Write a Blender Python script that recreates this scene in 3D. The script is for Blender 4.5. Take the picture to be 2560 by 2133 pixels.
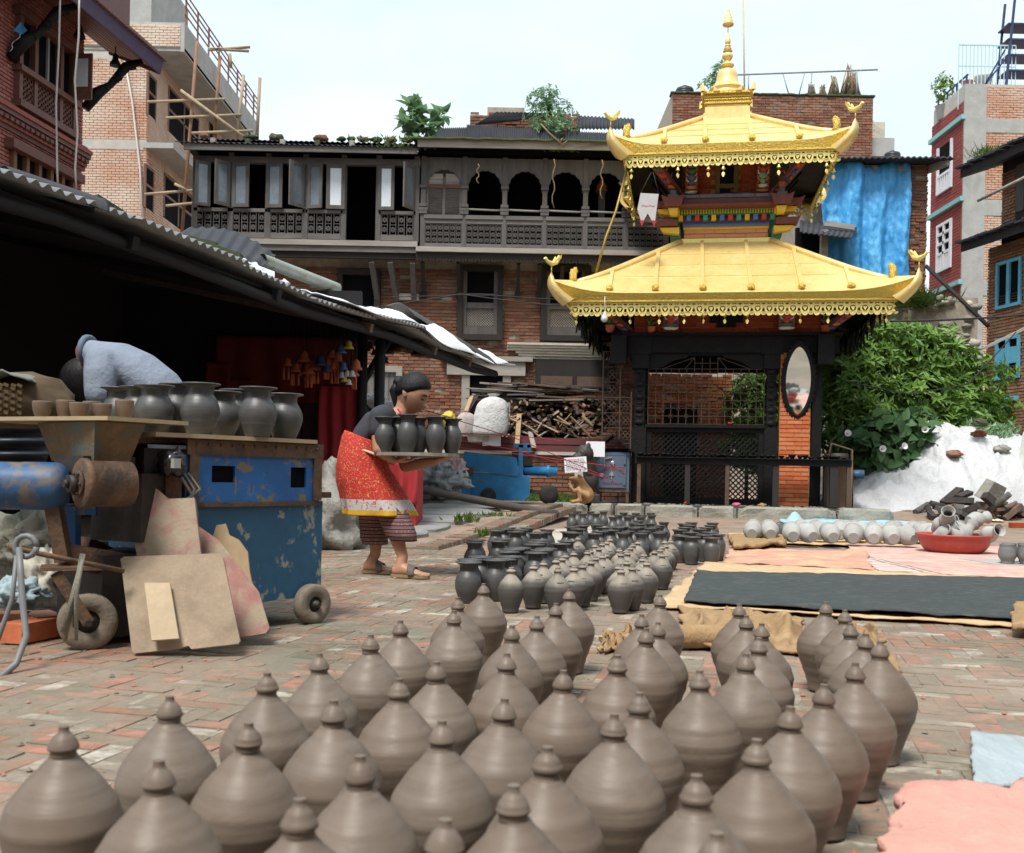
import bpy, math, random
import numpy as np
from mathutils import Vector, Matrix, noise as mnoise
R = math.radians
random.seed(11)
for o in list(bpy.data.objects): bpy.data.objects.remove(o)
SC = bpy.context.scene
COL = SC.collection
# ---------------------------------------------------------------- camera
CX, HY, F, HC, ROLL = 1280.0, 1185.0, 2560.0, 0.65, R(1.1)
cam = bpy.data.cameras.new('camera'); camo = bpy.data.objects.new('camera', cam); COL.objects.link(camo)
camo.location = (0, 0, HC); camo.rotation_euler = (R(90), -ROLL, 0)
cam.sensor_width = 36; cam.lens = 36; cam.shift_y = (HY-1066.5)/2560; cam.clip_start = .05; cam.clip_end = 2000
cam.dof.use_dof = True; cam.dof.focus_distance = 7.5; cam.dof.aperture_fstop = 7.0
SC.camera = camo
# ---------------------------------------------------------------- sky, sun, exposure
SUN_EL, SUN_AZ = 60, 205          # azimuth clockwise from +Y: the sun stands behind the camera, a little to the left
w = bpy.data.worlds.new('World'); SC.world = w; w.use_nodes = True
nt = w.node_tree; nt.nodes.clear()
def wn(t, **k):
    n = nt.nodes.new(t)
    for a, b in k.items(): setattr(n, a, b)
    return n
sky = wn('ShaderNodeTexSky', sky_type='NISHITA', sun_disc=False)
sky.sun_elevation = R(SUN_EL); sky.sun_rotation = R(SUN_AZ); sky.dust_density = 3.0; sky.air_density = 1.2
tc = wn('ShaderNodeTexCoord'); mp = wn('ShaderNodeMapping'); mp.inputs['Scale'].default_value = (1.2, 1.2, 3.0)
nz = wn('ShaderNodeTexNoise'); nz.inputs['Scale'].default_value = 1.6; nz.inputs['Detail'].default_value = 7; nz.inputs['Roughness'].default_value = .55
rp = wn('ShaderNodeValToRGB'); rp.color_ramp.elements[0].position = .30; rp.color_ramp.elements[0].color = (.62,.62,.62,1)
rp.color_ramp.elements[1].position = .62; rp.color_ramp.elements[1].color = (.97,.97,.97,1)
mx = wn('ShaderNodeMix', data_type='RGBA'); mx.inputs[7].default_value = (6.9, 7.95, 8.45, 1)     # bright thin overcast
bg = wn('ShaderNodeBackground'); bg.inputs[1].default_value = .066
ow = wn('ShaderNodeOutputWorld')
L = nt.links.new
L(tc.outputs['Generated'], mp.inputs[0]); L(mp.outputs[0], nz.inputs[0]); L(nz.outputs[0], rp.inputs[0])
L(rp.outputs[0], mx.inputs[0]); L(sky.outputs[0], mx.inputs[6]); L(mx.outputs[2], bg.inputs[0]); L(bg.outputs[0], ow.inputs[0])
sl = bpy.data.lights.new('sun', 'SUN'); sl.energy = 2.0; sl.angle = R(18); sl.color = (1, .96, .9)
slo = bpy.data.objects.new('sun', sl); COL.objects.link(slo)
_d = Vector((math.sin(R(SUN_AZ))*math.cos(R(SUN_EL)), math.cos(R(SUN_AZ))*math.cos(R(SUN_EL)), math.sin(R(SUN_EL))))
slo.rotation_euler = _d.to_track_quat('Z', 'Y').to_euler(); slo.location = (-5, -8, 20)
vs = SC.view_settings; vs.view_transform = 'Standard'; vs.look = 'None'; vs.gamma = 1; vs.use_curve_mapping = False; vs.exposure = 1.2
SC.render.engine = 'CYCLES'
# ---------------------------------------------------------------- pixel helpers (2560x2133 picture)
def U(px, py):
    dx, dy = px-CX, HY-py
    c, s = math.cos(ROLL), math.sin(ROLL)
    return dx*c - dy*s, dy*c + dx*s          # undo the roll: (right, up) in pixels from the principal point
def W(px, py, Y):
    a, b = U(px, py); return Vector((a*Y/F, Y, HC + b*Y/F))
def G(px, py, z=0.0):
    a, b = U(px, py); Y = F*(z-HC)/b; return Vector((a*Y/F, Y, z))
def X_(px, Y, py=1000): return W(px, py, Y).x
def Z_(py, Y, px=1280): return W(px, py, Y).z
# ---------------------------------------------------------------- mesh builder
class MB:
    def __init__(s): s.v=[]; s.f=[]; s.m=[]; s.s=[]; s.t=[]
    def add(s, vs, fs, m=0, sm=False, t=0.0):
        b=len(s.v); s.v.extend([tuple(p) for p in vs])
        for f in fs: s.f.append([b+i for i in f]); s.m.append(m); s.s.append(sm); s.t.append(t)
        return s
    def box(s, c, d, rz=0, M=None, m=0, t=0.0, taper=(1,1)):
        hx,hy,hz=d[0]/2,d[1]/2,d[2]/2
        P=[Vector((x*hx*(taper[0] if z>0 else 1),y*hy*(taper[1] if z>0 else 1),z*hz)) for z in(-1,1) for y in(-1,1) for x in(-1,1)]
        if M is None: M=Matrix.Rotation(rz,3,'Z')
        c=Vector(c); P=[M@p+c for p in P]
        return s.add(P,[(0,2,3,1),(4,5,7,6),(0,1,5,4),(2,6,7,3),(0,4,6,2),(1,3,7,5)],m,False,t)
    def bb(s, x0,x1,y0,y1,z0,z1,m=0,t=0.0): return s.box(((x0+x1)/2,(y0+y1)/2,(z0+z1)/2),(abs(x1-x0),abs(y1-y0),abs(z1-z0)),m=m,t=t)
    def bar(s,p,q,w,h,m=0,t=0.0,up=(0,0,1)):
        p,q=Vector(p),Vector(q); z=(q-p); l=z.length; z=z/l; u=Vector(up)
        if abs(z.dot(u))>.98: u=Vector((1,0,0))
        x=u.cross(z).normalized(); y=z.cross(x)
        return s.box((p+q)/2,(w,h,l),M=Matrix((x,y,z)).transposed(),m=m,t=t)
    def tube(s,pts,r,n=8,m=0,cap=True,sm=True,closed=False,sq=1.0):
        pts=[Vector(p) for p in pts]; k=len(pts)
        if not hasattr(r,'__len__'): r=[r]*k
        V=[];prev=None
        for i,p in enumerate(pts):
            if closed: t=(pts[(i+1)%k]-pts[i-1])
            else: t=pts[min(i+1,k-1)]-pts[max(i-1,0)]
            t=t.normalized() if t.length>1e-9 else Vector((0,0,1))
            if prev is None:
                a=Vector((0,0,1)) if abs(t.z)<.9 else Vector((1,0,0)); x=a.cross(t).normalized()
            else:
                x=prev-t*prev.dot(t); x=x.normalized() if x.length>1e-6 else Vector((1,0,0))
            prev=x; y=t.cross(x)
            for j in range(n):
                a=2*math.pi*j/n; V.append(p+(x*math.cos(a)+y*math.sin(a)*sq)*r[i])
        Fs=[]
        for i in range(k if closed else k-1):
            i2=(i+1)%k
            for j in range(n): Fs.append((i*n+j,i*n+(j+1)%n,i2*n+(j+1)%n,i2*n+j))
        s.add(V,Fs,m,sm)
        if cap and not closed:
            b=len(s.v)-k*n
            s.f.append([b+j for j in range(n)][::-1]); s.m.append(m); s.s.append(False); s.t.append(0)
            s.f.append([b+(k-1)*n+j for j in range(n)]); s.m.append(m); s.s.append(False); s.t.append(0)
        return s
    def lathe(s,prof,n=24,M=None,m=0,cap0=True,cap1=True,sm=True,t=0.0):
        V=[]
        for r,z in prof:
            for j in range(n):
                a=2*math.pi*j/n; p=Vector((r*math.cos(a),r*math.sin(a),z)); V.append(M@p if M is not None else p)
        k=len(prof);Fs=[]
        for i in range(k-1):
            for j in range(n): Fs.append((i*n+j,i*n+(j+1)%n,(i+1)*n+(j+1)%n,(i+1)*n+j))
        s.add(V,Fs,m,sm,t); b=len(s.v)-k*n
        if cap0: s.f.append([b+j for j in range(n)][::-1]); s.m.append(m); s.s.append(False); s.t.append(t)
        if cap1: s.f.append([b+(k-1)*n+j for j in range(n)]); s.m.append(m); s.s.append(False); s.t.append(t)
        return s
    def grid(s,nu,nv,fn,m=0,sm=True,t=0.0,thick=None,closeu=False):
        V=[Vector(fn(i/nu,j/nv)) for j in range(nv+1) for i in range(nu+1)]
        Fs=[(j*(nu+1)+i,j*(nu+1)+i+1,(j+1)*(nu+1)+i+1,(j+1)*(nu+1)+i) for j in range(nv) for i in range(nu)]
        if thick is None: return s.add(V,Fs,m,sm,t)
        o=Vector(thick); N=len(V); V2=V+[p+o for p in V]
        F2=Fs+[tuple(x+N for x in f[::-1]) for f in Fs]
        e=[j for j in range(nu+1)]+[k*(nu+1)+nu for k in range(1,nv+1)]+[nv*(nu+1)+i for i in range(nu-1,-1,-1)]+[k*(nu+1) for k in range(nv-1,0,-1)]
        for a,b in zip(e,e[1:]+e[:1]): F2.append((b,a,a+N,b+N))
        return s.add(V2,F2,m,sm,t)
    def prism(s,poly,a,b,M=None,m=0,t=0.0):
        """poly in (x,z), extruded along y from a to b"""
        n=len(poly); V=[Vector((x,a,z)) for x,z in poly]+[Vector((x,b,z)) for x,z in poly]
        if M is not None: V=[M@p for p in V]
        return s.add(V,[tuple(range(n)),tuple(range(2*n-1,n-1,-1))]+[((i+1)%n,i,n+i,n+(i+1)%n) for i in range(n)],m,False,t)
    def quad(s,a,b,c,d,m=0,t=0.0): return s.add([a,b,c,d],[(0,1,2,3)],m,False,t)
    def blob(s,c,d,n=12,amp=.15,fr=1.6,seed=0,m=0,sm=True,flat=None,ridge=False):
        c=Vector(c); nu,nv=n*2,n; V=[]
        for j in range(nv+1):
            th=math.pi*j/nv
            for i in range(nu):
                ph=2*math.pi*i/nu; q=Vector((math.sin(th)*math.cos(ph),math.sin(th)*math.sin(ph),math.cos(th)))
                so=Vector((seed*7.3,seed*3.1,seed)); k=1+amp*mnoise.noise(q*fr+so)*2
                if ridge: k+=amp*(.35-abs(mnoise.noise(q*fr*1.9+so)))*1.3-amp*.5*abs(mnoise.noise(q*fr*4.2+so))
                p=Vector((q.x*d[0]*k,q.y*d[1]*k,q.z*d[2]*k))
                if flat is not None and p.z<flat: p.z=flat
                V.append(c+p)
        Fs=[(j*nu+i,(j+1)*nu+i,(j+1)*nu+(i+1)%nu,j*nu+(i+1)%nu) for j in range(nv) for i in range(nu)]
        return s.add(V,Fs,m,sm)
    def mesh(s,name,mats,off=None):
        me=bpy.data.meshes.new(name)
        v=s.v
        if off is not None: v=[(p[0]-off[0],p[1]-off[1],p[2]-off[2]) for p in v]
        me.from_pydata(v,[],s.f)
        for x in (mats if isinstance(mats,(list,tuple)) else [mats]): me.materials.append(x)
        me.polygons.foreach_set('material_index',s.m); me.polygons.foreach_set('use_smooth',s.s)
        if any(s.t):
            at=me.attributes.new('tint','FLOAT','FACE'); at.data.foreach_set('value',s.t)
        me.update(); return me
def wloc(p):
    v=Vector((0,0,0))
    while p is not None: v=v+p.location; p=p.parent
    return v
def obj(name,mb,mats,parent=None,world=True,loc=None,kind=None,label=None):
    """link ONE mesh object. With a parent and world=True the vertices are world positions"""
    off=None
    if parent is not None and world: off=wloc(parent)
    if parent is None and loc is not None: off=Vector(loc)
    me=mb.mesh(name,mats,off) if isinstance(mb,MB) else mb
    o=bpy.data.objects.new(name,me); COL.objects.link(o)
    if parent is not None: o.parent=parent
    elif loc is not None: o.location=loc
    if kind: o['kind']=kind
    if label: o['label']=label
    return o
def tag(o,label,cat,group=None):
    o['label']=label; o['category']=cat
    if group: o['group']=group
    return o
def thing(name,label,cat,loc=(0,0,0),rz=0,group=None):
    o=bpy.data.objects.new(name,None); COL.objects.link(o); o.location=loc; o.rotation_euler=(0,0,rz); o.empty_display_size=.1
    return tag(o,label,cat,group)
def copyobj(o,parent=None,loc=None,rot=None,scale=None):
    c=o.copy(); COL.objects.link(c)
    if parent is not None: c.parent=parent
    if loc is not None: c.location=loc
    if rot is not None: c.rotation_euler=rot
    if scale is not None: c.scale=scale
    return c
def inst(name,me,parent=None,loc=(0,0,0),rot=(0,0,0),scale=(1,1,1)):
    o=bpy.data.objects.new(name,me); COL.objects.link(o)
    if parent is not None: o.parent=parent
    o.location=loc; o.rotation_euler=rot; o.scale=scale
    return o
def rot3(rx,ry,rz): return Matrix.Rotation(rz,3,'Z')@Matrix.Rotation(ry,3,'Y')@Matrix.Rotation(rx,3,'X')
def T(loc,rx=0,ry=0,rz=0): return Matrix.Translation(Vector(loc))@rot3(rx,ry,rz).to_4x4()
def rnd(a,b): return random.uniform(a,b)
# ---------------------------------------------------------------- materials
def newmat(name):
    m=bpy.data.materials.new(name); m.use_nodes=True; n=m.node_tree; n.nodes.clear()
    o=n.nodes.new('ShaderNodeOutputMaterial'); b=n.nodes.new('ShaderNodeBsdfPrincipled'); n.links.new(b.outputs[0],o.inputs[0])
    return m,n,b
class NB:
    """tiny node helper"""
    def __init__(s,nt): s.nt=nt
    def n(s,t,ins=None,**k):
        x=s.nt.nodes.new(t)
        for a,b in k.items(): setattr(x,a,b)
        for a,b in (ins or {}).items():
            if hasattr(b,'is_output'): s.nt.links.new(b,x.inputs[a])
            else: x.inputs[a].default_value=b
        return x
    def vec(s,scale=(1,1,1),world=False,rand=True):
        if world: v=s.n('ShaderNodeNewGeometry').outputs['Position']
        else:
            v=s.n('ShaderNodeTexCoord').outputs['Object']
            if rand:
                r=s.n('ShaderNodeObjectInfo').outputs['Random']
                k=s.n('ShaderNodeMath',{0:r,1:37.0},operation='MULTIPLY').outputs[0]
                v=s.n('ShaderNodeVectorMath',{0:v,1:k},operation='ADD').outputs[0]
        return s.n('ShaderNodeMapping',{0:v,3:scale}).outputs[0]
    def noise(s,v,sc,det=4,ro=.55,dist=0): return s.n('ShaderNodeTexNoise',{'Vector':v,'Scale':sc,'Detail':det,'Roughness':ro,'Distortion':dist}).outputs[0]
    def ramp(s,f,a,b,ca=(0,0,0,1),cb=(1,1,1,1)):
        r=s.n('ShaderNodeValToRGB',{0:f}); e=r.color_ramp.elements
        e[0].position=a; e[0].color=ca; e[1].position=b; e[1].color=cb; return r.outputs[0]
    def ramps(s,f,stops,interp='LINEAR'):
        r=s.n('ShaderNodeValToRGB',{0:f}); c=r.color_ramp; c.interpolation=interp
        while len(c.elements)<len(stops): c.elements.new(.5)
        for e,(p,col) in zip(c.elements,stops): e.position=p; e.color=(*col,1)
        return r.outputs[0]
    def mix(s,f,a,b,bt='MIX'):
        x=s.n('ShaderNodeMix',data_type='RGBA',blend_type=bt)
        for i,q in ((0,f),(6,a),(7,b)):
            if hasattr(q,'is_output'): s.nt.links.new(q,x.inputs[i])
            else: x.inputs[i].default_value=q if i==0 else (*q,1) if len(q)==3 else q
        return x.outputs[2]
    def math(s,op,a,b=0.0): return s.n('ShaderNodeMath',{0:a,1:b},operation=op).outputs[0]
    def bump(s,h,st,d=.01): return s.n('ShaderNodeBump',{'Height':h,'Strength':st,'Distance':d}).outputs[0]
def c3(c,k): return tuple(min(1,x*k) for x in c)
def mat(name,col,var=.25,sc=6,rough=.8,bump=.3,metal=0,stretch=(1,1,1),col2=None,amt=.5,sc2=3,spec=.4,bd=.01,world=False,edge=.08,streak=False):
    """base colour with two scales of variation, an optional second colour in patches, bump and uneven gloss"""
    m,n,b=newmat(name); q=NB(n); v=q.vec(stretch,world)
    f=q.noise(v,sc,6,.6); f2=q.noise(v,sc*6,3)
    c=q.mix(q.ramp(f,.25,.75),c3(col,1-var),c3(col,1+var))
    c=q.mix(q.ramp(f2,.35,.7),c,q.mix(.5,c,c3(col,1-var)))
    if col2 is not None:
        p=q.noise(v,sc2,8,.65,.4)
        c=q.mix(q.ramp(p,1-amt-edge,1-amt+edge) if amt<1 else 1.0,c,col2)
    n.links.new(c,b.inputs['Base Color']); b.inputs['Metallic'].default_value=metal; b.inputs['Specular IOR Level'].default_value=spec
    n.links.new(q.n('ShaderNodeMapRange',{0:f,3:max(.05,rough-.12),4:min(1,rough+.12)}).outputs[0],b.inputs['Roughness'])
    if bump: n.links.new(q.bump(q.math('ADD',f,q.math('MULTIPLY',f2,.4)),bump,bd),b.inputs['Normal'])
    return m
def flat(name,col,rough=.6,metal=0,spec=.4):
    m,n,b=newmat(name); b.inputs['Base Color'].default_value=(*col,1); b.inputs['Roughness'].default_value=rough
    b.inputs['Metallic'].default_value=metal; b.inputs['Specular IOR Level'].default_value=spec; return m
def brickmat(name,cols,dirt=(.2,.18,.15),dirtamt=.3,byobj=False,rough=.85,sc=3.0,bump=.5,dsc=1.2):
    """per-brick colour from the face attribute or the object's random value, dirt, lime and painted brightness in world space"""
    m,n,b=newmat(name); q=NB(n); pos=q.vec((1,1,1),True)
    r=q.n('ShaderNodeObjectInfo').outputs['Random'] if byobj else q.n('ShaderNodeAttribute',attribute_name='tint').outputs['Fac']
    st=[((i+.5)/len(cols),c) for i,c in enumerate(cols)]
    c=q.ramps(r,st); f=q.noise(pos,22,5,.65); c=q.mix(.35,c,q.mix(q.ramp(f,.3,.7),(.25,.22,.2),(1,1,1)),'MULTIPLY')
    d=q.noise(pos,dsc,8,.65,.6); c=q.mix(q.ramp(d,1-dirtamt-.16,1-dirtamt+.16),c,dirt)
    n.links.new(c,b.inputs['Base Color']); b.inputs['Roughness'].default_value=rough; b.inputs['Specular IOR Level'].default_value=.25
    n.links.new(q.bump(q.noise(pos,60,4,.7),bump,.006),b.inputs['Normal']); return m
# ================================================================ GROUND
K21=2560/2100
def groundmat():
    m,n,b=newmat('ground_earth'); q=NB(n); v=q.vec((1,1,1),True)
    big=q.noise(v,.5,6,.6,.5); mid=q.noise(v,2.3,7,.65,.4); fine=q.noise(v,26,5,.7)
    c=q.mix(q.ramp(mid,.32,.68),(.21,.165,.122),(.325,.262,.20))
    c=q.mix(q.ramp(big,.42,.66),c,(.15,.145,.10))
    c=q.mix(q.ramp(fine,.3,.75),c,q.mix(.5,c,(.12,.10,.085)))
    # faint courses of far brick paving, too far to tell apart
    bt=q.n('ShaderNodeTexBrick',{'Vector':q.n('ShaderNodeMapping',{0:v,2:(0,0,.35)}).outputs[0],'Scale':5.0,'Color1':(.42,.20,.135,1),'Color2':(.36,.27,.21,1),'Mortar':(.22,.2,.17,1),'Mortar Size':.03,'Brick Width':.9,'Row Height':.3})
    sp=q.n('ShaderNodeSeparateXYZ',{0:v})
    far=q.math('MULTIPLY',q.ramp(sp.outputs[1],0,1),1.0)
    farm=q.n('ShaderNodeMapRange',{0:sp.outputs[1],1:8.0,2:10.0}).outputs[0]
    pat=q.math('MULTIPLY',farm,q.ramp(mid,.38,.6))
    c=q.mix(q.math('MULTIPLY',pat,.75),c,bt.outputs[0])
    # dark wet mud beside the clay mill
    d=q.n('ShaderNodeVectorMath',{0:q.n('ShaderNodeVectorMath',{0:v,1:(-2.3,5.0,0)},operation='SUBTRACT').outputs[0],1:(.62,.62,1)},operation='MULTIPLY').outputs[0]
    dl=q.n('ShaderNodeVectorMath',{0:d},operation='LENGTH').outputs['Value']
    mud=q.ramp(q.math('ADD',dl,q.math('MULTIPLY',mid,.7)),.75,1.35,(1,1,1,1),(0,0,0,1))
    c=q.mix(mud,c,(.075,.068,.064))
    n.links.new(c,b.inputs['Base Color']); b.inputs['Specular IOR Level'].default_value=.35
    n.links.new(q.n('ShaderNodeMapRange',{0:mid,3:.5,4:.95}).outputs[0],b.inputs['Roughness'])
    n.links.new(q.bump(q.math('ADD',mid,q.math('MULTIPLY',fine,.5)),.6,.03),b.inputs['Normal']); return m
M_GROUND=groundmat()
def pavemat(name,byobj):
    m,n,b=newmat(name); q=NB(n); v=q.vec((1,1,1),True)
    r=q.n('ShaderNodeObjectInfo').outputs['Random'] if byobj else q.n('ShaderNodeAttribute',attribute_name='tint').outputs['Fac']
    c=q.ramps(r,[(0,(.36,.14,.09)),(.2,(.44,.19,.13)),(.36,(.40,.23,.17)),(.48,(.25,.215,.16)),(.60,(.46,.24,.175)),(.76,(.24,.20,.15)),(.86,(.46,.40,.33)),(1,(.55,.49,.42))])
    big=q.noise(v,.5,6,.6,.5); mid=q.noise(v,2.3,7,.65,.4); fine=q.noise(v,26,5,.7); sm=q.noise(v,14,6,.7,.5)
    mudc=q.mix(q.ramp(mid,.32,.68),(.21,.165,.122),(.325,.262,.20)); mudc=q.mix(q.ramp(big,.40,.60),mudc,(.118,.118,.08))
    st=q.noise(q.n('ShaderNodeMapping',{0:v,3:(1,3.2,1)}).outputs[0],2.2,7,.7,.6)
    c=q.mix(q.ramp(st,.46,.62),c,mudc); c=q.mix(q.math('MULTIPLY',q.ramp(sm,.46,.62),.9),c,mudc)
    c=q.mix(q.math('MULTIPLY',q.ramp(mid,.49,.62),.85),c,mudc)
    c=q.mix(.10,c,mudc); c=q.mix(.4,c,q.mix(q.ramp(fine,.3,.7),(.45,.4,.36),(1,1,1)),'MULTIPLY')
    d=q.n('ShaderNodeVectorMath',{0:q.n('ShaderNodeVectorMath',{0:v,1:(-2.3,5.0,0)},operation='SUBTRACT').outputs[0],1:(.62,.62,1)},operation='MULTIPLY').outputs[0]
    dl=q.n('ShaderNodeVectorMath',{0:d},operation='LENGTH').outputs['Value']
    mud=q.ramp(q.math('ADD',dl,q.math('MULTIPLY',mid,.7)),.75,1.35,(1,1,1,1),(0,0,0,1))
    c=q.mix(q.math('MULTIPLY',mud,.93),c,(.08,.072,.066))
    n.links.new(c,b.inputs['Base Color']); b.inputs['Specular IOR Level'].default_value=.35
    n.links.new(q.n('ShaderNodeMapRange',{0:sm,3:.55,4:.95}).outputs[0],b.inputs['Roughness'])
    n.links.new(q.bump(q.math('ADD',sm,q.math('MULTIPLY',fine,.6)),.7,.012),b.inputs['Normal']); return m
M_PAVE,M_PAVE1=pavemat('paving_brick',False),pavemat('paving_brick_single',True)
g=MB().grid(2,2,lambda u,v:(-600+1200*u,-200+1400*v,0),sm=False)
GROUND=obj('ground',g,M_GROUND,kind='structure')
# herringbone of bricks laid on edge, worn into the mud
random.seed(3)
bl,bw=.205,.0635; ang=R(-14); ca,sa=math.cos(ang),math.sin(ang)
def herring(x0,x1,y0,y1):
    out=[]; w_,l_=bw,bw*3
    # basket of 3:1 herringbone: brick k in diagonal row r
    for r in range(-140,240):
        for k in range(-120,160):
            bx=(k+r*1)*w_ ; by=(k- r*1)*w_
            for hor in (0,1):
                if hor: cx,cy=bx+l_/2+w_*0,by+w_/2; sx,sy=l_,w_
                else: cx,cy=bx-w_/2+w_,by+w_+l_/2; sx,sy=w_,l_
                if r%3: continue
                gx,gy=ca*cx-sa*cy,sa*cx+ca*cy
                gy+=4
                if x0<gx<x1 and y0<gy<y1: out.append((gx,gy,hor))
    return out
bricks=herring(-5.2,5.2,1.15,9.2)
def vis(x,y): return abs(x)<y*.52+.15
bricks=[b for b in bricks if vis(b[0],b[1])]
mbb=MB()
bw_,bl_=bw-.0025,bw*3-.0025
unit=MB().box((0,0,0),(1,1,1),taper=(.97,.9)).mesh('paving_brick',M_PAVE1)
def shown(x,y):
    a=x*F/y; 
    return y>1.7 and not(-.62+(y-1.5)*.12<x<.95 and y<3.4)
cand=sorted([b for b in bricks if shown(b[0],b[1])],key=lambda b:b[1])
single=set(cand[:300])
for b in bricks:
    x,y,h=b; sx,sy=(bl_,bw_) if h else (bw_,bl_)
    zt=.0011+rnd(-.0014,.0016)+.0022*mnoise.noise(Vector((x*1.3,y*1.3,4))); jx=rnd(-.003,.003); rz=ang+rnd(-.03,.03)
    if b in single: inst('brick',unit,GROUND,(x+jx,y,zt-.02),(rnd(-.02,.02),rnd(-.02,.02),rz),(sx,sy,.04))
    else:
        hx,hy=sx/2,sy/2; cr,sr=math.cos(rz),math.sin(rz)
        P=[(x+cr*a*hx-sr*c*hy,y+sr*a*hx+cr*c*hy,-.01) for a,c in((-1,-1),(1,-1),(1,1),(-1,1))]+[(x+cr*a*hx*.97-sr*c*hy*.9,y+sr*a*hx*.97+cr*c*hy*.9,zt+rnd(-.0012,.0012)) for a,c in((-1,-1),(1,-1),(1,1),(-1,1))]
        mbb.add(P,[(4,5,6,7),(0,1,5,4),(1,2,6,5),(2,3,7,6),(3,0,4,7)],0,False,rnd(0.001,1))
obj('brick_paving',mbb,M_PAVE,GROUND,kind='stuff')
# ================================================================ POTS
def claymat(name,c1,c2,c3_,rough,ring=90,dark=(.1,.08,.07),sp=.3,zt=None):
    m,n,b=newmat(name); q=NB(n); v=q.vec((1,1,1)); 
    oc=q.n('ShaderNodeTexCoord').outputs['Object']; z=q.n('ShaderNodeSeparateXYZ',{0:oc}).outputs[2]
    rv=q.n('ShaderNodeObjectInfo').outputs['Random']
    big=q.noise(v,7,5,.6); fi=q.noise(v,60,4,.7)
    hz=q.n('ShaderNodeCombineXYZ',{0:q.math('MULTIPLY',q.noise(v,2.5,2),.25),2:q.math('ADD',q.math('MULTIPLY',z,1.0),q.math('MULTIPLY',rv,9))}).outputs[0]
    rg=q.noise(hz,ring,3,.6)
    c=q.mix(q.ramp(big,.3,.7),c1,c2); c=q.mix(q.math('MULTIPLY',q.ramp(rg,.42,.66),.32),c,c3_)
    if zt is not None: c=q.mix(q.n('ShaderNodeMapRange',{0:q.math('ADD',z,q.math('MULTIPLY',q.math('SUBTRACT',big,.5),.07)),1:zt[0],2:zt[1]}).outputs[0],c,zt[2])
    c=q.mix(q.math('MULTIPLY',q.ramp(q.noise(v,11,6,.7,.8),.60,.68),.5),c,dark)
    c=q.mix(q.math('MULTIPLY',rv,.34),c,dark)
    n.links.new(c,b.inputs['Base Color']); b.inputs['Specular IOR Level'].default_value=sp
    n.links.new(q.n('ShaderNodeMapRange',{0:rg,3:rough-.1,4:rough+.12}).outputs[0],b.inputs['Roughness'])
    n.links.new(q.bump(q.math('ADD',rg,q.math('MULTIPLY',fi,.25)),.22,.004),b.inputs['Normal']); return m
M_CLAY=claymat('wet_brown_clay',(.150,.117,.091),(.195,.155,.123),(.104,.080,.061),.46,75,(.13,.09,.065))
M_CLAY2=claymat('drying_grey_clay',(.075,.07,.066),(.10,.093,.086),(.055,.052,.05),.55,80,(.08,.07,.065),zt=(.118,.15,(.30,.26,.21)))
M_VASE=claymat('dark_grey_clay',(.062,.063,.063),(.088,.088,.086),(.046,.046,.047),.42,70,(.06,.06,.06),.45)
M_PALE=claymat('pale_dry_clay',(.36,.36,.34),(.42,.42,.40),(.32,.32,.305),.8,60,(.25,.24,.22))
M_CUP=claymat('brown_cup_clay',(.15,.10,.07),(.19,.13,.09),(.12,.08,.055),.5,70)
M_SLOT=flat('slot_dark',(.015,.013,.012),.9)
def smooth_prof(pts,n):
    out=[]
    for i in range(len(pts)-1):
        p0=pts[max(i-1,0)];p1=pts[i];p2=pts[i+1];p3=pts[min(i+2,len(pts)-1)]
        for j in range(n):
            t=j/n; f=lambda a,b,c,d:.5*(2*b+(c-a)*t+(2*a-5*b+4*c-d)*t*t+(3*b-a-3*c+d)*t**3)
            out.append((max(.0005,f(p0[0],p1[0],p2[0],p3[0])),f(p0[1],p1[1],p2[1],p3[1])))
    out.append(pts[-1]); return out
random.seed(5)
# tall knobbed coin bank of the foreground
bank=[(.047,0),(.052,.028),(.066,.068),(.079,.104),(.0835,.126),(.0815,.146),(.069,.171),(.051,.194),(.033,.2125),(.0225,.2235),(.019,.2285)]
knob=[(.0185,.2275),(.0185,.235),(.0208,.2372),(.0218,.2405),(.0195,.247),(.0145,.2555),(.0085,.2615),(.0072,.2665),(.0076,.270)]
def bankmesh(seed,sc=1.0,n=44,wob=.0006):
    random.seed(seed); pr=smooth_prof(bank,5)
    ph=rnd(0,6); pr=[(r+wob*math.sin(z*210+ph)*(1 if .02<z<.22 else 0)+rnd(-.0004,.0004),z) for r,z in pr]
    kx,ky=rnd(-.0025,.0025),rnd(-.0025,.0025)
    a=MB().lathe(pr,n,cap1=True).mesh('body',M_CLAY)
    mk=MB().lathe([(r*rnd(.97,1.03),z) for r,z in smooth_prof(knob,3)],24,M=Matrix.Translation((kx,ky,0))).mesh('knob',M_CLAY)
    return a,mk
BANKS=[bankmesh(s) for s in range(6)]
def relax(P,dmin,it=200):
    P=[Vector(p) for p in P]
    for _ in range(it):
        mv=False
        for i in range(len(P)):
            for j in range(i):
                d=P[i]-P[j]; l=d.length
                if l<dmin:
                    mv=True
                    if l<1e-5: d=Vector((0,.01)); l=.01
                    e=d/l*(dmin-l)*.5
                    # move mostly along the viewing direction
                    for q,sg in((i,1),(j,-1)):
                        ray=P[q].normalized(); a=e.dot(ray)*ray; b=e-a
                        P[q]=P[q]+sg*(a*1.25+b*.7)
        if not mv: break
    return P
def place(tips,h,dmin,it=200):
    ray=[]; P=[]
    for x,y in tips:
        a,b=U(x,y); Y=F*(h-HC)/b; P.append((a*Y/F,Y)); ray.append(b)
    P=relax(P,dmin,it)
    return [(p.x,p.y,(HC+b*p.y/F)/h) for p,b in zip(P,ray)]
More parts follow.
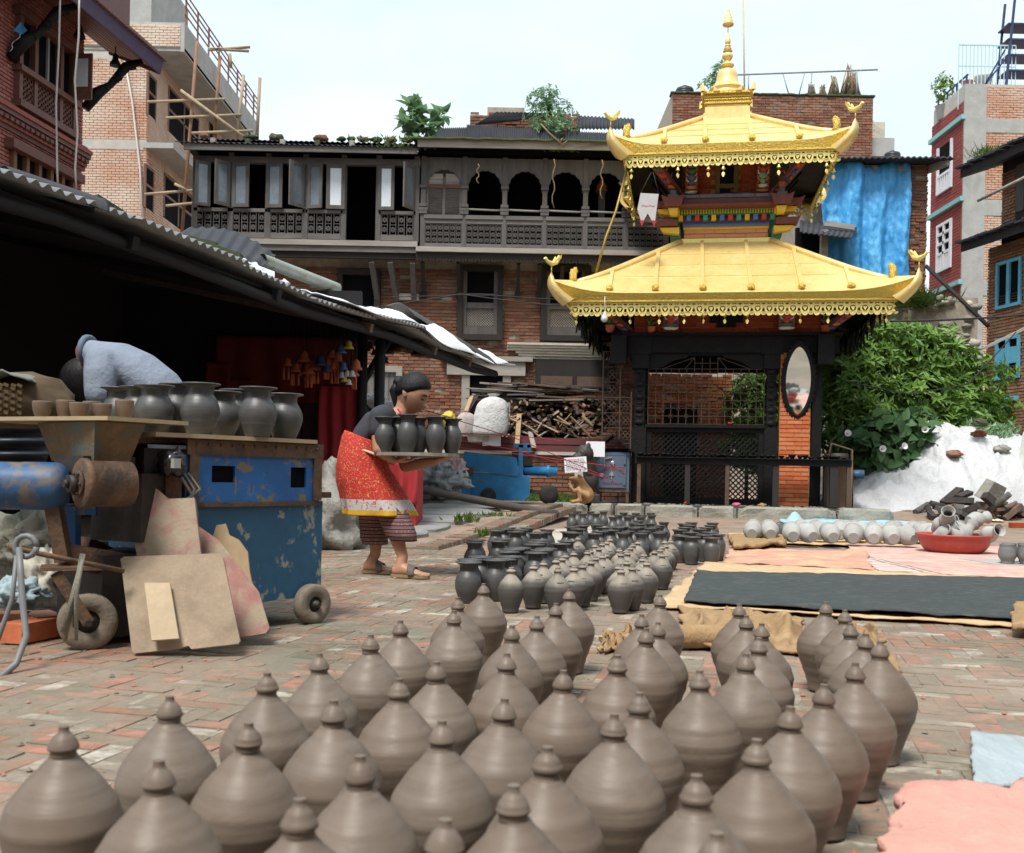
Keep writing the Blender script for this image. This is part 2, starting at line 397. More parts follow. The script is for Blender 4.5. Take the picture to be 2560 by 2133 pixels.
FG=[(130,1497),(327,1570),(347,1437),(503,1487),(547,1385),(613,1650),(683,1443),(660,1347),(745,1557),(758,1307),(818,1400),(826,1278),(911,1487),(918,1693),(900,1362),(932,1257),(941,1230),(992,1200),(1028,1440),(1033,1346),(1048,1287),(1055,1617),(1117,1540),(1100,1267),(1138,1242),(1170,1212),(1150,1381),(1258,1473),(1266,1348),(1313,1428),(1318,1265),(1326,1293),(1340,1280),(1353,1224),(1433,1600),(1440,1382),(1470,1725),(1519,1243),(1527,1347),(1532,1266),(1556,1526),(1558,1313),(1564,1283),(1620,1457),(1686,1411),(1692,1238),(1735,1255),(1749,1283),(1771,1304),(1757,1366),(1799,1320)]
random.seed(21)
for i,(x,y,s) in enumerate(place([(a*K21,b*K21) for a,b in FG],.27,.170)):
    s=max(.9,min(1.08,s)); a,b=BANKS[i%6]
    t=thing('clay_coin_bank','tall brown clay coin bank with pointed knob, in the large drying batch','coin bank',(x,y,.006),rnd(0,6.28),'brown clay coin banks drying in rows')
    k_=min(1.0,s)*rnd(.955,1.0); t.scale=(k_,k_,s); t.rotation_euler=(rnd(-.022,.022),rnd(-.022,.022),rnd(0,6.28))
    inst('body',a,t); inst('knob',b,t)
# smaller grey coin banks with a coin slot
bank2=[(.036,0),(.041,.02),(.053,.055),(.0615,.088),(.0625,.108),(.056,.128),(.041,.149),(.027,.165),(.0185,.175),(.0172,.186),(.0215,.1885),(.022,.192),(.016,.197),(.0118,.2005),(.0125,.2075)]
def bank2mesh(seed):
    random.seed(seed); pr=[(r+.0007*math.sin(z*240+seed)+rnd(-.0004,.0004),z) for r,z in smooth_prof(bank2,3)]
    a=MB().lathe(pr,32).mesh('body',M_CLAY2)
    mb=MB(); n=9
    for k in range(n):
        pass
    def sl(u,v):
        th=(-.34+.68*u); zz=.141+(v-.5)*.006; r=.0465-(zz-.141)*.9+.0006; return (r*math.sin(th),-r*math.cos(th),zz)
    mb.grid(8,1,sl)
    return a,mb.mesh('coin_slot',M_SLOT)
BK2=[bank2mesh(s) for s in range(4)]
MG=[(160,345),(395,315),(500,277),(672,345),(632,252),(697,230),(730,200),(797,335),(822,175),(912,305),(860,20),(957,165),(1000,265),(995,150),(1052,225),(1040,95),(1090,125),(1115,78),(1132,205),(1165,62),(1195,30),(1208,192),(1285,185),(1310,142),(1350,150),(1357,172),(1412,120),(1440,88),(1490,62),(1315,355),(1340,320),(1380,325),(1455,272),(1500,275),(1540,237),(1605,190),(1665,160),(1675,190),(1725,140),(1745,110),(1785,55),(1785,95),(1825,50)]
random.seed(8)
PB=place([(1240+a*.2381,1340+b*.2381) for a,b in MG],.2075,.13,400)
for i,(x,y,s) in enumerate(PB):
    s=max(.86,min(1.1,s)); a,b=BK2[i%4]
    t=thing('slotted_coin_bank','small grey slotted coin bank with pale neck, beside the dark vases','coin bank',(x,y,.006),rnd(-.6,.6),'small grey coin banks beside the vases')
    t.scale=(1,1,s); inst('body',a,t); inst('coin_slot',b,t)
# flared dark vases
def vase(prof,seed,wall=.006,name='vase',m=None,n=32):
    random.seed(seed); out=[(r+rnd(-.0004,.0004),z) for r,z in smooth_prof(prof,3)]
    rim=out[-1]; inn=[(max(.002,r-wall),z) for r,z in smooth_prof(prof,2)[::-1] if z>.02]
    return MB().lathe(out+[(rim[0]-.002,rim[1]+.002)]+inn,n,cap1=True).mesh(name,m or M_VASE)
VA=[(.04,0),(.047,.02),(.062,.06),(.0665,.095),(.061,.125),(.05,.147),(.0435,.158),(.0432,.162),(.043,.178),(.049,.19),(.064,.1975),(.0675,.1985),(.0675,.201)]
VB=[(.04,0),(.05,.025),(.0625,.062),(.064,.085),(.055,.113),(.042,.138),(.037,.152),(.038,.168),(.047,.184),(.0485,.187),(.0485,.192),(.052,.1945),(.052,.2)]
VD=[(.046,0),(.049,.02),(.060,.065),(.0645,.11),(.061,.138),(.05,.158),(.046,.168),(.0465,.178),(.058,.194),(.0655,.198),(.0655,.201)]
VAm=[vase(VA,s) for s in range(3)]; VBm=[vase(VB,s) for s in range(3)]; VDm=[vase(VD,s) for s in range(3)]
s5=.19048; s1=.20952
A1=[(270,730),(310,697),(430,660),(640,700),(700,690),(820,655),(345,465),(370,435),(660,450),(720,420),(860,560),(945,540),(785,592),(1150,605),(1230,570),(1290,550),(1130,495),(1180,465),(1215,435),(1480,485),(1565,450),(630,310),(740,290),(800,270),(890,325),(960,300),(1045,275),(1150,345),(1240,330),(1300,297)]
A2=[(100,345),(155,355),(405,365),(480,340),(215,310),(140,285),(270,270),(450,260),(520,290),(600,325)]
B1=[(760,355),(810,335),(965,360),(1005,335),(1180,355),(1215,340),(700,290),(760,280),(880,295),(930,285),(1080,300),(1130,285),(1190,265),(1240,225),(940,210),(950,250),(880,235),(1080,240)]
C1=[(145,115),(275,120),(430,120),(210,92),(365,95),(520,95),(630,160),(810,160),(965,160),(700,140),(850,140),(1000,140),(760,110),(905,115),(1085,115),(1080,140)]
D1=[(1425,318),(1480,245),(1490,290),(1570,230),(1550,262),(1560,350),(1440,392),(1570,405),(1810,415),(1720,380),(1880,375),(1660,310),(1740,290),(1800,265),(1820,235),(1790,350)]
def tips5(A): return [(1120+a*s5,1270+b*s5) for a,b in A]
def tips1(A): return [(1400+a*s1,1260+b*s1) for a,b in A]
sets=[(tips5(A1)+tips1(A2),VAm,'dark grey clay vase with a wide flat rim beside the slotted coin banks','wide-rimmed dark vases'),
      (tips1(B1),VBm,'dark grey vase with a collared mouth, between the wide-rimmed vases and the far row','collared dark vases'),
      (tips1(C1),VBm,'small dark vase of the farthest row in front of the temple step','vases in front of the temple step'),
      (tips1(D1),VDm,'slender dark vase of the square batch standing by the pink rug','slender vases by the pink rug')]
allt=[];own=[]
for si,(tp,me,lb,gr) in enumerate(sets):
    for t in tp: allt.append(t); own.append(si)
random.seed(9)
pts=[]
for x,y in allt:
    a,b=U(x,y); Y=F*(.2-HC)/b; pts.append((a*Y/F,Y))
nb=len(PB); P_=relax(pts+[(p[0],p[1]) for p in PB],.138,300)[:len(pts)]
for i,(p,si) in enumerate(zip(P_,own)):
    a,b=U(*allt[i]); s=max(.88,min(1.12,(HC+b*p.y/F)/.2)); tp,me,lb,gr=sets[si]
    o=inst('clay_vase',me[i%3],None,(p.x,p.y,.006),(0,0,rnd(0,6)),(1,1,s)); tag(o,lb,'vase',gr)
# ================================================================ TEMPLE
def goldmat():
    m,n,b=newmat('gilded_sheet'); q=NB(n); v=q.vec((1,1,1),False,False); big=q.noise(v,1.4,7,.65,.5); st=q.noise(q.n('ShaderNodeMapping',{0:v,3:(5,5,.5)}).outputs[0],2.0,6,.65,.3); fi=q.noise(v,9,5,.6)
    c=q.mix(q.ramp(big,.35,.68),(.82,.62,.26),(.70,.49,.165)); c=q.mix(q.math('MULTIPLY',q.ramp(st,.52,.70),.55),c,(.55,.37,.12)); c=q.mix(q.math('MULTIPLY',q.ramp(q.noise(v,2.3,6,.7,1.2),.67,.70),.7),c,(.74,.70,.62))
    n.links.new(c,b.inputs['Base Color']); b.inputs['Metallic'].default_value=.3; n.links.new(q.n('ShaderNodeMapRange',{0:fi,3:.26,4:.52}).outputs[0],b.inputs['Roughness']); n.links.new(q.bump(q.math('ADD',fi,big),.18,.02),b.inputs['Normal']); return m
M_GOLD=goldmat()
M_GOLDE=mat('embossed_gold',(.72,.52,.12),.2,26,.4,1.0,.75,spec=.5,bd=.03)
M_GOLDF=mat('pale_gold_fringe',(.88,.72,.25),.12,20,.42,.3,.55,spec=.5)
M_SOOT=mat('sooted_timber',(.0042,.004,.004),.3,8,.62,.5,col2=(.010,.009,.008),amt=.4,sc2=5,spec=.25)
M_SOOTG=mat('sooted_carving',(.006,.0056,.0054),.4,18,.6,.8,spec=.25)
M_REDB=mat('oxblood_wood',(.16,.045,.032),.3,10,.6,.3)
M_SLATE=mat('slate_tile',(.20,.17,.19),.3,12,.7,.4)
def paint(n,c): return mat('paint_'+n,c,.12,14,.55,.15,col2=c3(c,.45),amt=.25,sc2=7)
P_Y,P_G,P_BL,P_R,P_T,P_W,P_O=paint('yellow',(.72,.46,.03)),paint('green',(.04,.22,.07)),paint('blue',(.10,.17,.42)),paint('red',(.5,.05,.04)),paint('teal',(.06,.30,.24)),paint('white',(.65,.62,.55)),paint('orange',(.62,.20,.06))
M_TBR=brickmat('temple_brick',[(.58,.14,.05),(.66,.19,.08),(.70,.24,.11),(.54,.12,.045)],(.35,.10,.05),.12,True,sc=4)
M_TBRR=brickmat('temple_red_brick',[(.30,.045,.02),(.36,.06,.025),(.40,.075,.03)],(.16,.03,.02),.2,True)
M_LIME=mat('yellow_lime_joint',(.42,.26,.07),.2,20,.9,.3)
M_IRON=mat('rusty_iron',(.11,.07,.05),.35,30,.7,.4,.3)
M_STONE=mat('weathered_stone',(.30,.285,.24),.3,4,.9,.9,col2=(.20,.21,.12),amt=.33,sc2=2.2,bd=.03)
TZ=.2
temple=thing('temple','small two-tiered pagoda temple with gilded roofs and sooted black timber base','temple',(3.86,19.05,TZ),-R(9.4))
TM=T((3.86,19.05,0),0,0,-R(9.4))
def tp(name,mb,m,parent=None,label=None,kind=None):
    mb.v=[(x,y,z-TZ) for x,y,z in mb.v]
    return obj(name,mb,m,parent or temple,world=False,label=label,kind=kind)
VF=-1.65   # front post line
# ---- platform of dressed stones
plat=thing('temple_platform','low platform edged with worn grey stone blocks under the temple','platform',(3.86,19.05,0),-R(9.4))
plat['kind']='structure'
o=obj('platform_floor',MB().bb(-3.05,2.45,-2.30,2.6,0,.185),mat('platform_earth',(.09,.085,.08),.5,9,.95,.8,col2=(.3,.28,.25),amt=.3,sc2=14),plat,world=False)
random.seed(4); u=-3.15
for wd in (.95,.42,.5,.86,.62,1.55,.88):
    mb=MB(); n=14
    def st(a,b,wd=wd,u=u):
        ang=b*2*math.pi; 
        return (u+a*wd,0,0)
    x0,x1=u+.012,u+wd-.012; d0,hh=.38,.2+rnd(-.012,.008)
    nx=10
    ring=[(-1,0),(-1,.45),(-1,.85),(-.86,1),(-.2,1),(.6,1),(1,.95),(1,0)]
    def sf(a,b):
        k=int(round(b*7)); p=ring[k]; e=min(1,min(a,1-a)*14+.55)
        x=x0+(x1-x0)*a; ny=mnoise.noise(Vector((x*3,p[0]*2,p[1]*2)))*.03
        return (x,-2.42+p[0]*d0/2*e+(ny if p[0]<-.5 else 0),max(0.0,p[1]*hh*e+mnoise.noise(Vector((x*4,p[0],3)))*.012*(p[1]>.5)))
    mb.grid(nx,7,sf,sm=False)
    mb.bb(x0+.01,x1-.01,-2.55,-2.26,.0,hh*.8)
    obj('stone',mb,M_STONE,plat,world=False); u+=wd
# ---- timber frame
def turned_post(u,v,w_,z0=.2,z1=3.06,nm='carved_post'):
    mb=MB(); mb.bb(u-w_/2,u+w_/2,v-w_/2,v+w_/2,z0,1.5)
    mb.bb(u-w_*.36,u+w_*.36,v-w_*.36,v+w_*.36,1.5,z1)
    for k,z in enumerate(np.linspace(1.58,2.45,9)):
        ww=w_*(.52 if k%2==0 else .43); h=.045 if k%2==0 else .03
        mb.lathe([(ww*.86,z-h),(ww,z-h*.4),(ww,z+h*.4),(ww*.86,z+h)],12,M=Matrix.Translation((u,v,0)))
    mb.bb(u-w_*.62,u+w_*.62,v-w_*.55,v+w_*.55,2.5,2.74); mb.bb(u-w_*.8,u+w_*.8,v-w_*.62,v+w_*.55,2.74,3.07)
    return tp(nm,mb,M_SOOTG)
turned_post(-1.43,VF,.235); turned_post(.77,VF,.215)
for u_,v_,w_ in((1.51,VF,.16),(-1.5,1.6,.2),(1.5,1.6,.2),(1.5,0,.18),(-1.5,0,.18)):
    tp('corner_post',MB().bb(u_-w_/2,u_+w_/2,v_-w_/2,v_+w_/2,.2,2.76),M_SOOT)
tp('lintel',MB().bb(-1.80,1.85,VF-.12,VF+.12,2.77,3.05).bb(-1.85,1.9,VF-.2,VF+.05,3.05,3.10),M_SOOT)
tp('side_beam',MB().bb(-1.66,-1.36,VF+.12,1.7,2.77,3.05),M_SOOT); tp('side_beam',MB().bb(1.36,1.66,VF+.12,1.7,2.77,3.05),M_SOOT)
tp('rear_beam',MB().bb(-1.36,1.36,1.5,1.7,2.77,3.05),M_SOOT)
for u_ in (-1.80,1.60):
    tp('bracket_block',MB().bb(u_-.12,u_+.14,VF-.36,VF-.13,2.56,3.04),M_SOOT)
tp('ceiling',MB().bb(-1.6,1.6,VF+.1,1.65,3.06,3.1),M_SOOT)
# arched board over the grille
pts=[(-1.30,2.77)]+[(-1.30,2.50)]+[(-1.05,2.53),(-.95,2.60),(-.8,2.66),(-.66,2.69),(-.6,2.73),(-.05,2.73),(.0,2.69),(.14,2.66),(.3,2.60),(.4,2.53),(.65,2.50),(.65,2.77)]
tp('arch_board',MB().prism(pts,VF-.05,VF+.03),M_SOOTG)
# metal grille
mb=MB(); gx0,gx1,gz0,gz1=-1.29,.655,1.56,2.50; nb_=15
for k in range(nb_+1):
    x=gx0+(gx1-gx0)*k/nb_; top=gz1+(.2 if 6<=k<=9 else 0)
    mb.bar((x,VF-.02,gz0),(x,VF-.02,top),.011,.011)
for k in range(8):
    z=gz0+(gz1-gz0)*k/7; mb.bar((gx0,VF-.028,z),(gx1,VF-.028,z),.011,.009)
mb.bar((gx0+(gx1-gx0)*.4,VF-.028,2.6),(gx0+(gx1-gx0)*.6,VF-.028,2.6),.011,.009)
for (a,b) in((.12,.4),(.88,.6),(.32,.4),(.68,.6)):
    mb.bar((gx0+(gx1-gx0)*a,VF-.03,2.5),(gx0+(gx1-gx0)*b,VF-.03,2.7),.009,.009)
for i in range(1,nb_):
    for j in range(1,7):
        if (i+j)%2: continue
        x=gx0+(gx1-gx0)*i/nb_; z=gz0+(gz1-gz0)*j/7; r=.034
        mb.bar((x-r,VF-.034,z-r),(x+r,VF-.034,z+r),.008,.005); mb.bar((x-r,VF-.04,z+r),(x+r,VF-.04,z-r),.008,.005)
tp('window_grille',mb,M_IRON)
# balustrade
tp('sill',MB().bb(-1.33,.68,VF-.12,VF+.1,1.495,1.545),M_SOOT)
mb=MB(); mb.bb(-1.31,-1.22,VF-.06,VF+.04,.2,1.49).bb(.575,.66,VF-.06,VF+.04,.2,1.49).bb(-1.22,.575,VF-.06,VF+.04,.2,.3).bb(-1.22,.575,VF-.06,VF+.04,1.42,1.49).bb(-1.22,.575,VF-.075,VF+.04,.93,.99)
tp('balustrade_frame',mb,M_SOOT)
def lattice(u0,u1,z0,z1,v,st,wb,dep=.014):
    mb=MB()
    for sg,vv in((1,v),(-1,v+dep)):
        k=-(z1-z0)
        while k<(u1-u0):
            # line u = u0+k+ s, z = z0+s (or mirrored)
            s0=max(0,-k); s1=min(z1-z0,(u1-u0)-k)
            if s1-s0>.02:
                if sg==1: p=(u0+k+s0,vv,z0+s0); q=(u0+k+s1,vv,z0+s1)
                else: p=(u0+k+s0,vv,z1-s0); q=(u0+k+s1,vv,z1-s1)
                mb.bar(p,q,wb,dep*.98,up=(0,1,0))
            k+=st
    return mb
tp('lattice_panel',lattice(-1.22,.575,.99,1.42,VF-.02,.092,.024),M_SOOTG); tp('lattice_panel',lattice(-1.22,.575,.3,.93,VF-.02,.092,.024),M_SOOTG)
# iron side screen with quatrefoils
mb=MB(); su0,su1=-2.06,-1.57; sv=VF-.12
for x in(su0,(su0+su1)/2+.05,su1): mb.bar((x,sv,.2),(x,sv,2.78 if x<-1.7 else 2.1),.02 if x>su0 else .06,.02)
zz=np.arange(.95,2.8,.262)
for iz,z in enumerate(zz):
    mb.bar((su0,sv,z),(su1 if z<2.1 else su0+.29,sv,z),.012,.012)
    for cx,wx in((su0+.155,.125),(su0+.40,.1)):
        if cx>su0+.3 and z>1.95: continue
        if z+.262>2.8: continue
        zc=z+.131
        for a in range(4):
            th=a*math.pi/2; c=(cx+.045*math.cos(th),zc+.045*math.sin(th))
            mb.tube([(c[0]+.033*math.cos(k*math.pi/4),sv,c[1]+.033*math.sin(k*math.pi/4)) for k in range(8)],.006,4,closed=True)
        mb.bar((cx-wx,sv,z),(cx+wx,sv,z+.262),.007,.006); mb.bar((cx-wx,sv,z+.262),(cx+wx,sv,z),.007,.006)
tp('iron_screen',mb,M_IRON)
# brick pillar and brick wall band, brick by brick
def bricks(parent,u0,u1,z0,z1,v,course,bl,m,depth=.03,seed=1,skip=None,name='brick'):
    random.seed(seed); ub=MB().box((0,0,0),(1,1,1)).mesh('brick',m); n=int(round((z1-z0)/course)); ch=(z1-z0)/n
    for i in range(n):
        x=u0-(bl*.5 if i%2 else 0)
        while x<u1-.01:
            a,b=max(x,u0),min(x+bl,u1); x+=bl
            if b-a<.03: continue
            zc=z0+(i+.5)*ch
            if skip and skip((a+b)/2,zc): continue
            inst(name,ub,parent,((a+b)/2,v+rnd(-.002,.003),zc-TZ),(0,0,rnd(-.01,.01)),(b-a-.010,depth,ch-.014))
pil=tp('brick_pillar',MB().bb(.905,1.405,VF-.10,VF+.16,.2,2.77),M_LIME)
bricks(pil,.905,1.405,.2,2.72,VF-.105,.0712,.245,M_TBR,seed=2)
wal=tp('upper_wall',MB().bb(-1.55,1.55,VF-.06,1.6,3.12,3.9),M_LIME)
M_NIL=None
bricks(wal,-1.55,1.55,3.12,3.6,VF-.065,.082,.42,M_TBRR,seed=3)
tp('shrine_cabinet',MB().bb(-1.05,-.42,.5,1.0,.2,2.0),M_SOOT)
# ---- roofs
def roof_half(a,b,t): return a+(b-a)*t
def make_roof(tag_,a,z0,b,z1,fas_h,fr_h,ribs,flare,lift):
    rf=thing('roof','x','x'); rf.parent=temple; rf.location=(0,0,0)
    for k in('label','category'): del rf[k]
    bpy.data.objects.remove(rf)
    mbr=MB(); mbs=MB()
    def edge(s): return 1+flare*abs(s)**10/a, lift*abs(s)**8
    for side in range(4):
        M_=Matrix.Rotation(side*math.pi/2,3,'Z')
        def fn(uu,vv):
            s=uu*2-1; s=math.copysign(abs(s)**.8,s); e,l=edge(s); h=roof_half(a,b,vv); w_=(1-vv)**5
            return M_@Vector((h*s*(1+(e-1)*w_),-h*(1+(e-1)*w_),z0+(z1-z0)*vv+l*w_))
        mbr.grid(40,10,fn,sm=False)
        def fu(uu,vv):
            s=uu*2-1; e,l=edge(math.copysign(abs(s)**.8,s)); h=roof_half(a*.985,b*.9,vv); w_=(1-vv)**5
            return M_@Vector((h*math.copysign(abs(s)**.8,s)*(1+(e-1)*w_*.9),-h*(1+(e-1)*w_*.9),z0-.035+(z1-z0-.3)*vv*.55+l*w_*.8))
        mbs.grid(40,6,fu,sm=False)
    base=tp('roof',mbr,M_GOLD)
    tp('soffit',mbs,M_SOOT,base)
    for side in range(4):
        M_=Matrix.Rotation(side*math.pi/2,3,'Z'); mb=MB()
        def fa(uu,vv):
            s=uu*2-1; s=math.copysign(abs(s)**.8,s); e,l=edge(s)
            h=a*(1-.03*(1-vv)); return M_@Vector((h*s*(1+(e-1)*(.2+.8*vv)),-h*(1+(e-1)*(.2+.8*vv)),z0-fas_h*(1-vv)+l*(.15+.85*vv)))
        mb.grid(44,3,fa,sm=False)
        mb.bar(M_@Vector((-a*.97,-a*.972,z0-fas_h)),M_@Vector((a*.97,-a*.972,z0-fas_h)),.035,.03)
        tp('fascia',mb,M_GOLDE,base)
        # pierced fringe
        mb=MB(); n=max(8,int(round(2*a*.965/.187))); uw=2*a*.965/n; zt=z0-fas_h-.015; zb=zt-fr_h; v0=-a*.955
        def q3(x,z,dv=0): return M_@Vector((x,v0+dv,z))
        def ann(cx,cz,r0,r1,a0=0,a1=2*math.pi,k=12,dv=0):
            P=[]
            for i in range(k+1):
                t=a0+(a1-a0)*i/k; P+= [q3(cx+r0*math.cos(t),cz+r0*math.sin(t),dv),q3(cx+r1*math.cos(t),cz+r1*math.sin(t),dv)]
            mb.add(P,[(2*i,2*i+1,2*i+3,2*i+2) for i in range(k)])
        mb.bar(q3(-a*.965,zt-.012),q3(a*.965,zt-.012),.012,.03); 
        for i in range(n):
            cx=-a*.965+uw*(i+.5); cz=zt-fr_h*.56; r=fr_h*.33
            ann(cx,cz,r*.72,r*1.12); ann(cx-uw/2,zt-.02,r*.45,r*.95,math.pi,2*math.pi,8,.003)
            mb.add([q3(cx-r*.5,cz+r*.25,-.004),q3(cx,cz-r*.62,-.004),q3(cx+r*.5,cz+r*.25,-.004),q3(cx+r*.25,cz+r*.45,-.004),q3(cx,cz+r*.2,-.004),q3(cx-r*.25,cz+r*.45,-.004)],[(0,1,2,3,4,5)])
            mb.bar(q3(cx,cz+r*.3,.002),q3(cx,zt,.002),.012,.006)
            for sg in(-1,1):
                mb.bar(q3(cx+sg*r*.8,cz+r*.7,.002),q3(cx+sg*uw*.5,zt-fr_h*.5,.002),.03,.006,up=(0,1,0)); mb.bar(q3(cx+sg*r*.9,cz-r*.5,.002),q3(cx+sg*uw*.5,zb+.03,.002),.034,.006)
            ann(cx,zb+.025,0.001,uw*.27,math.pi,2*math.pi,8,.001); ann(cx+uw/2,zb+.03,.001,uw*.24,math.pi,2*math.pi,8,.004)
            mb.bar(q3(cx-uw*.5,zb+.03,.003),q3(cx+uw*.5,zb+.03,.003),.006,.022)
        tp('fringe',mb,M_GOLDF,base)
    # hip ridges
    for k in range(4):
        d=Matrix.Rotation(k*math.pi/2,3,'Z')@Vector((-1,-1,0)); p=[]; 
        for t in np.linspace(.10,1,8):
            h=roof_half(a,b,t); p.append(Vector((d.x*h,d.y*h,z0+(z1-z0)*t+.02+lift*(1-t)**5*.6)))
        tp('hip_ridge',MB().tube(p,.055,8),M_GOLD,base)
        q0=p[0]; mb=MB(); mb.blob(q0+Vector((d.x*.05,d.y*.05,.09)),(.06,.06,.13),8,.25,3,k); mb.blob(q0+Vector((d.x*.02,d.y*.02,.2)),(.04,.04,.06),7,.25,3,k+3)
        tp('ridge_ornament',mb,M_GOLDE,base)
        # upturned horn, bird and pendant
        e=1+flare/a; c=Vector((d.x*a*e,d.y*a*e,z0+lift)); n_=d.normalized(); mb=MB(); path=[];rr=[]
        side=Vector((-n_.y,n_.x,0))
        for t in np.linspace(0,1,10):
            out=-.34+.46*t-.12*max(0,t-.55)**2*6; up=-.30+.20*t+.22*t**2.4
            path.append(c+n_*out+Vector((0,0,up))); rr.append(.20*(1-t)**.55+.012)
        V=[];Fs=[]
        for i,(p_,r_) in enumerate(zip(path,rr)):
            V+=[p_+side*r_,p_-side*r_,p_+n_*(.05*(1-i/9)+.01)-Vector((0,0,.10*(1-i/9)+.004))]
        for i in range(9):
            for j in range(3): Fs.append((i*3+j,i*3+(j+1)%3,(i+1)*3+(j+1)%3,(i+1)*3+j))
        mb.add(V,Fs,0,True); tp('corner_horn',mb,M_GOLD,base)
        tipp=path[-1]
        mb=MB(); mb.tube([tipp,tipp+Vector((0,0,.11))],.009,6)
        B=tipp+Vector((0,0,.14)); mb.tube([B-n_*.16+Vector((0,0,.14)),B-n_*.10+Vector((0,0,.03)),B,B+n_*.09+Vector((0,0,.03)),B+n_*.13+Vector((0,0,.075)),B+n_*.17+Vector((0,0,.06))],[.035,.03,.045,.028,.026,.006],8)
        for sg in(-1,1): mb.add([B+side*sg*.02,B-n_*.14+side*sg*.09+Vector((0,0,.16)),B-n_*.16+side*sg*.05+Vector((0,0,.10))],[(0,1,2)])
        bd_=tp('corner_bird',mb,M_GOLDF,base)
        L0=B+n_*.17+Vector((0,0,.03)); mb=MB().tube([L0,L0-Vector((0,0,.05))],.004,4); mb.grid(6,6,lambda a_,b_:L0+Vector((0,0,-.05-.13*b_))+side*(a_-.5)*.1*math.sin(math.pi*min(1,b_*.9+.08))**.8,thick=(n_.x*.006,n_.y*.006,0))
    # ribs with lotus ends on each face
    for side in range(4):
        M_=Matrix.Rotation(side*math.pi/2,3,'Z')
        for s in ribs:
            u_=s*a; te=1.0 if abs(u_)<=b else (a-abs(u_))/(a-b); te=max(.08,te-.03)
            def pt(t,off): h=roof_half(a,b,t); return M_@Vector((u_,-h,z0+(z1-z0)*t+off))
            tp('roof_rib',MB().bar(pt(.05,.03),pt(te,.03),.065,.06,up=M_@Vector((1,0,0))),M_GOLD,base)
            mb=MB(); mb.blob(pt(.035,.055),(.062,.05,.05),8,.2,5,int(s*9)); mb.bb(0,0,0,0,0,0) if False else None
            tp('rib_boss',mb,M_GOLDE,base)
    for t in (.3,.52,.74):
        for side in range(4):
            M_=Matrix.Rotation(side*math.pi/2,3,'Z'); h=roof_half(a,b,t); z=z0+(z1-z0)*t
            tp('sheet_seam',MB().bar(M_@Vector((-h*.97,-h,z+.006)),M_@Vector((h*.97,-h,z+.006)),.012,.01),M_GOLD,base)
    return base
ROOF1=make_roof('lower',2.67,3.63,.788,4.86,.115,.205,(-.72,-.44,-.155,.13,.425,.71),.20,.20)
ROOF2=make_roof('upper',1.836,6.30,.418,7.20,.13,.19,(-.60,-.22,.20,.62),.18,.16)
# bells with leaf clappers under the fringe
def bell(u,z,v,big=1.0,parent=None,leaf=True):
    mb=MB().lathe([(.05*big,0),(.048*big,.008),(.032*big,.02),(.026*big,.045),(.012*big,.06),(.004,.065)],12,M=Matrix.Translation((u,v,z))); mb.tube([(u,v,z+.06),(u,v,z+.14)],.004,4)
    b_=tp('bell',mb,M_GOLDF)
    if leaf:
        rr=random.uniform(-.9,.9); mb=MB().tube([(u,v,z+.01),(u,v,z-.05)],.003,4)
        c_,s_=math.cos(rr),math.sin(rr)
        mb.grid(6,6,lambda a_,c2:(u+(a_-.5)*.085*big*c_*math.sin(math.pi*min(1,c2*.9+.1))**.8,v+(a_-.5)*.085*big*s_*math.sin(math.pi*min(1,c2*.9+.1))**.8,z-.05-.12*big*c2),thick=(.003*s_,-.004,0))
        tp('leaf_clapper',mb,M_GOLDF,b_)
random.seed(6)
for px in(185,485,645,780,885,1000,1120,1400,1545,1845):
    u_=(px-1018)/871*2.58; bell(u_,3.27,-2.5,.6)
for px in(485,740,905,985,1280,1530):
    u_=(px-1016)/570*1.77; bell(u_,5.89,-1.72,.7)
for k in range(5): bell(-1.75,5.88,-1.4+k*.75,.7); bell(1.75,5.88,-1.4+k*.75,.7)
# side-eave soot garlands hanging inside the lower roof
mb=MB()
for sg in(-1,1):
    for k in range(60):
        v_=rnd(-2.3,2.3); x=sg*rnd(2.25,2.5); mb.tube([(x,v_,3.35),(x+rnd(-.05,.05),v_+rnd(-.05,.05),3.35-rnd(.12,.33))],[.03,.012],5)
tp('soot_garland',mb,M_SOOT,kind='stuff')
# ---- neck and painted cornice
tp('neck_flashing',MB().bb(-.79,.79,-.79,.79,4.83,4.93),M_GOLDF)
nk=tp('neck',MB().bb(-.735,.735,-.735,.735,4.93,5.13),M_LIME); bricks(nk,-.735,.735,4.94,5.10,-.738,.08,.36,paint('apricot_brick',(.66,.27,.11)),seed=7)
tp('rope_moulding',MB().bb(-.75,.75,-.75,.75,5.10,5.15),P_Y)
mb=MB()
for i in range(30):
    x=-.76+1.52*i/30; mb.prism([(x,5.15),(x+.051,5.15),(x+.025,5.21)],-.79,-.76)
mb.bb(-.76,.76,-.76,.76,5.15,5.22); tp('wave_moulding',mb,P_BL)
tp('purple_band',MB().bb(-.78,.78,-.78,.78,5.22,5.33),mat('purple_wood',(.13,.08,.10),.2))
for i,c in enumerate([P_Y,P_BL,P_R,P_T,P_Y,P_BL,P_R,P_T,P_Y,P_BL,P_R,P_T]):
    x=-.80+.1455*i; tp('cornice_block',MB().bb(x-.04,x+.04,-.88,-.78,5.235,5.33),c)
mb=MB().bb(-.9,.9,-.9,.9,5.335,5.43)
for i in range(38): x=-.88+i*.0476; mb.bb(x,x+.016,-.915,-.9,5.345,5.42,m=1)
tp('dentil_band',mb,[P_G,P_Y])
tp('eave_course',MB().bb(-1.12,1.12,-1.12,1.12,5.43,5.47).bb(-1.05,1.05,-1.05,1.05,5.47,5.56),M_REDB)
mbt=MB().bb(-.97,.97,-.97,.97,5.56,5.62); tl=tp('tile_course',mbt,M_SLATE)
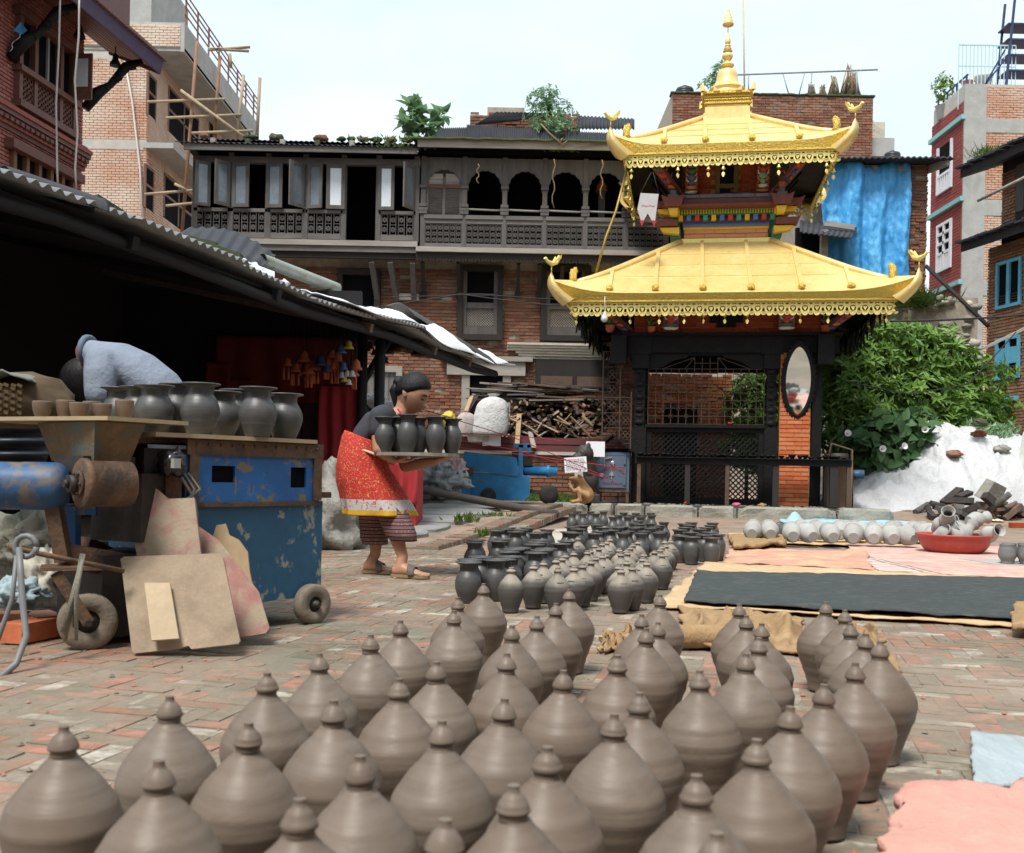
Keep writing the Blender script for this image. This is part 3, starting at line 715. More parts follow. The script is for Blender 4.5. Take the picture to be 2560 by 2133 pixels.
for i in range(8): tp('tile',MB().bb(-.96+.24*i+.006,-.96+.24*(i+1)-.006,-1.0,-.9,5.60,5.66),M_SLATE,tl)
for sg in(-1,1):
    for lv,(z,ex) in enumerate(((5.45,1.28),(5.12,1.22))):
        mb=MB().prism([(sg*.85,z),(sg*ex,z),(sg*(ex+.06),z+.16),(sg*(ex-.02),z+.12),(sg*.85,z+.11)],-1.0,-.78); tp('cornice_horn',mb,M_REDB)
        tp('corbel',MB().prism([(sg*.82,z-.14),(sg*(ex-.12),z-.10),(sg*(ex-.06),z-.02),(sg*.82,z-.02)],-.95,-.78),P_Y)
        tp('side_corbel',MB().prism([(sg*.8,z-.18),(sg*.98,z-.14),(sg*.98,z-.02),(sg*.8,z-.02)],-.77,.8),[P_G,P_T][lv])
    mb=MB().prism([(sg*.80,5.42),(sg*1.08,5.42),(sg*1.14,5.62),(sg*1.06,5.58),(sg*.82,5.58),(sg*.74,5.62)],-1.22,-1.0); tp('cornice_horn',mb,M_REDB)
    tp('corbel',MB().prism([(sg*.86,5.28),(sg*.98,5.28),(sg*1.02,5.40),(sg*.84,5.40)],-1.15,-.95),P_Y)
    tp('pedestal',MB().bb(sg*.94-.09,sg*.94+.09,-1.08,-.92,5.585,5.66).bb(sg*.94-.05,sg*.94+.05,-1.05,-.95,5.66,5.74),M_SLATE)
# ---- upper storey
uw_=tp('upper_storey_wall',MB().bb(-.78,.78,-.78,.78,5.56,6.4),M_LIME)
bricks(uw_,-.78,.78,5.66,6.28,-.785,.082,.34,M_TBRR,seed=8,skip=lambda x,z:abs(x)<.2 and z>5.75)
tp('upper_window',MB().bb(-.2,-.12,-.86,-.79,5.72,6.3).bb(.12,.2,-.86,-.79,5.72,6.3).bb(-.12,.12,-.80,-.79,5.72,6.3,m=1).prism([(-.12,5.80),(.12,5.80),(.15,5.88),(-.15,5.88)],-.87,-.80).bb(-.42,.42,-.82,-.79,5.66,5.72,m=2),[mat('dim_gilt',(.13,.09,.03),.3),M_SOOT,P_BL])
def strut(p,q,w_,cols,seed):
    random.seed(seed); p,q=Vector(p),Vector(q); mb=MB().bar(p,q,w_,.06); d=q-p; n_=Vector((0,-1,0)); 
    s_=tp('strut',mb,M_REDB); x=Vector((1,0,0)) if abs(d.x)<.3 else d.cross(n_).normalized(); 
    for k,(t,wx,hz,ci) in enumerate(((.12,.42,.05,0),(.25,.35,.06,1),(.38,.22,.09,2),(.52,.30,.10,2),(.66,.22,.08,3),(.80,.16,.07,2),(.9,.2,.05,1))):
        c=p+d*t+n_*.045; m2=MB().blob(c,(w_*wx*1.1,.035,hz*.62),8,.25,4,seed+k); tp('carved_figure',m2,cols[ci%len(cols)],s_)
        if k in(2,3,4):
            for sg in(-1,1):
                m2=MB().tube([c+x*sg*w_*.15,c+x*sg*w_*.36+Vector((0,-.02,.02)),c+x*sg*w_*.42+Vector((0,-.02,.08))],.014,6); tp('carved_arm',m2,cols[(ci+k)%len(cols)],s_)
DK=mat('dull_green',(.07,.14,.09),.3)
strut((-.62,-.82,5.66),(-.62,-1.12,6.28),.22,[P_W,P_O,mat('slate_blue',(.09,.12,.24),.3),DK],1)
strut((.62,-.82,5.66),(.62,-1.12,6.28),.22,[P_O,P_W,mat('pale_green',(.24,.34,.24),.3),P_R],2)
strut((-.8,-.8,5.66),(-1.4,-1.4,6.3),.2,[P_BL,P_O,P_R,DK],3); strut((.8,-.8,5.66),(1.4,-1.4,6.3),.2,[P_O,P_BL,mat('deep_blue',(.04,.06,.24),.3),P_R],4)
for sg,u_ in((-1,-.92),(1,.98)):
    strut((u_,VF-.1,3.12),(u_,VF-.45,3.6),.26,[P_W,DK,P_R,P_O],5+sg)
for sg in(-1,1): strut((sg*1.6,VF,3.12),(sg*2.25,VF-.6,3.62),.2,[P_BL,P_O,P_R,DK],8+sg)
for sg in (-1,1):
    for k in range(3): tp('strut',MB().bar((sg*.8,-.5+k*.5,5.66),(sg*1.35,-.5+k*.5,6.3),.12,.08),M_SOOT)
    for k in range(4): tp('strut',MB().bar((sg*1.6,-1.2+k*.75,3.12),(sg*2.2,-1.2+k*.75,3.6),.14,.09),M_SOOT)
tp('wall_niche',MB().bb(-.28,.28,VF-.10,VF-.075,3.28,3.48).bb(-.16,.16,VF-.10,VF-.075,3.2,3.28).bb(-.16,.16,VF-.1,VF-.075,3.48,3.54),M_SOOT)
# ---- finial
mb=MB().bb(-.43,.43,-.43,.43,7.12,7.30).bb(-.40,.40,-.40,.40,7.30,7.42).bb(-.37,.37,-.37,.37,7.42,7.46)
tp('finial_neck',mb,M_GOLD)
mb=MB()
for k in range(9):
    z=7.46+k*.022; h=.37+.045*abs(math.sin(k*1.25)); mb.bb(-h,h,-h,h,z,z+.022)
mb.bb(-.45,.45,-.45,.45,7.655,7.69); tp('finial_base',mb,M_GOLDE)
for k in range(4):
    M_=Matrix.Rotation(k*math.pi/2,4,'Z')
    for s in(-.44,-.2,.2,.44): tp('cresting',MB().prism([(s-.06,7.69),(s+.06,7.69),(s+(.05 if s>0 else -.05),7.69+(.14 if abs(s)>.3 else .08))],-.47,-.43,M=M_),M_GOLD)
pr=[(.36,7.70),(.37,7.75),(.30,7.80),(.33,7.86),(.30,7.90),(.235,7.95),(.20,8.05),(.185,8.14),(.15,8.22),(.07,8.26),(.06,8.28)]
tp('finial_dome',MB().lathe(smooth_prof(pr,4),28),M_GOLD)
pr=[(.05,8.27),(.115,8.30),(.12,8.34),(.07,8.37),(.05,8.39),(.06,8.42),(.095,8.47),(.095,8.52),(.05,8.57),(.09,8.585),(.05,8.60),(.075,8.635),(.04,8.65),(.06,8.69),(.03,8.71),(.05,8.74),(.05,8.80),(.028,8.87),(.012,8.95),(.01,9.05)]
tp('finial_spire',MB().lathe(smooth_prof(pr,3),20),M_GOLD)
mb=MB().lathe([(.012,9.05),(.10,9.07),(.105,9.09),(.09,9.13),(.085,9.16),(.075,9.17),(.07,9.22),(.06,9.23),(.05,9.28),(.02,9.31),(.025,9.34),(.004,9.42)],18); tp('finial_parasol',mb,M_GOLD)
# long pataka ribbon bar hanging from the spire down to the lower roof
pp=[TM.inverted()@W(1525,880/2.4+60,17.6), ]
tp('banner_chain',MB().tube([(-1.72,-1.62,6.0),(-1.9,-1.75,5.2),(-2.05,-1.85,4.75),(-2.22,-1.95,4.05)],.022,6),mat('old_brass',(.35,.24,.06),.2,9,.5,.2,.6))
# ================================================================ HOUSES
M_WOOD=mat('weathered_grey_wood',(.105,.096,.092),.35,5,.85,.5,stretch=(1,1,.18),col2=(.06,.05,.045),amt=.35,sc2=6)
M_WOODH=mat('weathered_wood_beam',(.14,.128,.122),.35,5,.85,.5,stretch=(.15,1,1),col2=(.07,.06,.055),amt=.35,sc2=6)
M_WOODP=mat('pale_bleached_wood',(.33,.30,.27),.3,6,.9,.4,stretch=(.12,1,1),col2=(.12,.10,.09),amt=.35,sc2=4)
M_WOODD=mat('dark_old_wood',(.026,.022,.021),.3,6,.85,.5,stretch=(1,1,.2))
M_DARK=flat('interior_dark',(.006,.006,.008),1,0,.1)  # near-black colour stands in for the shade of rooms and openings
M_ROOFD=mat('dark_rusted_sheet',(.03,.032,.04),.4,3,.7,.3,col2=(.06,.045,.035),amt=.3)
M_MOSS=mat('moss',(.055,.07,.03),.5,12,.95,.8,col2=(.10,.085,.06),amt=.4)
M_GLASS=mat('dusty_glass',(.14,.17,.20),.3,3,.16,0,spec=.8); M_GLASSB=mat('sky_reflection_glass',(.62,.66,.70),.12,2,.2,0,spec=.6)  # M_GLASSB: pale pane colour stands in for a white sky reflection
M_TILEW=mat('pale_plaster',(.5,.47,.40),.2,4,.9,.4,col2=(.33,.25,.17),amt=.35)
OLDC=[(.22,.085,.05),(.27,.115,.07),(.21,.105,.072),(.33,.14,.08),(.26,.16,.115),(.18,.08,.05)]
M_OLDB,M_OLDB1=brickmat('old_brick',OLDC,(.26,.21,.16),.3),brickmat('old_brick_single',OLDC,(.26,.21,.16),.3,True)
M_MORT=mat('old_mortar',(.36,.31,.25),.35,6,.95,.5,col2=(.13,.11,.09),amt=.3)
NEWC=[(.52,.235,.14),(.58,.29,.185),(.48,.215,.13),(.56,.34,.24),(.53,.26,.16)]
M_NEWB,M_NEWB1=brickmat('new_brick',NEWC,(.60,.50,.41),.52,dsc=.4),brickmat('new_brick_single',NEWC,(.60,.50,.41),.52,True,dsc=.4)  # pale patches put the wall's washed-out sunlit brightness into the colour
M_CEM=mat('grey_cement',(.36,.355,.34),.2,2.5,.9,.4,col2=(.24,.235,.225),amt=.35,sc2=1.2)
M_CEML=mat('pale_cement_mortar',(.44,.41,.37),.2,5,.95,.5)
_ub={}
def brickwall(parent,O,u,n,w_,h,course,bl,openings,mA,mB,ns=0,seed=1,rough=.006,miss=0.0,dep=.03):
    """bricks standing proud of a wall plane through O; parent is a mesh or Empty at world offset, unrotated"""
    random.seed(seed); O,u,n=Vector(O),Vector(u).normalized(),Vector(n).normalized(); off=wloc(parent); mb=MB(); L_=[]
    if mB.name not in _ub: _ub[mB.name]=MB().box((0,0,0),(1,1,1)).mesh('brick',mB)
    nr=int(h/course); rz=math.atan2(u.y,u.x)
    for i in range(nr):
        x=-(bl*.5 if i%2 else 0)
        while x<w_-.02:
            a,b=max(x,0),min(x+bl,w_); x+=bl
            z0,z1=i*course,(i+1)*course; zm=(z0+z1)/2; xm=(a+b)/2
            if b-a<.05 or random.random()<miss: continue
            cut=False
            for (p,q,r,s) in openings:
                if r<zm<s:
                    if p<=a and b<=q: cut=True
                    elif a<p<b: b=p
                    elif a<q<b: a=q
            if cut or b-a<.04: continue
            L_.append(((a+b)/2,zm,b-a-.016,course-.017,rnd(-rough,rough)))
    if ns:
        L_.sort(key=lambda e:rnd(0,1)); sing=L_[:ns]; L_=L_[ns:]
        for x,z,l,hh,p in sing:
            c=O+u*x+Vector((0,0,z))+n*(p); inst('brick',_ub[mB.name],parent,c-off,(0,0,rz),(l,dep,hh))
    for x,z,l,hh,p in L_:
        c=O+u*x+Vector((0,0,z))+n*p; a=u*(l/2); d=n*(dep/2); zz=Vector((0,0,hh/2))
        mb.add([c-a-d-zz,c+a-d-zz,c+a+d-zz,c-a+d-zz,c-a-d+zz,c+a-d+zz,c+a+d+zz,c-a+d+zz],[(0,3,2,1),(4,5,6,7),(3,7,6,2),(0,1,5,4),(1,2,6,5),(0,4,7,3)],0,False,rnd(.001,1))
    o=obj('brickwork',mb,mA,parent,kind='stuff'); return o
def corrugated(P0,P1,Q0,Q1,n,amp=.012,per=10,thick=.004,sag=None):
    """sheet from edge P0-P1 to edge Q0-Q1 with waves running from P to Q"""
    P0,P1,Q0,Q1=map(Vector,(P0,P1,Q0,Q1)); nn=(P1-P0).cross(Q0-P0).normalized()
    mb=MB()
    def fn(a,b):
        p=P0.lerp(P1,a).lerp(Q0.lerp(Q1,a),b); s=sag(a,b) if sag else 0
        return p+nn*(amp*math.sin(a*n*2*math.pi))+Vector((0,0,s))
    mb.grid(n*per//1,6 if sag else 1,fn,thick=nn*thick,sm=True); return mb
DG=21.4; DW=22.0
def gp(px,py,D=DG): return W(px*K21,py*K21,D)
def panel(parent,x0,x1,z0,z1,y,seed,m,style=0):
    """pierced carved balustrade panel: frame, petals and scrolls"""
    mb=MB(); w_=x1-x0; cx=(x0+x1)/2; e=w_*.10
    mb.bb(x0,x0+e,y,y+.03,z0,z1).bb(x1-e,x1,y,y+.03,z0,z1).bb(x0+e,x1-e,y,y+.03,z0,z0+e).bb(x0+e,x1-e,y,y+.03,z1-e,z1)
    hh=(z1-z0)
    for f in((.27,.74) if style==0 else (.2,.5,.8)):
        cz=z0+hh*f; rr=w_*.40
        for k in range(8):
            a=k*math.pi/4+.2*style; p=Vector((cx,y+.012,cz)); q=p+Vector((math.cos(a)*rr,0,math.sin(a)*rr*1.05)); mb.bar(p,q,.018,.02,up=(0,1,0))
        mb.tube([(cx+math.cos(k*math.pi/5)*rr*.62,y+.012,cz+math.sin(k*math.pi/5)*rr*.62) for k in range(10)],.011,4,closed=True)
        mb.lathe([(.02,0),(.02,.02)],8,M=T((cx,y+.03,cz),R(90),0,0))
    mb.bb(x0+e,x1-e,y+.002,y+.025,z0+hh*.49,z0+hh*.52)
    return obj('carved_panel',mb,m,parent)
def casement(parent,x0,x1,z0,z1,y,ang,side,glass):
    """window leaf hinged at its x0 (side -1) or x1 (side 1) edge, opened outwards by ang"""
    w_=x1-x0; mb=MB(); e=w_*.2
    M_=T((x0 if side<0 else x1,y,z0),0,0,-ang if side<0 else ang); sx=0 if side<0 else -w_
    def bx(a,b,c,d,m=0):
        P=MB().bb(sx+a,sx+b,-.02,.02,c,d); mb.add([M_@Vector(p) for p in P.v],P.f)
    h=z1-z0; bx(0,e,0,h); bx(w_-e,w_,0,h); bx(e,w_-e,0,e); bx(e,w_-e,h-e,h)
    o=obj('casement',mb,M_WOOD,parent)
    P=MB().bb(sx+e,sx+w_-e,-.004,.004,e,h-e); g_=MB().add([M_@Vector(p) for p in P.v],P.f); obj('pane',g_,glass,o); return o
# ---------------- glazed gallery house (left)
hA=thing('gallery_house','old timber house with open glazed casements over a carved balustrade','house',(-5,DW,0))
xa,xb=gp(400,430).x,gp(856,430).x
def zA(py,px=620): return gp(px,py).z
zs,zr,zt_,ze=zA(492),zA(432),zA(338),zA(312)
wx0=gp(400,430).x
# rooms behind
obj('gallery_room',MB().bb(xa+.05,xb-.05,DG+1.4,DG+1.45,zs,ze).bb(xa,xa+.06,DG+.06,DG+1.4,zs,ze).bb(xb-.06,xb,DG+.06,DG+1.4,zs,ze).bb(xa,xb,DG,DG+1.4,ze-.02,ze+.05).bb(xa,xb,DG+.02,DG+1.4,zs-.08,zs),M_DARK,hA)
cs=.3086
def c2x(c): return (440+c*cs)/K21          # crop coordinate -> 2100 px
bays=[(155,428),(452,727),(757,1030),(1060,1337),(1655,1927)]
random.seed(31)
for bi,(a,b) in enumerate(bays):
    X0,X1=gp(c2x(a),470).x,gp(c2x(b),470).x; n=4; e=.02
    for k in range(n):
        p0=X0+(X1-X0)*k/n+e; p1=X0+(X1-X0)*(k+1)/n-e; panel(hA,p0,p1,zs+.13,zr-.05,DG-.01,k,M_WOOD,0)
    obj('rail',MB().bb(X0-.03,X1+.03,DG-.03,DG+.06,zr-.05,zr+.02),M_WOODH,hA); obj('lower_rail',MB().bb(X0-.03,X1+.03,DG-.02,DG+.05,zs+.02,zs+.13),M_WOODH,hA)
for c in(152,440,742,1045,1355,1637,1945):
    X=gp(c2x(c),470).x; obj('post',MB().bb(X-.055,X+.055,DG-.03,DG+.09,zs,ze-.05),M_WOOD,hA)
for (a,b,an,sd,gl) in((165,285,.5,1,0),(340,440,.85,1,0),(462,602,.1,-1,0),(737,872,.12,-1,0),(937,1042,.9,1,0),(1072,1198,.25,-1,0),(1222,1372,.03,1,1),(1640,1772,.04,-1,1),(1852,1930,1.05,1,0)):
    X0,X1=gp(c2x(a),400).x,gp(c2x(b),400).x
    if an>.7: X0=X1-(X1-X0)/math.cos(an)*.9
    casement(hA,X0,X1,zr+.03,zt_,DG-.06,an,sd,[M_GLASS,M_GLASSB][gl])
obj('head_beam',MB().bb(xa-.05,xb+.05,DG-.04,DG+.1,zt_+.01,zt_+.14),M_WOODH,hA)
obj('eave_board',MB().bb(xa-.12,xb+.02,DG-.42,DG-.38,ze-.12,ze+.0),M_WOODH,hA)
obj('sill_beam',MB().bb(xa+.9,xb+.02,DG-.10,DG+.06,zs-.12,zs-.01),M_WOODP,hA); obj('floor_beam',MB().bb(xa,xb+.02,DG-.06,DG+.1,zs-.24,zs-.125),M_WOODH,hA); obj('under_beam',MB().bb(xa,xb,DG-.0,DG+.1,zs-.36,zs-.245),M_WOODD,hA)
ra=obj('roof',corrugated((xa-.3,DG-.46,ze+.02),(xb+.03,DG-.46,ze+.0),(xa-.3,DG+1.6,ze+.62),(xb+.03,DG+1.6,ze+.55),44,.014,6),M_ROOFD,hA)
obj('upper_roof_sheet',corrugated((xa-.1,DG-.1,ze+.2),(xb+.03,DG-.1,ze+.18),(xa-.1,DG+1.9,ze+.75),(xb+.03,DG+1.9,ze+.7),44,.014,6),M_ROOFD,ra)
for k in range(6):
    X=xa+.4+k*.72; obj('rafter_end',MB().bb(X-.05,X+.05,DG-.2,DG-.08,ze+.06,ze+.2),M_MOSS if k%2 else M_WOODP,ra)
for k in range(16):
    X=rnd(xa,xb); obj('roof_stone',MB().blob((X,DG+.35,ze+.40),(rnd(.08,.17),.1,rnd(.05,.09)),6,.2,2,k),[M_MOSS,M_OLDB1][k%3==0],ra)
# ---------------- arcaded gallery house (right)
hB=thing('arcade_house','old brick house with an arched timber gallery and patched sheet roof','house',(0,DW,0))
def c3x(c): return (1000+c*cs)/K21
def c3y(c): return (200+c*cs)/K21
xc,xd=gp(c3x(140),430).x,gp(1440,430).x
def zB(c,x=900): return gp(c3x(x),c3y(c)).z
ze2,zr2,zs2=zB(600),zB(1125),zB(1375)
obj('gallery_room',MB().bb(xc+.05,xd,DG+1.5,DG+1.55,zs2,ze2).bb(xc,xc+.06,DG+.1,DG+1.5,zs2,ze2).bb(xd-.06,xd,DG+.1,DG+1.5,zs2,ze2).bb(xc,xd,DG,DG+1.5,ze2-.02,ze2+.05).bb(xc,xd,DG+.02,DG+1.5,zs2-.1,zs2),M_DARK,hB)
posts=[185,520,845,1170,1500,1830,2160]
PX=[gp(c3x(c),450).x for c in posts]
zat,zas=zB(720),zB(870)
for i,X in enumerate(PX):
    mb=MB().bb(X-.05,X+.05,DG-.02,DG+.1,zs2,ze2-.08)
    for z,w_ in((zr2+.1,.085),(zr2+.17,.095),(zr2+.25,.08),(zas-.02,.075)): mb.bb(X-w_,X+w_,DG-.05,DG+.13,z-.03,z+.03)
    obj('carved_post',mb,M_WOOD,hB)
for i in range(6):
    X0,X1=PX[i]+.05,PX[i+1]-.05; cx=(X0+X1)/2; w_=(X1-X0)/2; top=ze2-.1
    pts=[(X0,top),(X0,zas-.12)]
    for k in range(17):
        a=math.pi-math.pi*k/16; rr=.93+(.025 if k%2 else -.025); pts.append((cx+math.cos(a)*w_*rr,zas-.02+math.sin(a)*(zat-zas)*rr))
    pts+=[(X1,zas-.12),(X1,top)]
    obj('arch',MB().prism(pts,DG+.0,DG+.05),M_WOOD,hB)
    if i==0:
        s_=obj('shutter',MB().bb(X0,X1,DG+.051,DG+.07,zr2+.06,zat),M_WOODD,hB)
        for k in range(26):
            z=zr2+.12+k*(zat-zr2-.16)/26
            if z>zas+.25: continue
            for (p,q) in((X0+.06,cx-.03),(cx+.03,X1-.06)): obj('slat',MB().box(((p+q)/2,DG+.045,z),(q-p,.012,.045),M=rot3(.5,0,0)),M_WOODP if k>14 else M_WOOD,s_)
        for x in(X0+.03,cx,X1-.03): obj('stile',MB().bb(x-.03,x+.03,DG+.02,DG+.05,zr2+.06,zas+.2),M_WOOD,s_)
        obj('cross_rail',MB().bb(X0,X1,DG+.015,DG+.05,zr2+.62,zr2+.70),mat('reddish_wood',(.14,.06,.045),.3),s_)
    else: obj('hand_rail',MB().tube([(X0,DG+.03,zr2+.19),(X1,DG+.03,zr2+.17)],.022,6),M_WOODP,hB)
    n=6
    for k in range(n):
        p0=X0+(X1-X0)*k/n+.008; p1=X0+(X1-X0)*(k+1)/n-.008; panel(hB,p0,p1,zs2+.10,zr2-.13,DG+.0,k,M_WOOD,1)
    obj('rail',MB().bb(X0-.02,X1+.02,DG-.04,DG+.08,zr2-.03,zr2+.05),M_WOODH,hB); obj('mid_rail',MB().bb(X0,X1,DG-.01,DG+.06,zr2-.12,zr2-.035),M_WOODH,hB); obj('lower_rail',MB().bb(X0,X1,DG-.02,DG+.06,zs2+.01,zs2+.10),M_WOODH,hB)
obj('sill_beam',MB().bb(xc,xd,DG-.16,DG+.06,zs2-.10,zs2),M_WOODP,hB)
mb=MB().bb(xc,xd,DG-.09,DG+.05,zs2-.22,zs2-.105)
k=xc
while k<xd-.1: mb.prism([(k,zs2-.22),(k+.13,zs2-.22),(k+.11,zs2-.29),(k+.065,zs2-.25),(k+.02,zs2-.29)],DG-.085,DG-.05); k+=.135
obj('carved_valance',mb,M_WOODD,hB)
obj('eave_board',MB().bb(xc+.03,xd,DG-.5,DG-.46,ze2-.04,ze2+.12),M_WOODP,hB)
rb=obj('mossy_eave',MB().grid(40,4,lambda a,b:(xc-.1+(xd-xc+.1)*a,DG-.58+.9*b,ze2+.14+.20*b+.035*mnoise.noise(Vector((a*30,b*3,1)))),thick=(0,0,-.05)),M_MOSS,hB)
obj('roof',MB().bb(xc,xd,DG+.25,DG+1.6,ze2+.1,ze2+.3),M_ROOFD,hB)
zb0,zb1=zB(535),zB(375)
for k,(a,b,h0,h1) in enumerate(((250,545,392,385),(540,760,362,372),(755,1080,378,395),(1060,1420,405,415),(1400,1720,418,430))):
    P0,P1=gp(c3x(a),c3y(545),23.0+k*.03),gp(c3x(b),c3y(545),23.0+k*.03); Q0,Q1=gp(c3x(a),c3y(h0),23.9),gp(c3x(b),c3y(h1),23.9); P0.z-=.5; P1.z-=.5
    obj('roof_sheet',corrugated(P0,P1,Q0,Q1,18,.02,6),M_ROOFD,hB)
obj('ruined_wall',MB().bb(gp(c3x(560),350,24.6).x,gp(c3x(1450),350,24.6).x,24.5,24.9,ze2+.3,gp(c3x(700),c3y(300),24.6).z).bb(gp(c3x(700),350,24.6).x,gp(c3x(1000),350,24.6).x,24.5,24.9,ze2+1,gp(c3x(700),c3y(232),24.6).z),M_MORT,hB)
rw=Vector((gp(c3x(560),350,24.5).x,24.49,ze2+.9)); wlen=gp(c3x(1450),350,24.5).x-rw.x
brickwall(hB,rw,(1,0,0),(0,-1,0),wlen,gp(c3x(700),c3y(250),24.5).z-rw.z,.07,.22,[],M_OLDB,M_OLDB1,0,5,.02,.1)
obj('fallen_roof_sheet',corrugated((gp(c3x(600),c3y(370),24.2)),(gp(c3x(950),c3y(330),24.2)),(gp(c3x(780),c3y(260),24.3)),(gp(c3x(1300),c3y(270),24.3)),16,.02,6),M_ROOFD,hB)
obj('fallen_roof_sheet',corrugated(gp(c3x(1430),c3y(400),24.2),gp(c3x(1900),c3y(400),24.2),gp(c3x(1430),c3y(290),24.6),gp(c3x(1900),c3y(315),24.6),16,.02,6),M_ROOFD,hB)
# ---------------- brick wall below the galleries with its windows
def wp(px,py): return W(px*K21,py*K21,DW)
bx0,bx1=wp(560,700).x,wp(1325,700).x; bz0,bz1=1.0,zs2-.3
obj('wall',MB().bb(bx0,bx1,DW+.02,DW+.3,.2,bz1+.3),M_MORT,hB)
ops=[]
def op(a,b,c,d): p,q=wp(a,d),wp(b,c); ops.append((p.x-bx0,q.x-bx0,p.z-bz0,q.z-bz0)); return p.x,q.x,p.z,q.z
W1=op(937,1033,548,698); W2=op(1107,1212,548,700); W3=op(692,782,555,640); DR=op(945,1048,752,905); LD=op(738,826,752,870); RP=op(1097,1260,735,800)
brickwall(hB,(bx0,DW,bz0),(1,0,0),(0,-1,0),bx1-bx0,bz1-bz0,.073,.225,ops,M_OLDB,M_OLDB1,300,6,.012,.02)
# exposed orange brick low on the left
def frame(parent,x0,x1,z0,z1,y,t,m,nm='window_frame',dep=.16):
    return obj(nm,MB().bb(x0,x0+t,y-dep,y+.1,z0,z1).bb(x1-t,x1,y-dep,y+.1,z0,z1).bb(x0+t,x1-t,y-dep,y+.1,z0,z0+t).bb(x0+t,x1-t,y-dep,y+.1,z1-t,z1),m,parent)
for (x0,x1,z0,z1) in(W1,W2):
    f_=frame(hB,x0,x1,z0,z1,DW,.12,M_WOODD); obj('inner_frame',MB().bb(x0+.12,x0+.2,DW-.1,DW+.05,z0+.12,z1-.12).bb(x1-.2,x1-.12,DW-.1,DW+.05,z0+.12,z1-.12).bb(x0+.2,x1-.2,DW-.1,DW+.05,z0+.12,z0+.3).bb(x0+.2,x1-.2,DW-.11,DW+.05,z0+.68,z0+.80),M_WOOD,f_)
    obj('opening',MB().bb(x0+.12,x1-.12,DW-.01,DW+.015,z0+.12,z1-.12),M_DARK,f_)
    lm=MB(); st=.055; u0,u1,a0,a1=x0+.2,x1-.2,z0+.31,z0+.68
    for sg in(1,-1):
        k=-(a1-a0)
        while k<(u1-u0):
            s0=max(0,-k); s1=min(a1-a0,(u1-u0)-k)
            if s1-s0>.02:
                if sg==1: lm.bar((u0+k+s0,DW-.04,a0+s0),(u0+k+s1,DW-.04,a0+s1),.014,.01,up=(0,1,0))
                else: lm.bar((u0+k+s0,DW-.052,a1-s0),(u0+k+s1,DW-.052,a1-s1),.014,.01,up=(0,1,0))
            k+=st
    obj('lattice',lm,M_WOODP,f_)
    obj('bar',MB().bb(x0+.2,x1-.2,DW-.08,DW-.05,z0+.95,z0+1.0),M_WOOD,f_)
f_=frame(hB,*W3,DW,.12,M_WOODD); obj('opening',MB().bb(W3[0]+.1,W3[1]-.1,DW-.01,DW+.015,W3[2],W3[3]-.1),M_DARK,f_)
f_=frame(hB,*DR,DW,.17,M_WOODP,'door_frame',.1); obj('opening',MB().bb(DR[0]+.15,DR[1]-.15,DW-.02,DW+.015,DR[2],DR[3]-.15),M_DARK,f_)
p,q=wp(903,752),wp(1092,742); obj('door_lintel',MB().bb(p.x,q.x,DW-.2,DW-.02,q.z-.02,q.z+.08).bb(p.x+.15,q.x-.15,DW-.14,DW-.02,q.z-.32,q.z-.02),M_WOODP,hB)
f_=frame(hB,*LD,DW,.13,M_WOODP,'door_frame',.1)
for k in range(4):
    x=LD[0]+.13+(LD[1]-LD[0]-.26)*k/4; obj('plank',MB().bb(x+.006,x+(LD[1]-LD[0]-.26)/4-.006,DW-.03,DW+.01,LD[2]+.1,LD[3]-.13),mat('grey_door_plank',(.17,.165,.16),.35,5,.9,.4,stretch=(1,1,.1),col2=(.08,.08,.08),amt=.4) if k==0 else bpy.data.materials['grey_door_plank'],f_)
f_=obj('panelled_shutter',MB().bb(RP[0],RP[1],DW-.06,DW+.01,RP[2],RP[3]),M_WOODD,hB)
for a,b in((.07,.47),(.53,.95)):
    x0=RP[0]+(RP[1]-RP[0])*a; x1=RP[0]+(RP[1]-RP[0])*b; obj('shutter_panel',MB().bb(x0,x1,DW-.1,DW-.06,RP[2]+.05,RP[2]+.3),mat('brown_panel',(.11,.07,.05),.3) if a<.1 else bpy.data.materials['brown_panel'],f_)
p,q=wp(1040,735),wp(1260,703)
for k in range(6): obj('cornice_course',MB().bb(p.x+.06*(5-k)*(k<3),q.x,DW-.06-.03*k,DW,p.z+.055*k,p.z+.055*(k+1)-.006),M_TILEW,hB)
# carved struts under the gallery
for px in(870,942,1062,1105,1150):
    a=wp(px,600); obj('gallery_strut',MB().bar((a.x,DW-.06,a.z-.05),(a.x,DG+.0,zs2-.3),.08,.08).bb(a.x-.07,a.x+.07,DW-.12,DW-.02,a.z-.12,a.z),M_WOODD,hB)
for px,qx in((762,776),(800,815),(846,850)):
    a=wp(qx,618); b=gp(px,528); obj('prop',MB().bar((a.x,DW-.1,a.z),(b.x,DG+.05,zs2-.3),.11,.09),M_WOOD,hB)
a,b=wp(812,612),wp(860,618); obj('prop_sill',MB().bb(a.x,b.x,DW-.15,DW-.03,a.z-.05,a.z+.08),M_WOODP,hB)
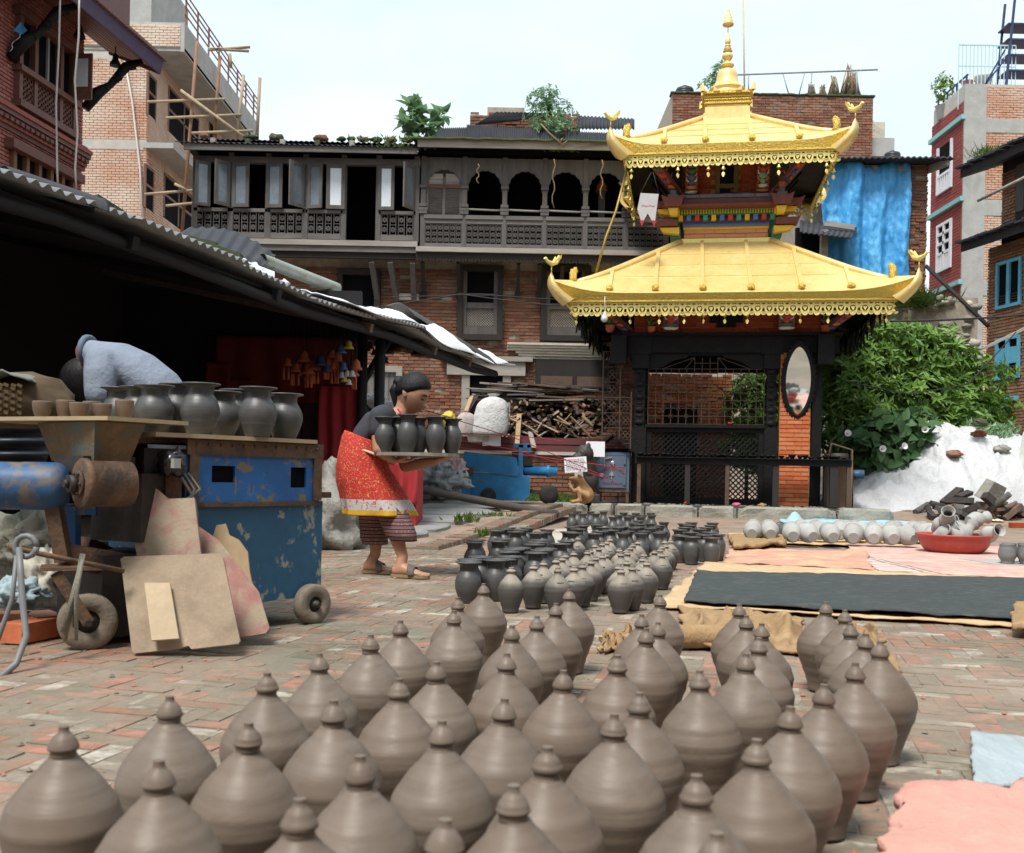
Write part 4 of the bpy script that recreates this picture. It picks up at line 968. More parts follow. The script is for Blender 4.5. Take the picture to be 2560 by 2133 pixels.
# ---------------- new brick building
DN=32.0
hN=thing('new_brick_house','unfinished new brick house with cement balcony slabs behind bamboo scaffolding','house',(-11,DN,0))
xN=W(362,600,DN).x; xL=W(190,600,DN).x; yF=40.8
def zn(py,px=362): return W(px,py,DN).z
zp,zsl,z2,z1_=zn(58),zn(128),zn(357),zn(640)
obj('wall',MB().bb(xL-4,xN-.03,DN+.03,yF,0,zn(124)),M_CEML,hN)
brickwall(hN,(xL-.6,DN,zn(640)-1.5),(1,0,0),(0,-1,0),xN-xL+.6,zn(124)-zn(640)+1.5,.084,.24,[],M_NEWB,M_NEWB1,300,7,.006)
def yN(px,py=500):   # depth on the receding right face
    a,b=U(px,py); return xN*F/a
ops2=[]; O2z=zn(640)-1.5
def op2(px0,px1,py0,py1):
    y0,y1=yN(px0,(py0+py1)/2),yN(px1,(py0+py1)/2); zt=HC+U(px0,py0)[1]*y0/F; zb=HC+U(px0,py1)[1]*y0/F; ops2.append((y0-DN,y1-DN,zb-O2z,zt-O2z)); return y0,y1,zb,zt
WN=[op2(368,390,178,285),op2(419,497,212,326),op2(521,541,288,350),op2(361,384,408,518),op2(408,480,430,540)]
brickwall(hN,(xN,DN,O2z),(0,1,0),(1,0,0),yF-DN,zn(124)-O2z,.084,.24,ops2,M_NEWB,M_NEWB1,0,8,.006)
M_WFR=mat('brown_window_wood',(.17,.075,.04),.25,8,.6,.2)
for (y0,y1,zb,zt) in WN:
    f_=obj('window_opening',MB().bb(xN-.03,xN+.004,y0,y1,zb,zt),M_DARK,hN)
    mb=MB().bb(xN-.02,xN+.03,y0,y0+.09,zb,zt).bb(xN-.02,xN+.03,y1-.09,y1,zb,zt).bb(xN-.02,xN+.03,y0+.09,y1-.09,zt-.09,zt).bb(xN-.02,xN+.03,y0+.09,y1-.09,zb+.7,zb+.78)
    if y1-y0>1.5: mb.bb(xN-.02,xN+.03,(y0+y1)/2-.05,(y0+y1)/2+.05,zb,zt-.09)
    obj('window_frame',mb,M_WFR,f_)
# balcony slabs with cement faces and parapet
bo=1.15
xo=xN+bo
obj('roof_slab',MB().bb(xL-4,xo,DN-.05,yF+.4,zn(128),zn(120)),M_CEM,hN)
obj('parapet',MB().bb(xo-.12,xo,DN-.1,yF+.5,zn(131),zp),M_CEM,hN)
mbp=MB().bb(xL-4,xo-.125,DN-.08,DN+.1,zn(120),zp); pf=obj('front_parapet',mbp,M_CEML,hN)
brickwall(hN,(xL-.6,DN-.09,zn(118)),(1,0,0),(0,-1,0),xo-.12-xL+.6,zp-zn(118),.084,.24,[],M_NEWB,M_NEWB1,0,9,.006)
obj('balcony_slab',MB().bb(xN-.1,xo-.3,DN-.05,yF-2,z2-.17,z2),M_CEM,hN)
obj('beam_band',MB().bb(xL-.6,xN+.0,DN-.022,DN+.05,z2-.22,z2+.08),M_CEML,hN)
obj('top_band',MB().bb(xL-.6,xN+.0,DN-.022,DN+.05,zn(150),zn(122)),M_CEML,hN)
# stair-tower room and railing on the roof
zt0=zp; obj('stair_tower',MB().bb(W(250,40,36).x,W(378,40,36).x,36,40,zt0-1,zt0+4),M_CEM,hN)
mb=MB(); M_RAIL=mat('rust_red_railing',(.22,.09,.07),.3,9,.6,.2)
for k in range(8):
    y=DN+.2+k*1.2; mb.bar((xo-.06,y,zp),(xo-.06,y,zp+1.0),.05,.05)
for z in(.35,.6,.8,1.0): mb.bar((xo-.06,DN+.1,zp+z),(xo-.06,yF+.4,zp+z),.035,.035)
obj('roof_railing',mb,M_RAIL,hN)
# white service conduit down the corner
obj('conduit',MB().tube([W(303,107,DN-.1),W(330,250,DN-.1),W(350,420,DN-.1),W(358,575,DN-.1)],.03,6),mat('white_pipe',(.6,.57,.53),.1),hN)
# scaffolding of bamboo poles
scf=thing('bamboo_scaffolding','rusty and bamboo pole scaffolding lashed in front of the new brick house','scaffolding',(-9,30.5,0))
M_BAM=mat('bamboo_pole',(.33,.26,.17),.3,5,.8,.3,stretch=(1,1,.2)); M_RPOLE=mat('rusty_pole',(.24,.12,.07),.35,5,.8,.3)
for a,b,c,d,m_ in((493,105,455,580,1),(550,140,535,355,1),(609,188,592,355,0),(650,195,642,355,0)):
    obj('pole',MB().tube([W(a,b,30.5),W(c,d,30.5)],.05,7),M_RPOLE if m_ else M_BAM,scf)
for a,b,c,d in((368,255,563,248),(415,295,605,287),(480,333,632,327),(362,486,485,476),(415,515,485,508),(520,125,625,118),(520,122,622,128)):
    obj('cross_pole',MB().tube([W(a,b,30.4),W(c,d,30.4)],.042,7),M_BAM,scf)
for a,b,c,d in((452,226,630,358),(437,460,465,475),(575,135,578,170)):
    obj('cross_pole',MB().tube([W(a,b,30.3),W(c,d,30.3)],.045,7),M_BAM,scf)
# ---------------- red carved house (left edge)
M_REDC=[(.36,.125,.105),(.41,.15,.125),(.33,.11,.095),(.44,.175,.145)]
M_RB,M_RB1=brickmat('red_facing_brick',M_REDC,(.29,.115,.10),.3),brickmat('red_facing_brick_single',M_REDC,(.29,.115,.10),.3,True)
M_CARV=mat('carved_red_wood',(.15,.062,.045),.3,9,.55,.4)
hR=thing('carved_red_house','red brick house with carved wooden windows under a deep tiled eave','house',(-8.4,20,0))
cR=Vector((W(207,250,20).x,20,0)); uR=Vector((-.125,-1,0)).normalized(); nR=Vector((1,-.125,0)).normalized()
def rp(px,py,out=0.0):
    """pixel -> point on the red house wall plane"""
    a,b=U(px,py); d=Vector((a,F,b)); o_=Vector((0,0,HC)); P0=cR+nR*out; t=(P0-o_).dot(nR)/d.dot(nR); return o_+d*t
def rq(px,py): p=rp(px,py); return (p-cR).dot(uR),p.z
zr0,zr1=3.0,9.6
obj('wall',MB().add([cR+nR*-.03+uR*0+Vector((0,0,zr0)),cR+nR*-.03+uR*5+Vector((0,0,zr0)),cR+nR*-.03+uR*5+Vector((0,0,zr1)),cR+nR*-.03+Vector((0,0,zr1)),cR-nR*4+Vector((0,0,zr0)),cR-nR*4+uR*5+Vector((0,0,zr0)),cR-nR*4+uR*5+Vector((0,0,zr1)),cR-nR*4+Vector((0,0,zr1))],[(0,1,2,3),(4,7,6,5),(0,3,7,4),(1,5,6,2),(3,2,6,7),(0,4,5,1)]),mat('red_mortar',(.2,.09,.08),.2),hR)
def ropen(px0,px1,pt,pb):
    a0,_=rq(px1,(pt+pb)/2); a1,_=rq(px0,(pt+pb)/2); return a0,a1
a0,a1=ropen(40,178,0,0); zwt=rp(100,85).z; zwb=rp(100,290).z; zws=rp(100,215).z
b0,b1=ropen(33,183,0,0); zlt=rp(100,415).z; zlb=zlt-1.4
brickwall(hR,cR+Vector((0,0,zr0)),uR,nR,5,zr1-zr0,.07,.22,[(a0,a1,zwb-zr0,zwt-zr0),(b0,b1,zlb-zr0,zlt-zr0)],M_RB,M_RB1,300,10,.002)
def rbox(nm,u0,u1,z0,z1,o0,o1,m,parent):
    P=[cR+uR*u+nR*o+Vector((0,0,z)) for z in(z0,z1) for o in(o0,o1) for u in(u0,u1)]
    return obj(nm,MB().add(P,[(0,1,3,2),(4,6,7,5),(0,4,5,1),(2,3,7,6),(0,2,6,4),(1,5,7,3)]),m,parent)
f_=rbox('window_opening',a0,a1,zwb,zwt,-.02,.012,M_DARK,hR)
nn=a1-a0
for k,f in enumerate((0,.27,.74,1)):
    u_=a0+nn*f; rbox('window_post',u_-.05,u_+.05,zwb,zwt,.012,.13,M_CARV,f_)
rbox('window_head',a0-.12,a1+.12,zwt,zwt+.14,-.0,.18,M_CARV,f_); rbox('window_sill',a0-.1,a1+.1,zws-.04,zws+.06,.012,.2,M_CARV,f_); rbox('window_base',a0-.1,a1+.1,zwb-.12,zwb,.0,.2,M_CARV,f_)
for k in range(3):
    u0=a0+nn*(0,.27,.74)[k]+.05; u1=a0+nn*(.27,.74,1)[k]-.05; mb=MB(); nu_=max(3,int((u1-u0)/.11)); nz_=5
    for i in range(nu_):
        for j in range(nz_):
            c=cR+uR*(u0+(i+.5)*(u1-u0)/nu_)+nR*.09+Vector((0,0,zwb+(j+.5)*(zws-.04-zwb)/nz_)); r_=.046
            mb.tube([c+uR*r_*math.cos(t*math.pi/4)+Vector((0,0,r_*math.sin(t*math.pi/4))) for t in range(8)],.016,4,closed=True)
    obj('carved_panel',mb,M_CARV,f_)
rbox('open_shutter',a0+.06,a0+.10,zws+.06,zwt,.1,.5,M_CARV,f_); rbox('shutter_glass',a0+.105,a0+.108,zws+.3,zwt-.1,.17,.43,M_GLASSB,f_)
rbox('window_post',a0+nn*.45,a0+nn*.48,zws+.06,zwt,.02,.06,mat('grey_leaf',(.3,.28,.27),.2),f_)
f2=rbox('window_opening',b0,b1,zlb,zlt,-.02,.012,M_DARK,hR)
for f in(0,.2,.4,.6,.8,1): u_=b0+(b1-b0)*f; rbox('window_post',u_-.045,u_+.045,zlb,zlt,.012,.1,M_WFR,f2)
rbox('window_head',b0-.2,b1+.2,zlt,zlt+.16,0,.2,M_CARV,f2)
# projecting carved cornice between the storeys
zc=rp(200,413).z
for k,(dz,o_,m_) in enumerate(((0,.05,M_CARV),(.08,.09,M_RB1),(.15,.13,M_CARV),(.23,.17,M_CARV),(.31,.2,M_RB1),(.39,.10,M_CARV))): rbox('cornice_course',0-.05,5,zc+dz-.1,zc+dz-.025,-.01,o_,m_,hR)
for k in range(30): rbox('dentil',.02+k*.15,.02+k*.15+.09,zc+.03,zc+.09,.05,.16,M_CARV,hR)
# eave: planked soffit, purple fascia, carved strut
zeb=rp(200,118).z; pE=rp(335,95,0); eo=1.1
def ep(u,o,z): return cR+uR*u+nR*o+Vector((0,0,z))
ev=obj('eave',MB().add([ep(-.9,.0,zeb+.35),ep(5,.0,zeb+.35),ep(5,eo,zeb-.05),ep(-.9,eo,zeb-.05),ep(-.9,.0,zeb+.6),ep(5,.0,zeb+.6),ep(5,eo,zeb+.1),ep(-.9,eo,zeb+.1)],[(0,3,2,1),(4,5,6,7),(0,1,5,4),(2,3,7,6),(1,2,6,5),(3,0,4,7)]),M_CARV,hR)
for k in range(9):
    t0,t1=k/9+.012,(k+1)/9-.012
    obj('soffit_plank',MB().add([ep(-.85,eo*t0,zeb+.33-.4*t0+.0),ep(5,eo*t0,zeb+.33-.4*t0),ep(5,eo*t1,zeb+.33-.4*t1),ep(-.85,eo*t1,zeb+.33-.4*t1),ep(-.85,eo*t0,zeb+.345-.4*t0),ep(5,eo*t0,zeb+.345-.4*t0),ep(5,eo*t1,zeb+.345-.4*t1),ep(-.85,eo*t1,zeb+.345-.4*t1)],[(0,3,2,1),(4,5,6,7),(0,1,5,4),(2,3,7,6),(1,2,6,5),(3,0,4,7)]),mat('soffit_plank',(.20,.075,.05),.25,8,.6,.2) if k==0 else bpy.data.materials['soffit_plank'],ev)
obj('fascia',MB().add([ep(-.92,eo+.0,zeb-.14),ep(5,eo,zeb-.14),ep(5,eo+.06,zeb+.12),ep(-.92,eo+.06,zeb+.12),ep(-.92,eo+.03,zeb-.14),ep(5,eo+.03,zeb-.14),ep(5,eo+.1,zeb+.12),ep(-.92,eo+.1,zeb+.12)],[(0,3,2,1),(4,5,6,7),(0,1,5,4),(2,3,7,6),(1,2,6,5),(3,0,4,7)]),mat('purple_fascia',(.09,.065,.12),.2),ev)
for k in range(44): obj('roof_tile_end',MB().box(ep(-.9+k*.13,eo+.1,zeb+.14),(.1,.12,.06),rz=math.atan2(uR.y,uR.x)),M_CARV,ev)
obj('eave_end_board',MB().add([ep(-.93,.0,zeb+.30),ep(-.93,eo,zeb-.14),ep(-.93,eo,zeb+.10),ep(-.93,0,zeb+.6),ep(-.98,.0,zeb+.30),ep(-.98,eo,zeb-.14),ep(-.98,eo,zeb+.10),ep(-.98,0,zeb+.6)],[(0,1,2,3),(4,7,6,5),(0,4,5,1),(1,5,6,2),(2,6,7,3),(3,7,4,0)]),M_CARV,ev)
for u_ in(.0,2.4):
    zz0=zeb-1.15
    st_=obj('carved_strut',MB().tube([ep(u_,.05,zz0),ep(u_-.1,.25,zz0+.35),ep(u_-.25,.42,zz0+.55),ep(u_-.35,.7,zz0+.95),ep(u_-.5,.95,zz0+1.1)],[.09,.12,.07,.10,.06],8),M_SOOTG,hR)
    for k in range(4): obj('carving',MB().blob(ep(u_-.08-.1*k,.16+.2*k,zz0+.2+.25*k),(.09,.09,.07),7,.3,3,k),M_SOOTG,st_)
for u_ in(-.2,1.1): obj('hanging_bell',MB().lathe([(.11,0),(.10,.05),(.06,.12),(.05,.2),(.02,.25)],12,M=Matrix.Translation(ep(u_,.55,zeb-.25))).tube([ep(u_,.55,zeb),ep(u_,.55,zeb+.15)],.012,5),M_SOOTG,hR)
upper=rbox('upper_balcony',1.0-1.6,5,zeb+.62,zeb+2.6,-.6,.62,M_CARV,hR)
# ================================================================ RIGHT-HAND BACKGROUND
class PL:
    """vertical wall plane: corner c, unit u along the wall, n outward"""
    def __init__(s,c,u,n): s.c=Vector(c); s.u=Vector(u).normalized(); s.n=Vector(n).normalized()
    def hit(s,px,py,out=0.0):
        a,b=U(px,py); d=Vector((a,F,b)); o=Vector((0,0,HC)); t=((s.c+s.n*out)-o).dot(s.n)/d.dot(s.n); return o+d*t
    def uz(s,px,py): p=s.hit(px,py); return (p-s.c).dot(s.u),p.z
    def P(s,u,o,z): return Vector((s.c.x,s.c.y,0))+s.u*u+s.n*o+Vector((0,0,z))
    def mb(s,u0,u1,z0,z1,o0,o1,mb=None,m=0):
        mb=mb or MB(); P=[s.P(u,o,z) for z in(z0,z1) for o in(o0,o1) for u in(u0,u1)]
        return mb.add(P,[(0,1,3,2),(4,6,7,5),(0,4,5,1),(2,3,7,6),(0,2,6,4),(1,5,7,3)],m)
    def box(s,nm,u0,u1,z0,z1,o0,o1,m,parent,**k): return obj(nm,s.mb(u0,u1,z0,z1,o0,o1),m,parent,**k)
def k2(*a): return [x*K21 for x in a]
# ---------------- brick parapet block behind the temple
DP=33.0
hP=thing('parapet_house','weathered brick house top with mossy parapet behind the temple roof','house',(10,DP,0))
def pp(px,py,D=DP): return W(px*K21,py*K21,D)
x0,x1=pp(1378,250).x,pp(1790,250).x; zt=pp(1585,194).z
obj('wall',MB().bb(x0,x1,DP+.03,DP+6,0,zt),M_MORT,hP)
brickwall(hP,(x0,DP,zt-3.2),(1,0,0),(0,-1,0),x1-x0,3.2,.085,.25,[],M_OLDB,M_OLDB1,300,12,.012,.01)
obj('parapet_moss',MB().grid(60,3,lambda a,b:(x0-.05+(x1-x0+.1)*a,DP-.05+.4*b,zt+.03+.05*mnoise.noise(Vector((a*40,b*4,2)))),thick=(0,0,-.06)),M_MOSS,hP)
xs0,xs1=pp(1790,260).x,pp(1838,260).x; obj('side_wing',MB().bb(xs0,xs1,DP+1,DP+6,0,pp(1810,228).z),M_TILEW,hP); obj('wing_slab',MB().bb(xs0-.3,xs1+.1,DP+.4,DP+4,pp(1800,312).z,pp(1800,274).z),M_CEM,hP)
brickwall(hP,(xs0,DP+.99,pp(1810,300).z),(1,0,0),(0,-1,0),xs1-xs0-.35,1.2,.085,.25,[],M_NEWB,M_NEWB1,0,13,.006)
M_TANK=mat('black_plastic_tank',(.025,.027,.032),.2,3,.4,.05,spec=.5)
def tank(px0,px1,pt,pb,D,lab):
    a,b=W(px0*K21,pb*K21,D),W(px1*K21,pt*K21,D); r_=(b.x-a.x)/2; h=b.z-a.z; pr=[(r_*.95,0)]
    for k in range(7): z=h*(.05+.11*k); pr+=[(r_,z),(r_,z+h*.05),(r_*.95,z+h*.08)]
    pr+=[(r_*.9,h*.86),(r_*.35,h*.95),(r_*.33,h),(r_*.05,h)]
    o=obj('water_tank',MB().lathe(pr,24,M=Matrix.Translation(((a.x+b.x)/2,D+.8,a.z))),M_TANK,loc=((a.x+b.x)/2,D+.8,a.z)); tag(o,lab,'water tank'); return o
tank(1393,1432,158,196,DP,'black ribbed water tank on the mossy brick parapet'); tank(1836,1870,291,322,27,'squat black water tank on the tarp-covered house roof')
pm=mat('grey_pipe',(.3,.33,.36),.2)
o=obj('pipe_frame',MB().tube([pp(1500,154),pp(1800,143)],.03,6).tube([pp(1535,156),pp(1535,196)],.025,6).tube([pp(1606,152),pp(1618,196)],.02,6).tube([pp(1650,150),pp(1638,196)],.02,6).tube([pp(1665,148),pp(1662,196)],.02,6).tube([pp(1757,146),pp(1757,196)],.03,6),pm,loc=(11,DP,zt)); tag(o,'thin metal pipe frame standing on the brick parapet','pipe frame')
o=obj('television_mast',MB().tube([W(1858,0,DP+1),W(1862,280,DP+1)],.03,6),mat('bamboo_mast',(.5,.42,.28),.2),loc=tuple(W(1862,280,DP+1))); tag(o,'tall thin bamboo mast rising behind the temple spire','mast')
random.seed(40)
M_STRAW=mat('dry_stalks',(.22,.16,.09),.4,9,.95,.4)
for px,hh in((1668,.35),(1692,.35),(1714,.6),(1747,.95),(1757,.7)):
    c=pp(px,191); mb=MB()
    for k in range(34): mb.tube([c+Vector((rnd(-.3,.3)*hh*1.2,rnd(.1,.4),-.03)),c+Vector((rnd(-.1,.1),.25,hh*rnd(.6,1.15)))],[.022,.008],4)
    o=obj('stalk_bundle',mb,M_STRAW,loc=tuple(c)); tag(o,'bundle of dry stalks drying upright on the brick parapet','bundle','stalk bundles on the parapet')
# leaf maker
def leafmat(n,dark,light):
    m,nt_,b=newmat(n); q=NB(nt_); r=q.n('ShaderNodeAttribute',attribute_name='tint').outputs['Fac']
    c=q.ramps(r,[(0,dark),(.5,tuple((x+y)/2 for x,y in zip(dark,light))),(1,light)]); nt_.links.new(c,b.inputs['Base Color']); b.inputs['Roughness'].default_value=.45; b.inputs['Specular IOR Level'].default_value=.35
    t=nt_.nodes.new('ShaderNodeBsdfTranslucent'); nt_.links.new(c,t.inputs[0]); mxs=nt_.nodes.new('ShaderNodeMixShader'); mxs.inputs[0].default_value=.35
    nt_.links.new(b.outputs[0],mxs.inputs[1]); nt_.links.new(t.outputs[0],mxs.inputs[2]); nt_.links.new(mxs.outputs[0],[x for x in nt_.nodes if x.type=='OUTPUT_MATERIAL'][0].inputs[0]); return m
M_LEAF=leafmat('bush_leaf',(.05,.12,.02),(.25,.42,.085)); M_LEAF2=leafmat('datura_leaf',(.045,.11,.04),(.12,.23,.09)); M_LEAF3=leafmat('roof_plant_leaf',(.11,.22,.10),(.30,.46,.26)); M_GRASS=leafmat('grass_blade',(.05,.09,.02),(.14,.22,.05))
def leaf(mb,p,d,up,L_,w_,t,broad=False):
    d=d.normalized(); s=d.cross(up)
    if s.length<1e-3: s=Vector((1,0,0))
    s=s.normalized(); n=s.cross(d)
    if broad: V=[p,p+d*L_*.25+s*w_*.5+n*w_*.12,p+d*L_*.6+s*w_*.42+n*w_*.1,p+d*L_-n*w_*.15,p+d*L_*.6-s*w_*.42+n*w_*.1,p+d*L_*.25-s*w_*.5+n*w_*.12,p+d*L_*.4]; mb.add(V,[(0,1,6),(1,2,6),(2,3,6),(3,4,6),(4,5,6),(5,0,6)],0,True,t)
    else: V=[p,p+d*L_*.45+s*w_*.5+n*w_*.2,p+d*L_-n*L_*.08,p+d*L_*.45-s*w_*.5+n*w_*.2]; mb.add(V,[(0,1,2),(0,2,3)],0,False,t)
def crown(mb,blobs,n,L_,w_,seed,broad=False,cl=6):
    """leaf whorls spread through ellipsoid volumes, denser near the surface"""
    random.seed(seed); tot=sum(b[1][0]*b[1][2] for b in blobs)
    for c,d in blobs:
        k=int(n*d[0]*d[2]/tot/cl); c=Vector(c)
        for _ in range(k):
            v=Vector((random.gauss(0,1),random.gauss(0,1),random.gauss(0,1))).normalized(); r_=rnd(.45,1.0)**.45
            nf=1+.55*mnoise.noise(v*1.9+c); p=c+Vector((v.x*d[0],v.y*d[1],v.z*d[2]))*r_*nf
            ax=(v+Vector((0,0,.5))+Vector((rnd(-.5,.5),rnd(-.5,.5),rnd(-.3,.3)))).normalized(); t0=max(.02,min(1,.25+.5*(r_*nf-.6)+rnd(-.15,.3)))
            b_=rnd(0,6.28)
            for j in range(cl):
                a=b_+j*2.4; e=Vector((math.cos(a),math.sin(a),rnd(-.25,.35))); q_=ax.to_track_quat('Z','Y')@e
                leaf(mb,p+ax*rnd(-.04,.05),q_+ax*.25,ax,L_*rnd(.55,1.45),w_*rnd(.7,1.4),max(.02,min(1,t0+rnd(-.12,.12))),broad)
# potted greenery on the parapet
mb=MB(); c=pp(1465,190); crown(mb,[((c.x,DP+.6,c.z+.35),(.45,.4,.4)),((c.x+.3,DP+.6,c.z+.75),(.3,.3,.5))],500,.16,.06,41)
t_=thing('parapet_plant','leafy green plant growing beside the black tank on the parapet','plant',(c.x,DP+.6,c.z)); obj('foliage',mb,M_LEAF3,t_); obj('stem',MB().tube([(c.x,DP+.6,c.z),(c.x+.1,DP+.6,c.z+.9)],.02,5),M_WOODD,t_)
# ---------------- house with the blue tarpaulin
DT=25.0
hT=thing('tarp_house','half-ruined brick house with dark sheet roof and its front hung with tarpaulin','house',(8.5,DT,0))
def tq(px,py,D=DT): return W(px*K21,py*K21,D)
x0,x1=tq(1640,450).x,tq(1905,450).x
obj('wall',MB().bb(x0,x1-.05,DT+.4,DT+4,0,tq(1750,335).z),M_MORT,hT)
px0,px1=tq(1858,450).x,tq(1900,450).x; pz0=tq(1880,720).z; pz1=tq(1880,338).z
pl_=obj('corner_pier',MB().bb(px0+.02,px1-.02,DT+.03,DT+.5,0,pz1),M_MORT,hT); brickwall(pl_,(px0,DT,pz0),(1,0,0),(0,-1,0),px1-px0,pz1-pz0,.075,.22,[],M_OLDB,M_OLDB1,120,14,.03,.04); brickwall(pl_,(px1,DT,pz0),(0,1,0),(1,0,0),.5,pz1-pz0,.075,.22,[],M_OLDB,M_OLDB1,0,15,.02,.03)
a,b=tq(1640,318,DT-.6),tq(1957,326,DT-.6); zr_=a.z
obj('roof',corrugated((a.x,DT-.6,zr_-.1),(b.x,DT-.6,b.z),(a.x,DT+3,zr_+.45),(b.x,DT+3,zr_+.35),26,.02,6,thick=.05),M_ROOFD,hT)
obj('eave_beam',MB().bb(tq(1765,345).x,tq(1862,345).x,DT-.1,DT+.1,tq(1800,352).z,tq(1800,342).z),M_WOODP,hT)
obj('rafter',MB().bar((px1,DT+.2,pz1-.1),(b.x-.1,DT-.5,b.z-.05),.1,.16),M_WOODP,hT)
# lean-to under the tarp, seen between the temple tiers
lt=obj('lean_to_roof',corrugated(tq(1640,478,DT-1.6),tq(1745,490,DT-1.6),tq(1640,455,DT),tq(1760,462,DT),10,.015,6,thick=.03),M_ROOFD,hT)
obj('lean_to_post',MB().bb(tq(1655,490).x,tq(1668,490).x,DT-1.2,DT-1.05,0,tq(1660,472,DT-1.1).z),M_WOODP,hT); obj('lean_to_board',MB().bar(tq(1690,458,DT-1.0),tq(1752,467,DT-1.0),.05,.12),M_WOODP,hT)
obj('lean_to_wall',MB().bb(tq(1630,500).x,tq(1692,500).x,DT-.1,DT,3,tq(1690,470).z),M_DARK,hT)
TX0,TX1=tq(1678,450).x,tq(1860,450).x; TZ1,TZ0=tq(1770,340).z,tq(1770,590).z
def tarpf(a,b):
    x=TX0+(TX1-TX0)*a; f=math.sin(a*19+b*2.0+1.5*math.sin(b*3))*.09*(.4+b)+math.sin(a*47+b*3)*.025; f+=.05*abs(mnoise.noise(Vector((a*12,b*9,2))))+.03*mnoise.noise(Vector((a*30,b*22,2))); f+=.22*math.exp(-((a-.38)/.09)**2)*(1-.5*b)
    return (x+.05*math.sin(b*6)*(a-.5)-.35*(b**2)*(1-a)*-.6,DT-.12-f-.10*b,TZ1-(TZ1-TZ0)*b+.06*math.sin(a*9)*(1-b)+.02*mnoise.noise(Vector((a*14,b*14,0))))
tarp=MB().grid(70,50,tarpf,thick=(0,.01,0))
M_TARP=mat('blue_tarpaulin',(.06,.33,.68),.2,5,.42,1.2,spec=.5,col2=(.12,.46,.80),amt=.4,sc2=2.5,bd=.03,stretch=(1,1,.35))
o=obj('blue_tarpaulin',tarp,M_TARP,loc=(8.2,DT-.2,TZ0)); tag(o,'creased bright blue tarpaulin hanging over the ruined brick house front','tarpaulin')
# rubble terrace under the house
o=obj('rubble_wall',MB().bb(tq(1840,640).x,tq(1960,640).x,DT-1.2,DT-.7,0,tq(1890,612,DT-1).z),M_MORT,loc=(9,DT-1,0)); tag(o,'crumbling stone retaining wall below the tarpaulin, above the bush','wall')
random.seed(42)
for k in range(60):
    x=rnd(tq(1842,640).x,tq(1955,640).x); z=rnd(2.0,tq(1890,612,DT-1).z); inst('stone',MB().blob((0,0,0),(rnd(.1,.2),.1,rnd(.06,.12)),5,.2,2,k).mesh('stone',M_STONE if k%3 else M_TILEW),o,Vector((x,DT-1.22,z))-Vector((9,DT-1,0)))
mb=MB(); c=tq(1880,625,DT-1.3)
for k in range(900):
    p=c+Vector((random.gauss(0,.3),rnd(-.2,.3),rnd(-.1,.15))); d=Vector((rnd(-.7,.7),rnd(-.7,.2),rnd(-.2,1.2))); leaf(mb,p,d,Vector((0,-1,.2)),rnd(.2,.42),.018,rnd(.2,1))
o=obj('grass_clump',mb,M_GRASS,loc=tuple(c)); tag(o,'shaggy grass clump growing over the wall top beside the gilded eave','grass clump')
# ---------------- red house (far right)
DR_=36.0
xr=W(2405,600,DR_).x
hF=thing('red_ribbed_house','narrow red brick house with teal bands, white windows and raw concrete side','house',(xr,DR_,0))
pf1=PL((xr,DR_,0),(0,1,0),(-1,0,0))
zt=W(2405,250,DR_).z; ztop=W(2430,210,DR_).z
obj('wall',MB().bb(xr+.02,xr+8,DR_+.02,DR_+2.75,0,zt),mat('red_wall_core',(.22,.05,.05),.2),hF)
M_RR=brickmat('red_ribbed_brick',[(.29,.065,.06),(.33,.08,.07),(.27,.06,.055)],(.36,.13,.11),.25)
o_a=[]
def fop(px0,px1,pt,pb):
    u0,_=pf1.uz(px1,(pt+pb)/2); u1,_=pf1.uz(px0,(pt+pb)/2); z1=pf1.hit((px0+px1)/2,pt).z; z0=pf1.hit((px0+px1)/2,pb).z; o_a.append((u0,u1,z0,z1)); return u0,u1,z0,z1
wa=fop(2347,2384,360,478); wb=fop(2346,2382,556,676); wc=fop(2330,2352,790,850)
brickwall(hF,(xr,DR_,0),(0,1,0),(-1,0,0),2.75,zt,.11,.5,o_a,M_RR,M_RR,0,16,.003,dep=.05)
M_TEAL=mat('teal_band',(.22,.44,.45),.15); M_WP=mat('white_window_paint',(.66,.66,.70),.08)
for py in(292,496,704):
    z=W(2404,py,DR_).z; pf1.box('teal_band',-.1,2.8,z-.1,z+.06,0,.14,M_TEAL,hF)
for i,(u0,u1,z0,z1) in enumerate((wa,wb,wc)):
    f_=pf1.box('window_opening',u0,u1,z0,z1,0,.03,M_DARK,hF); zc_=z0+(z1-z0)*.34
    mb=pf1.mb(u0,u0+.12,z0,z1,.03,.1); pf1.mb(u1-.12,u1,z0,z1,.03,.1,mb)
    if i==1:
        for z in(z0,zc_,z0+(z1-z0)*.55,z0+(z1-z0)*.75,z1-.1): pf1.mb(u0+.12,u1-.12,z,z+.1,.03,.1,mb)
        pf1.mb((u0+u1)/2-.06,(u0+u1)/2+.06,z0+.1,z1-.1,.03,.1,mb)
    else:
        for z in(z0,zc_): pf1.mb(u0+.12,u1-.12,z,z+.1,.03,.1,mb)
    n=6
    for k in range(n): u_=u0+.1+(u1-u0-.2)*(k+.5)/n; pf1.mb(u_-.05,u_+.05,z0+.1,zc_,.04,.09,mb)
    obj('white_window_frame',mb,M_WP,f_)
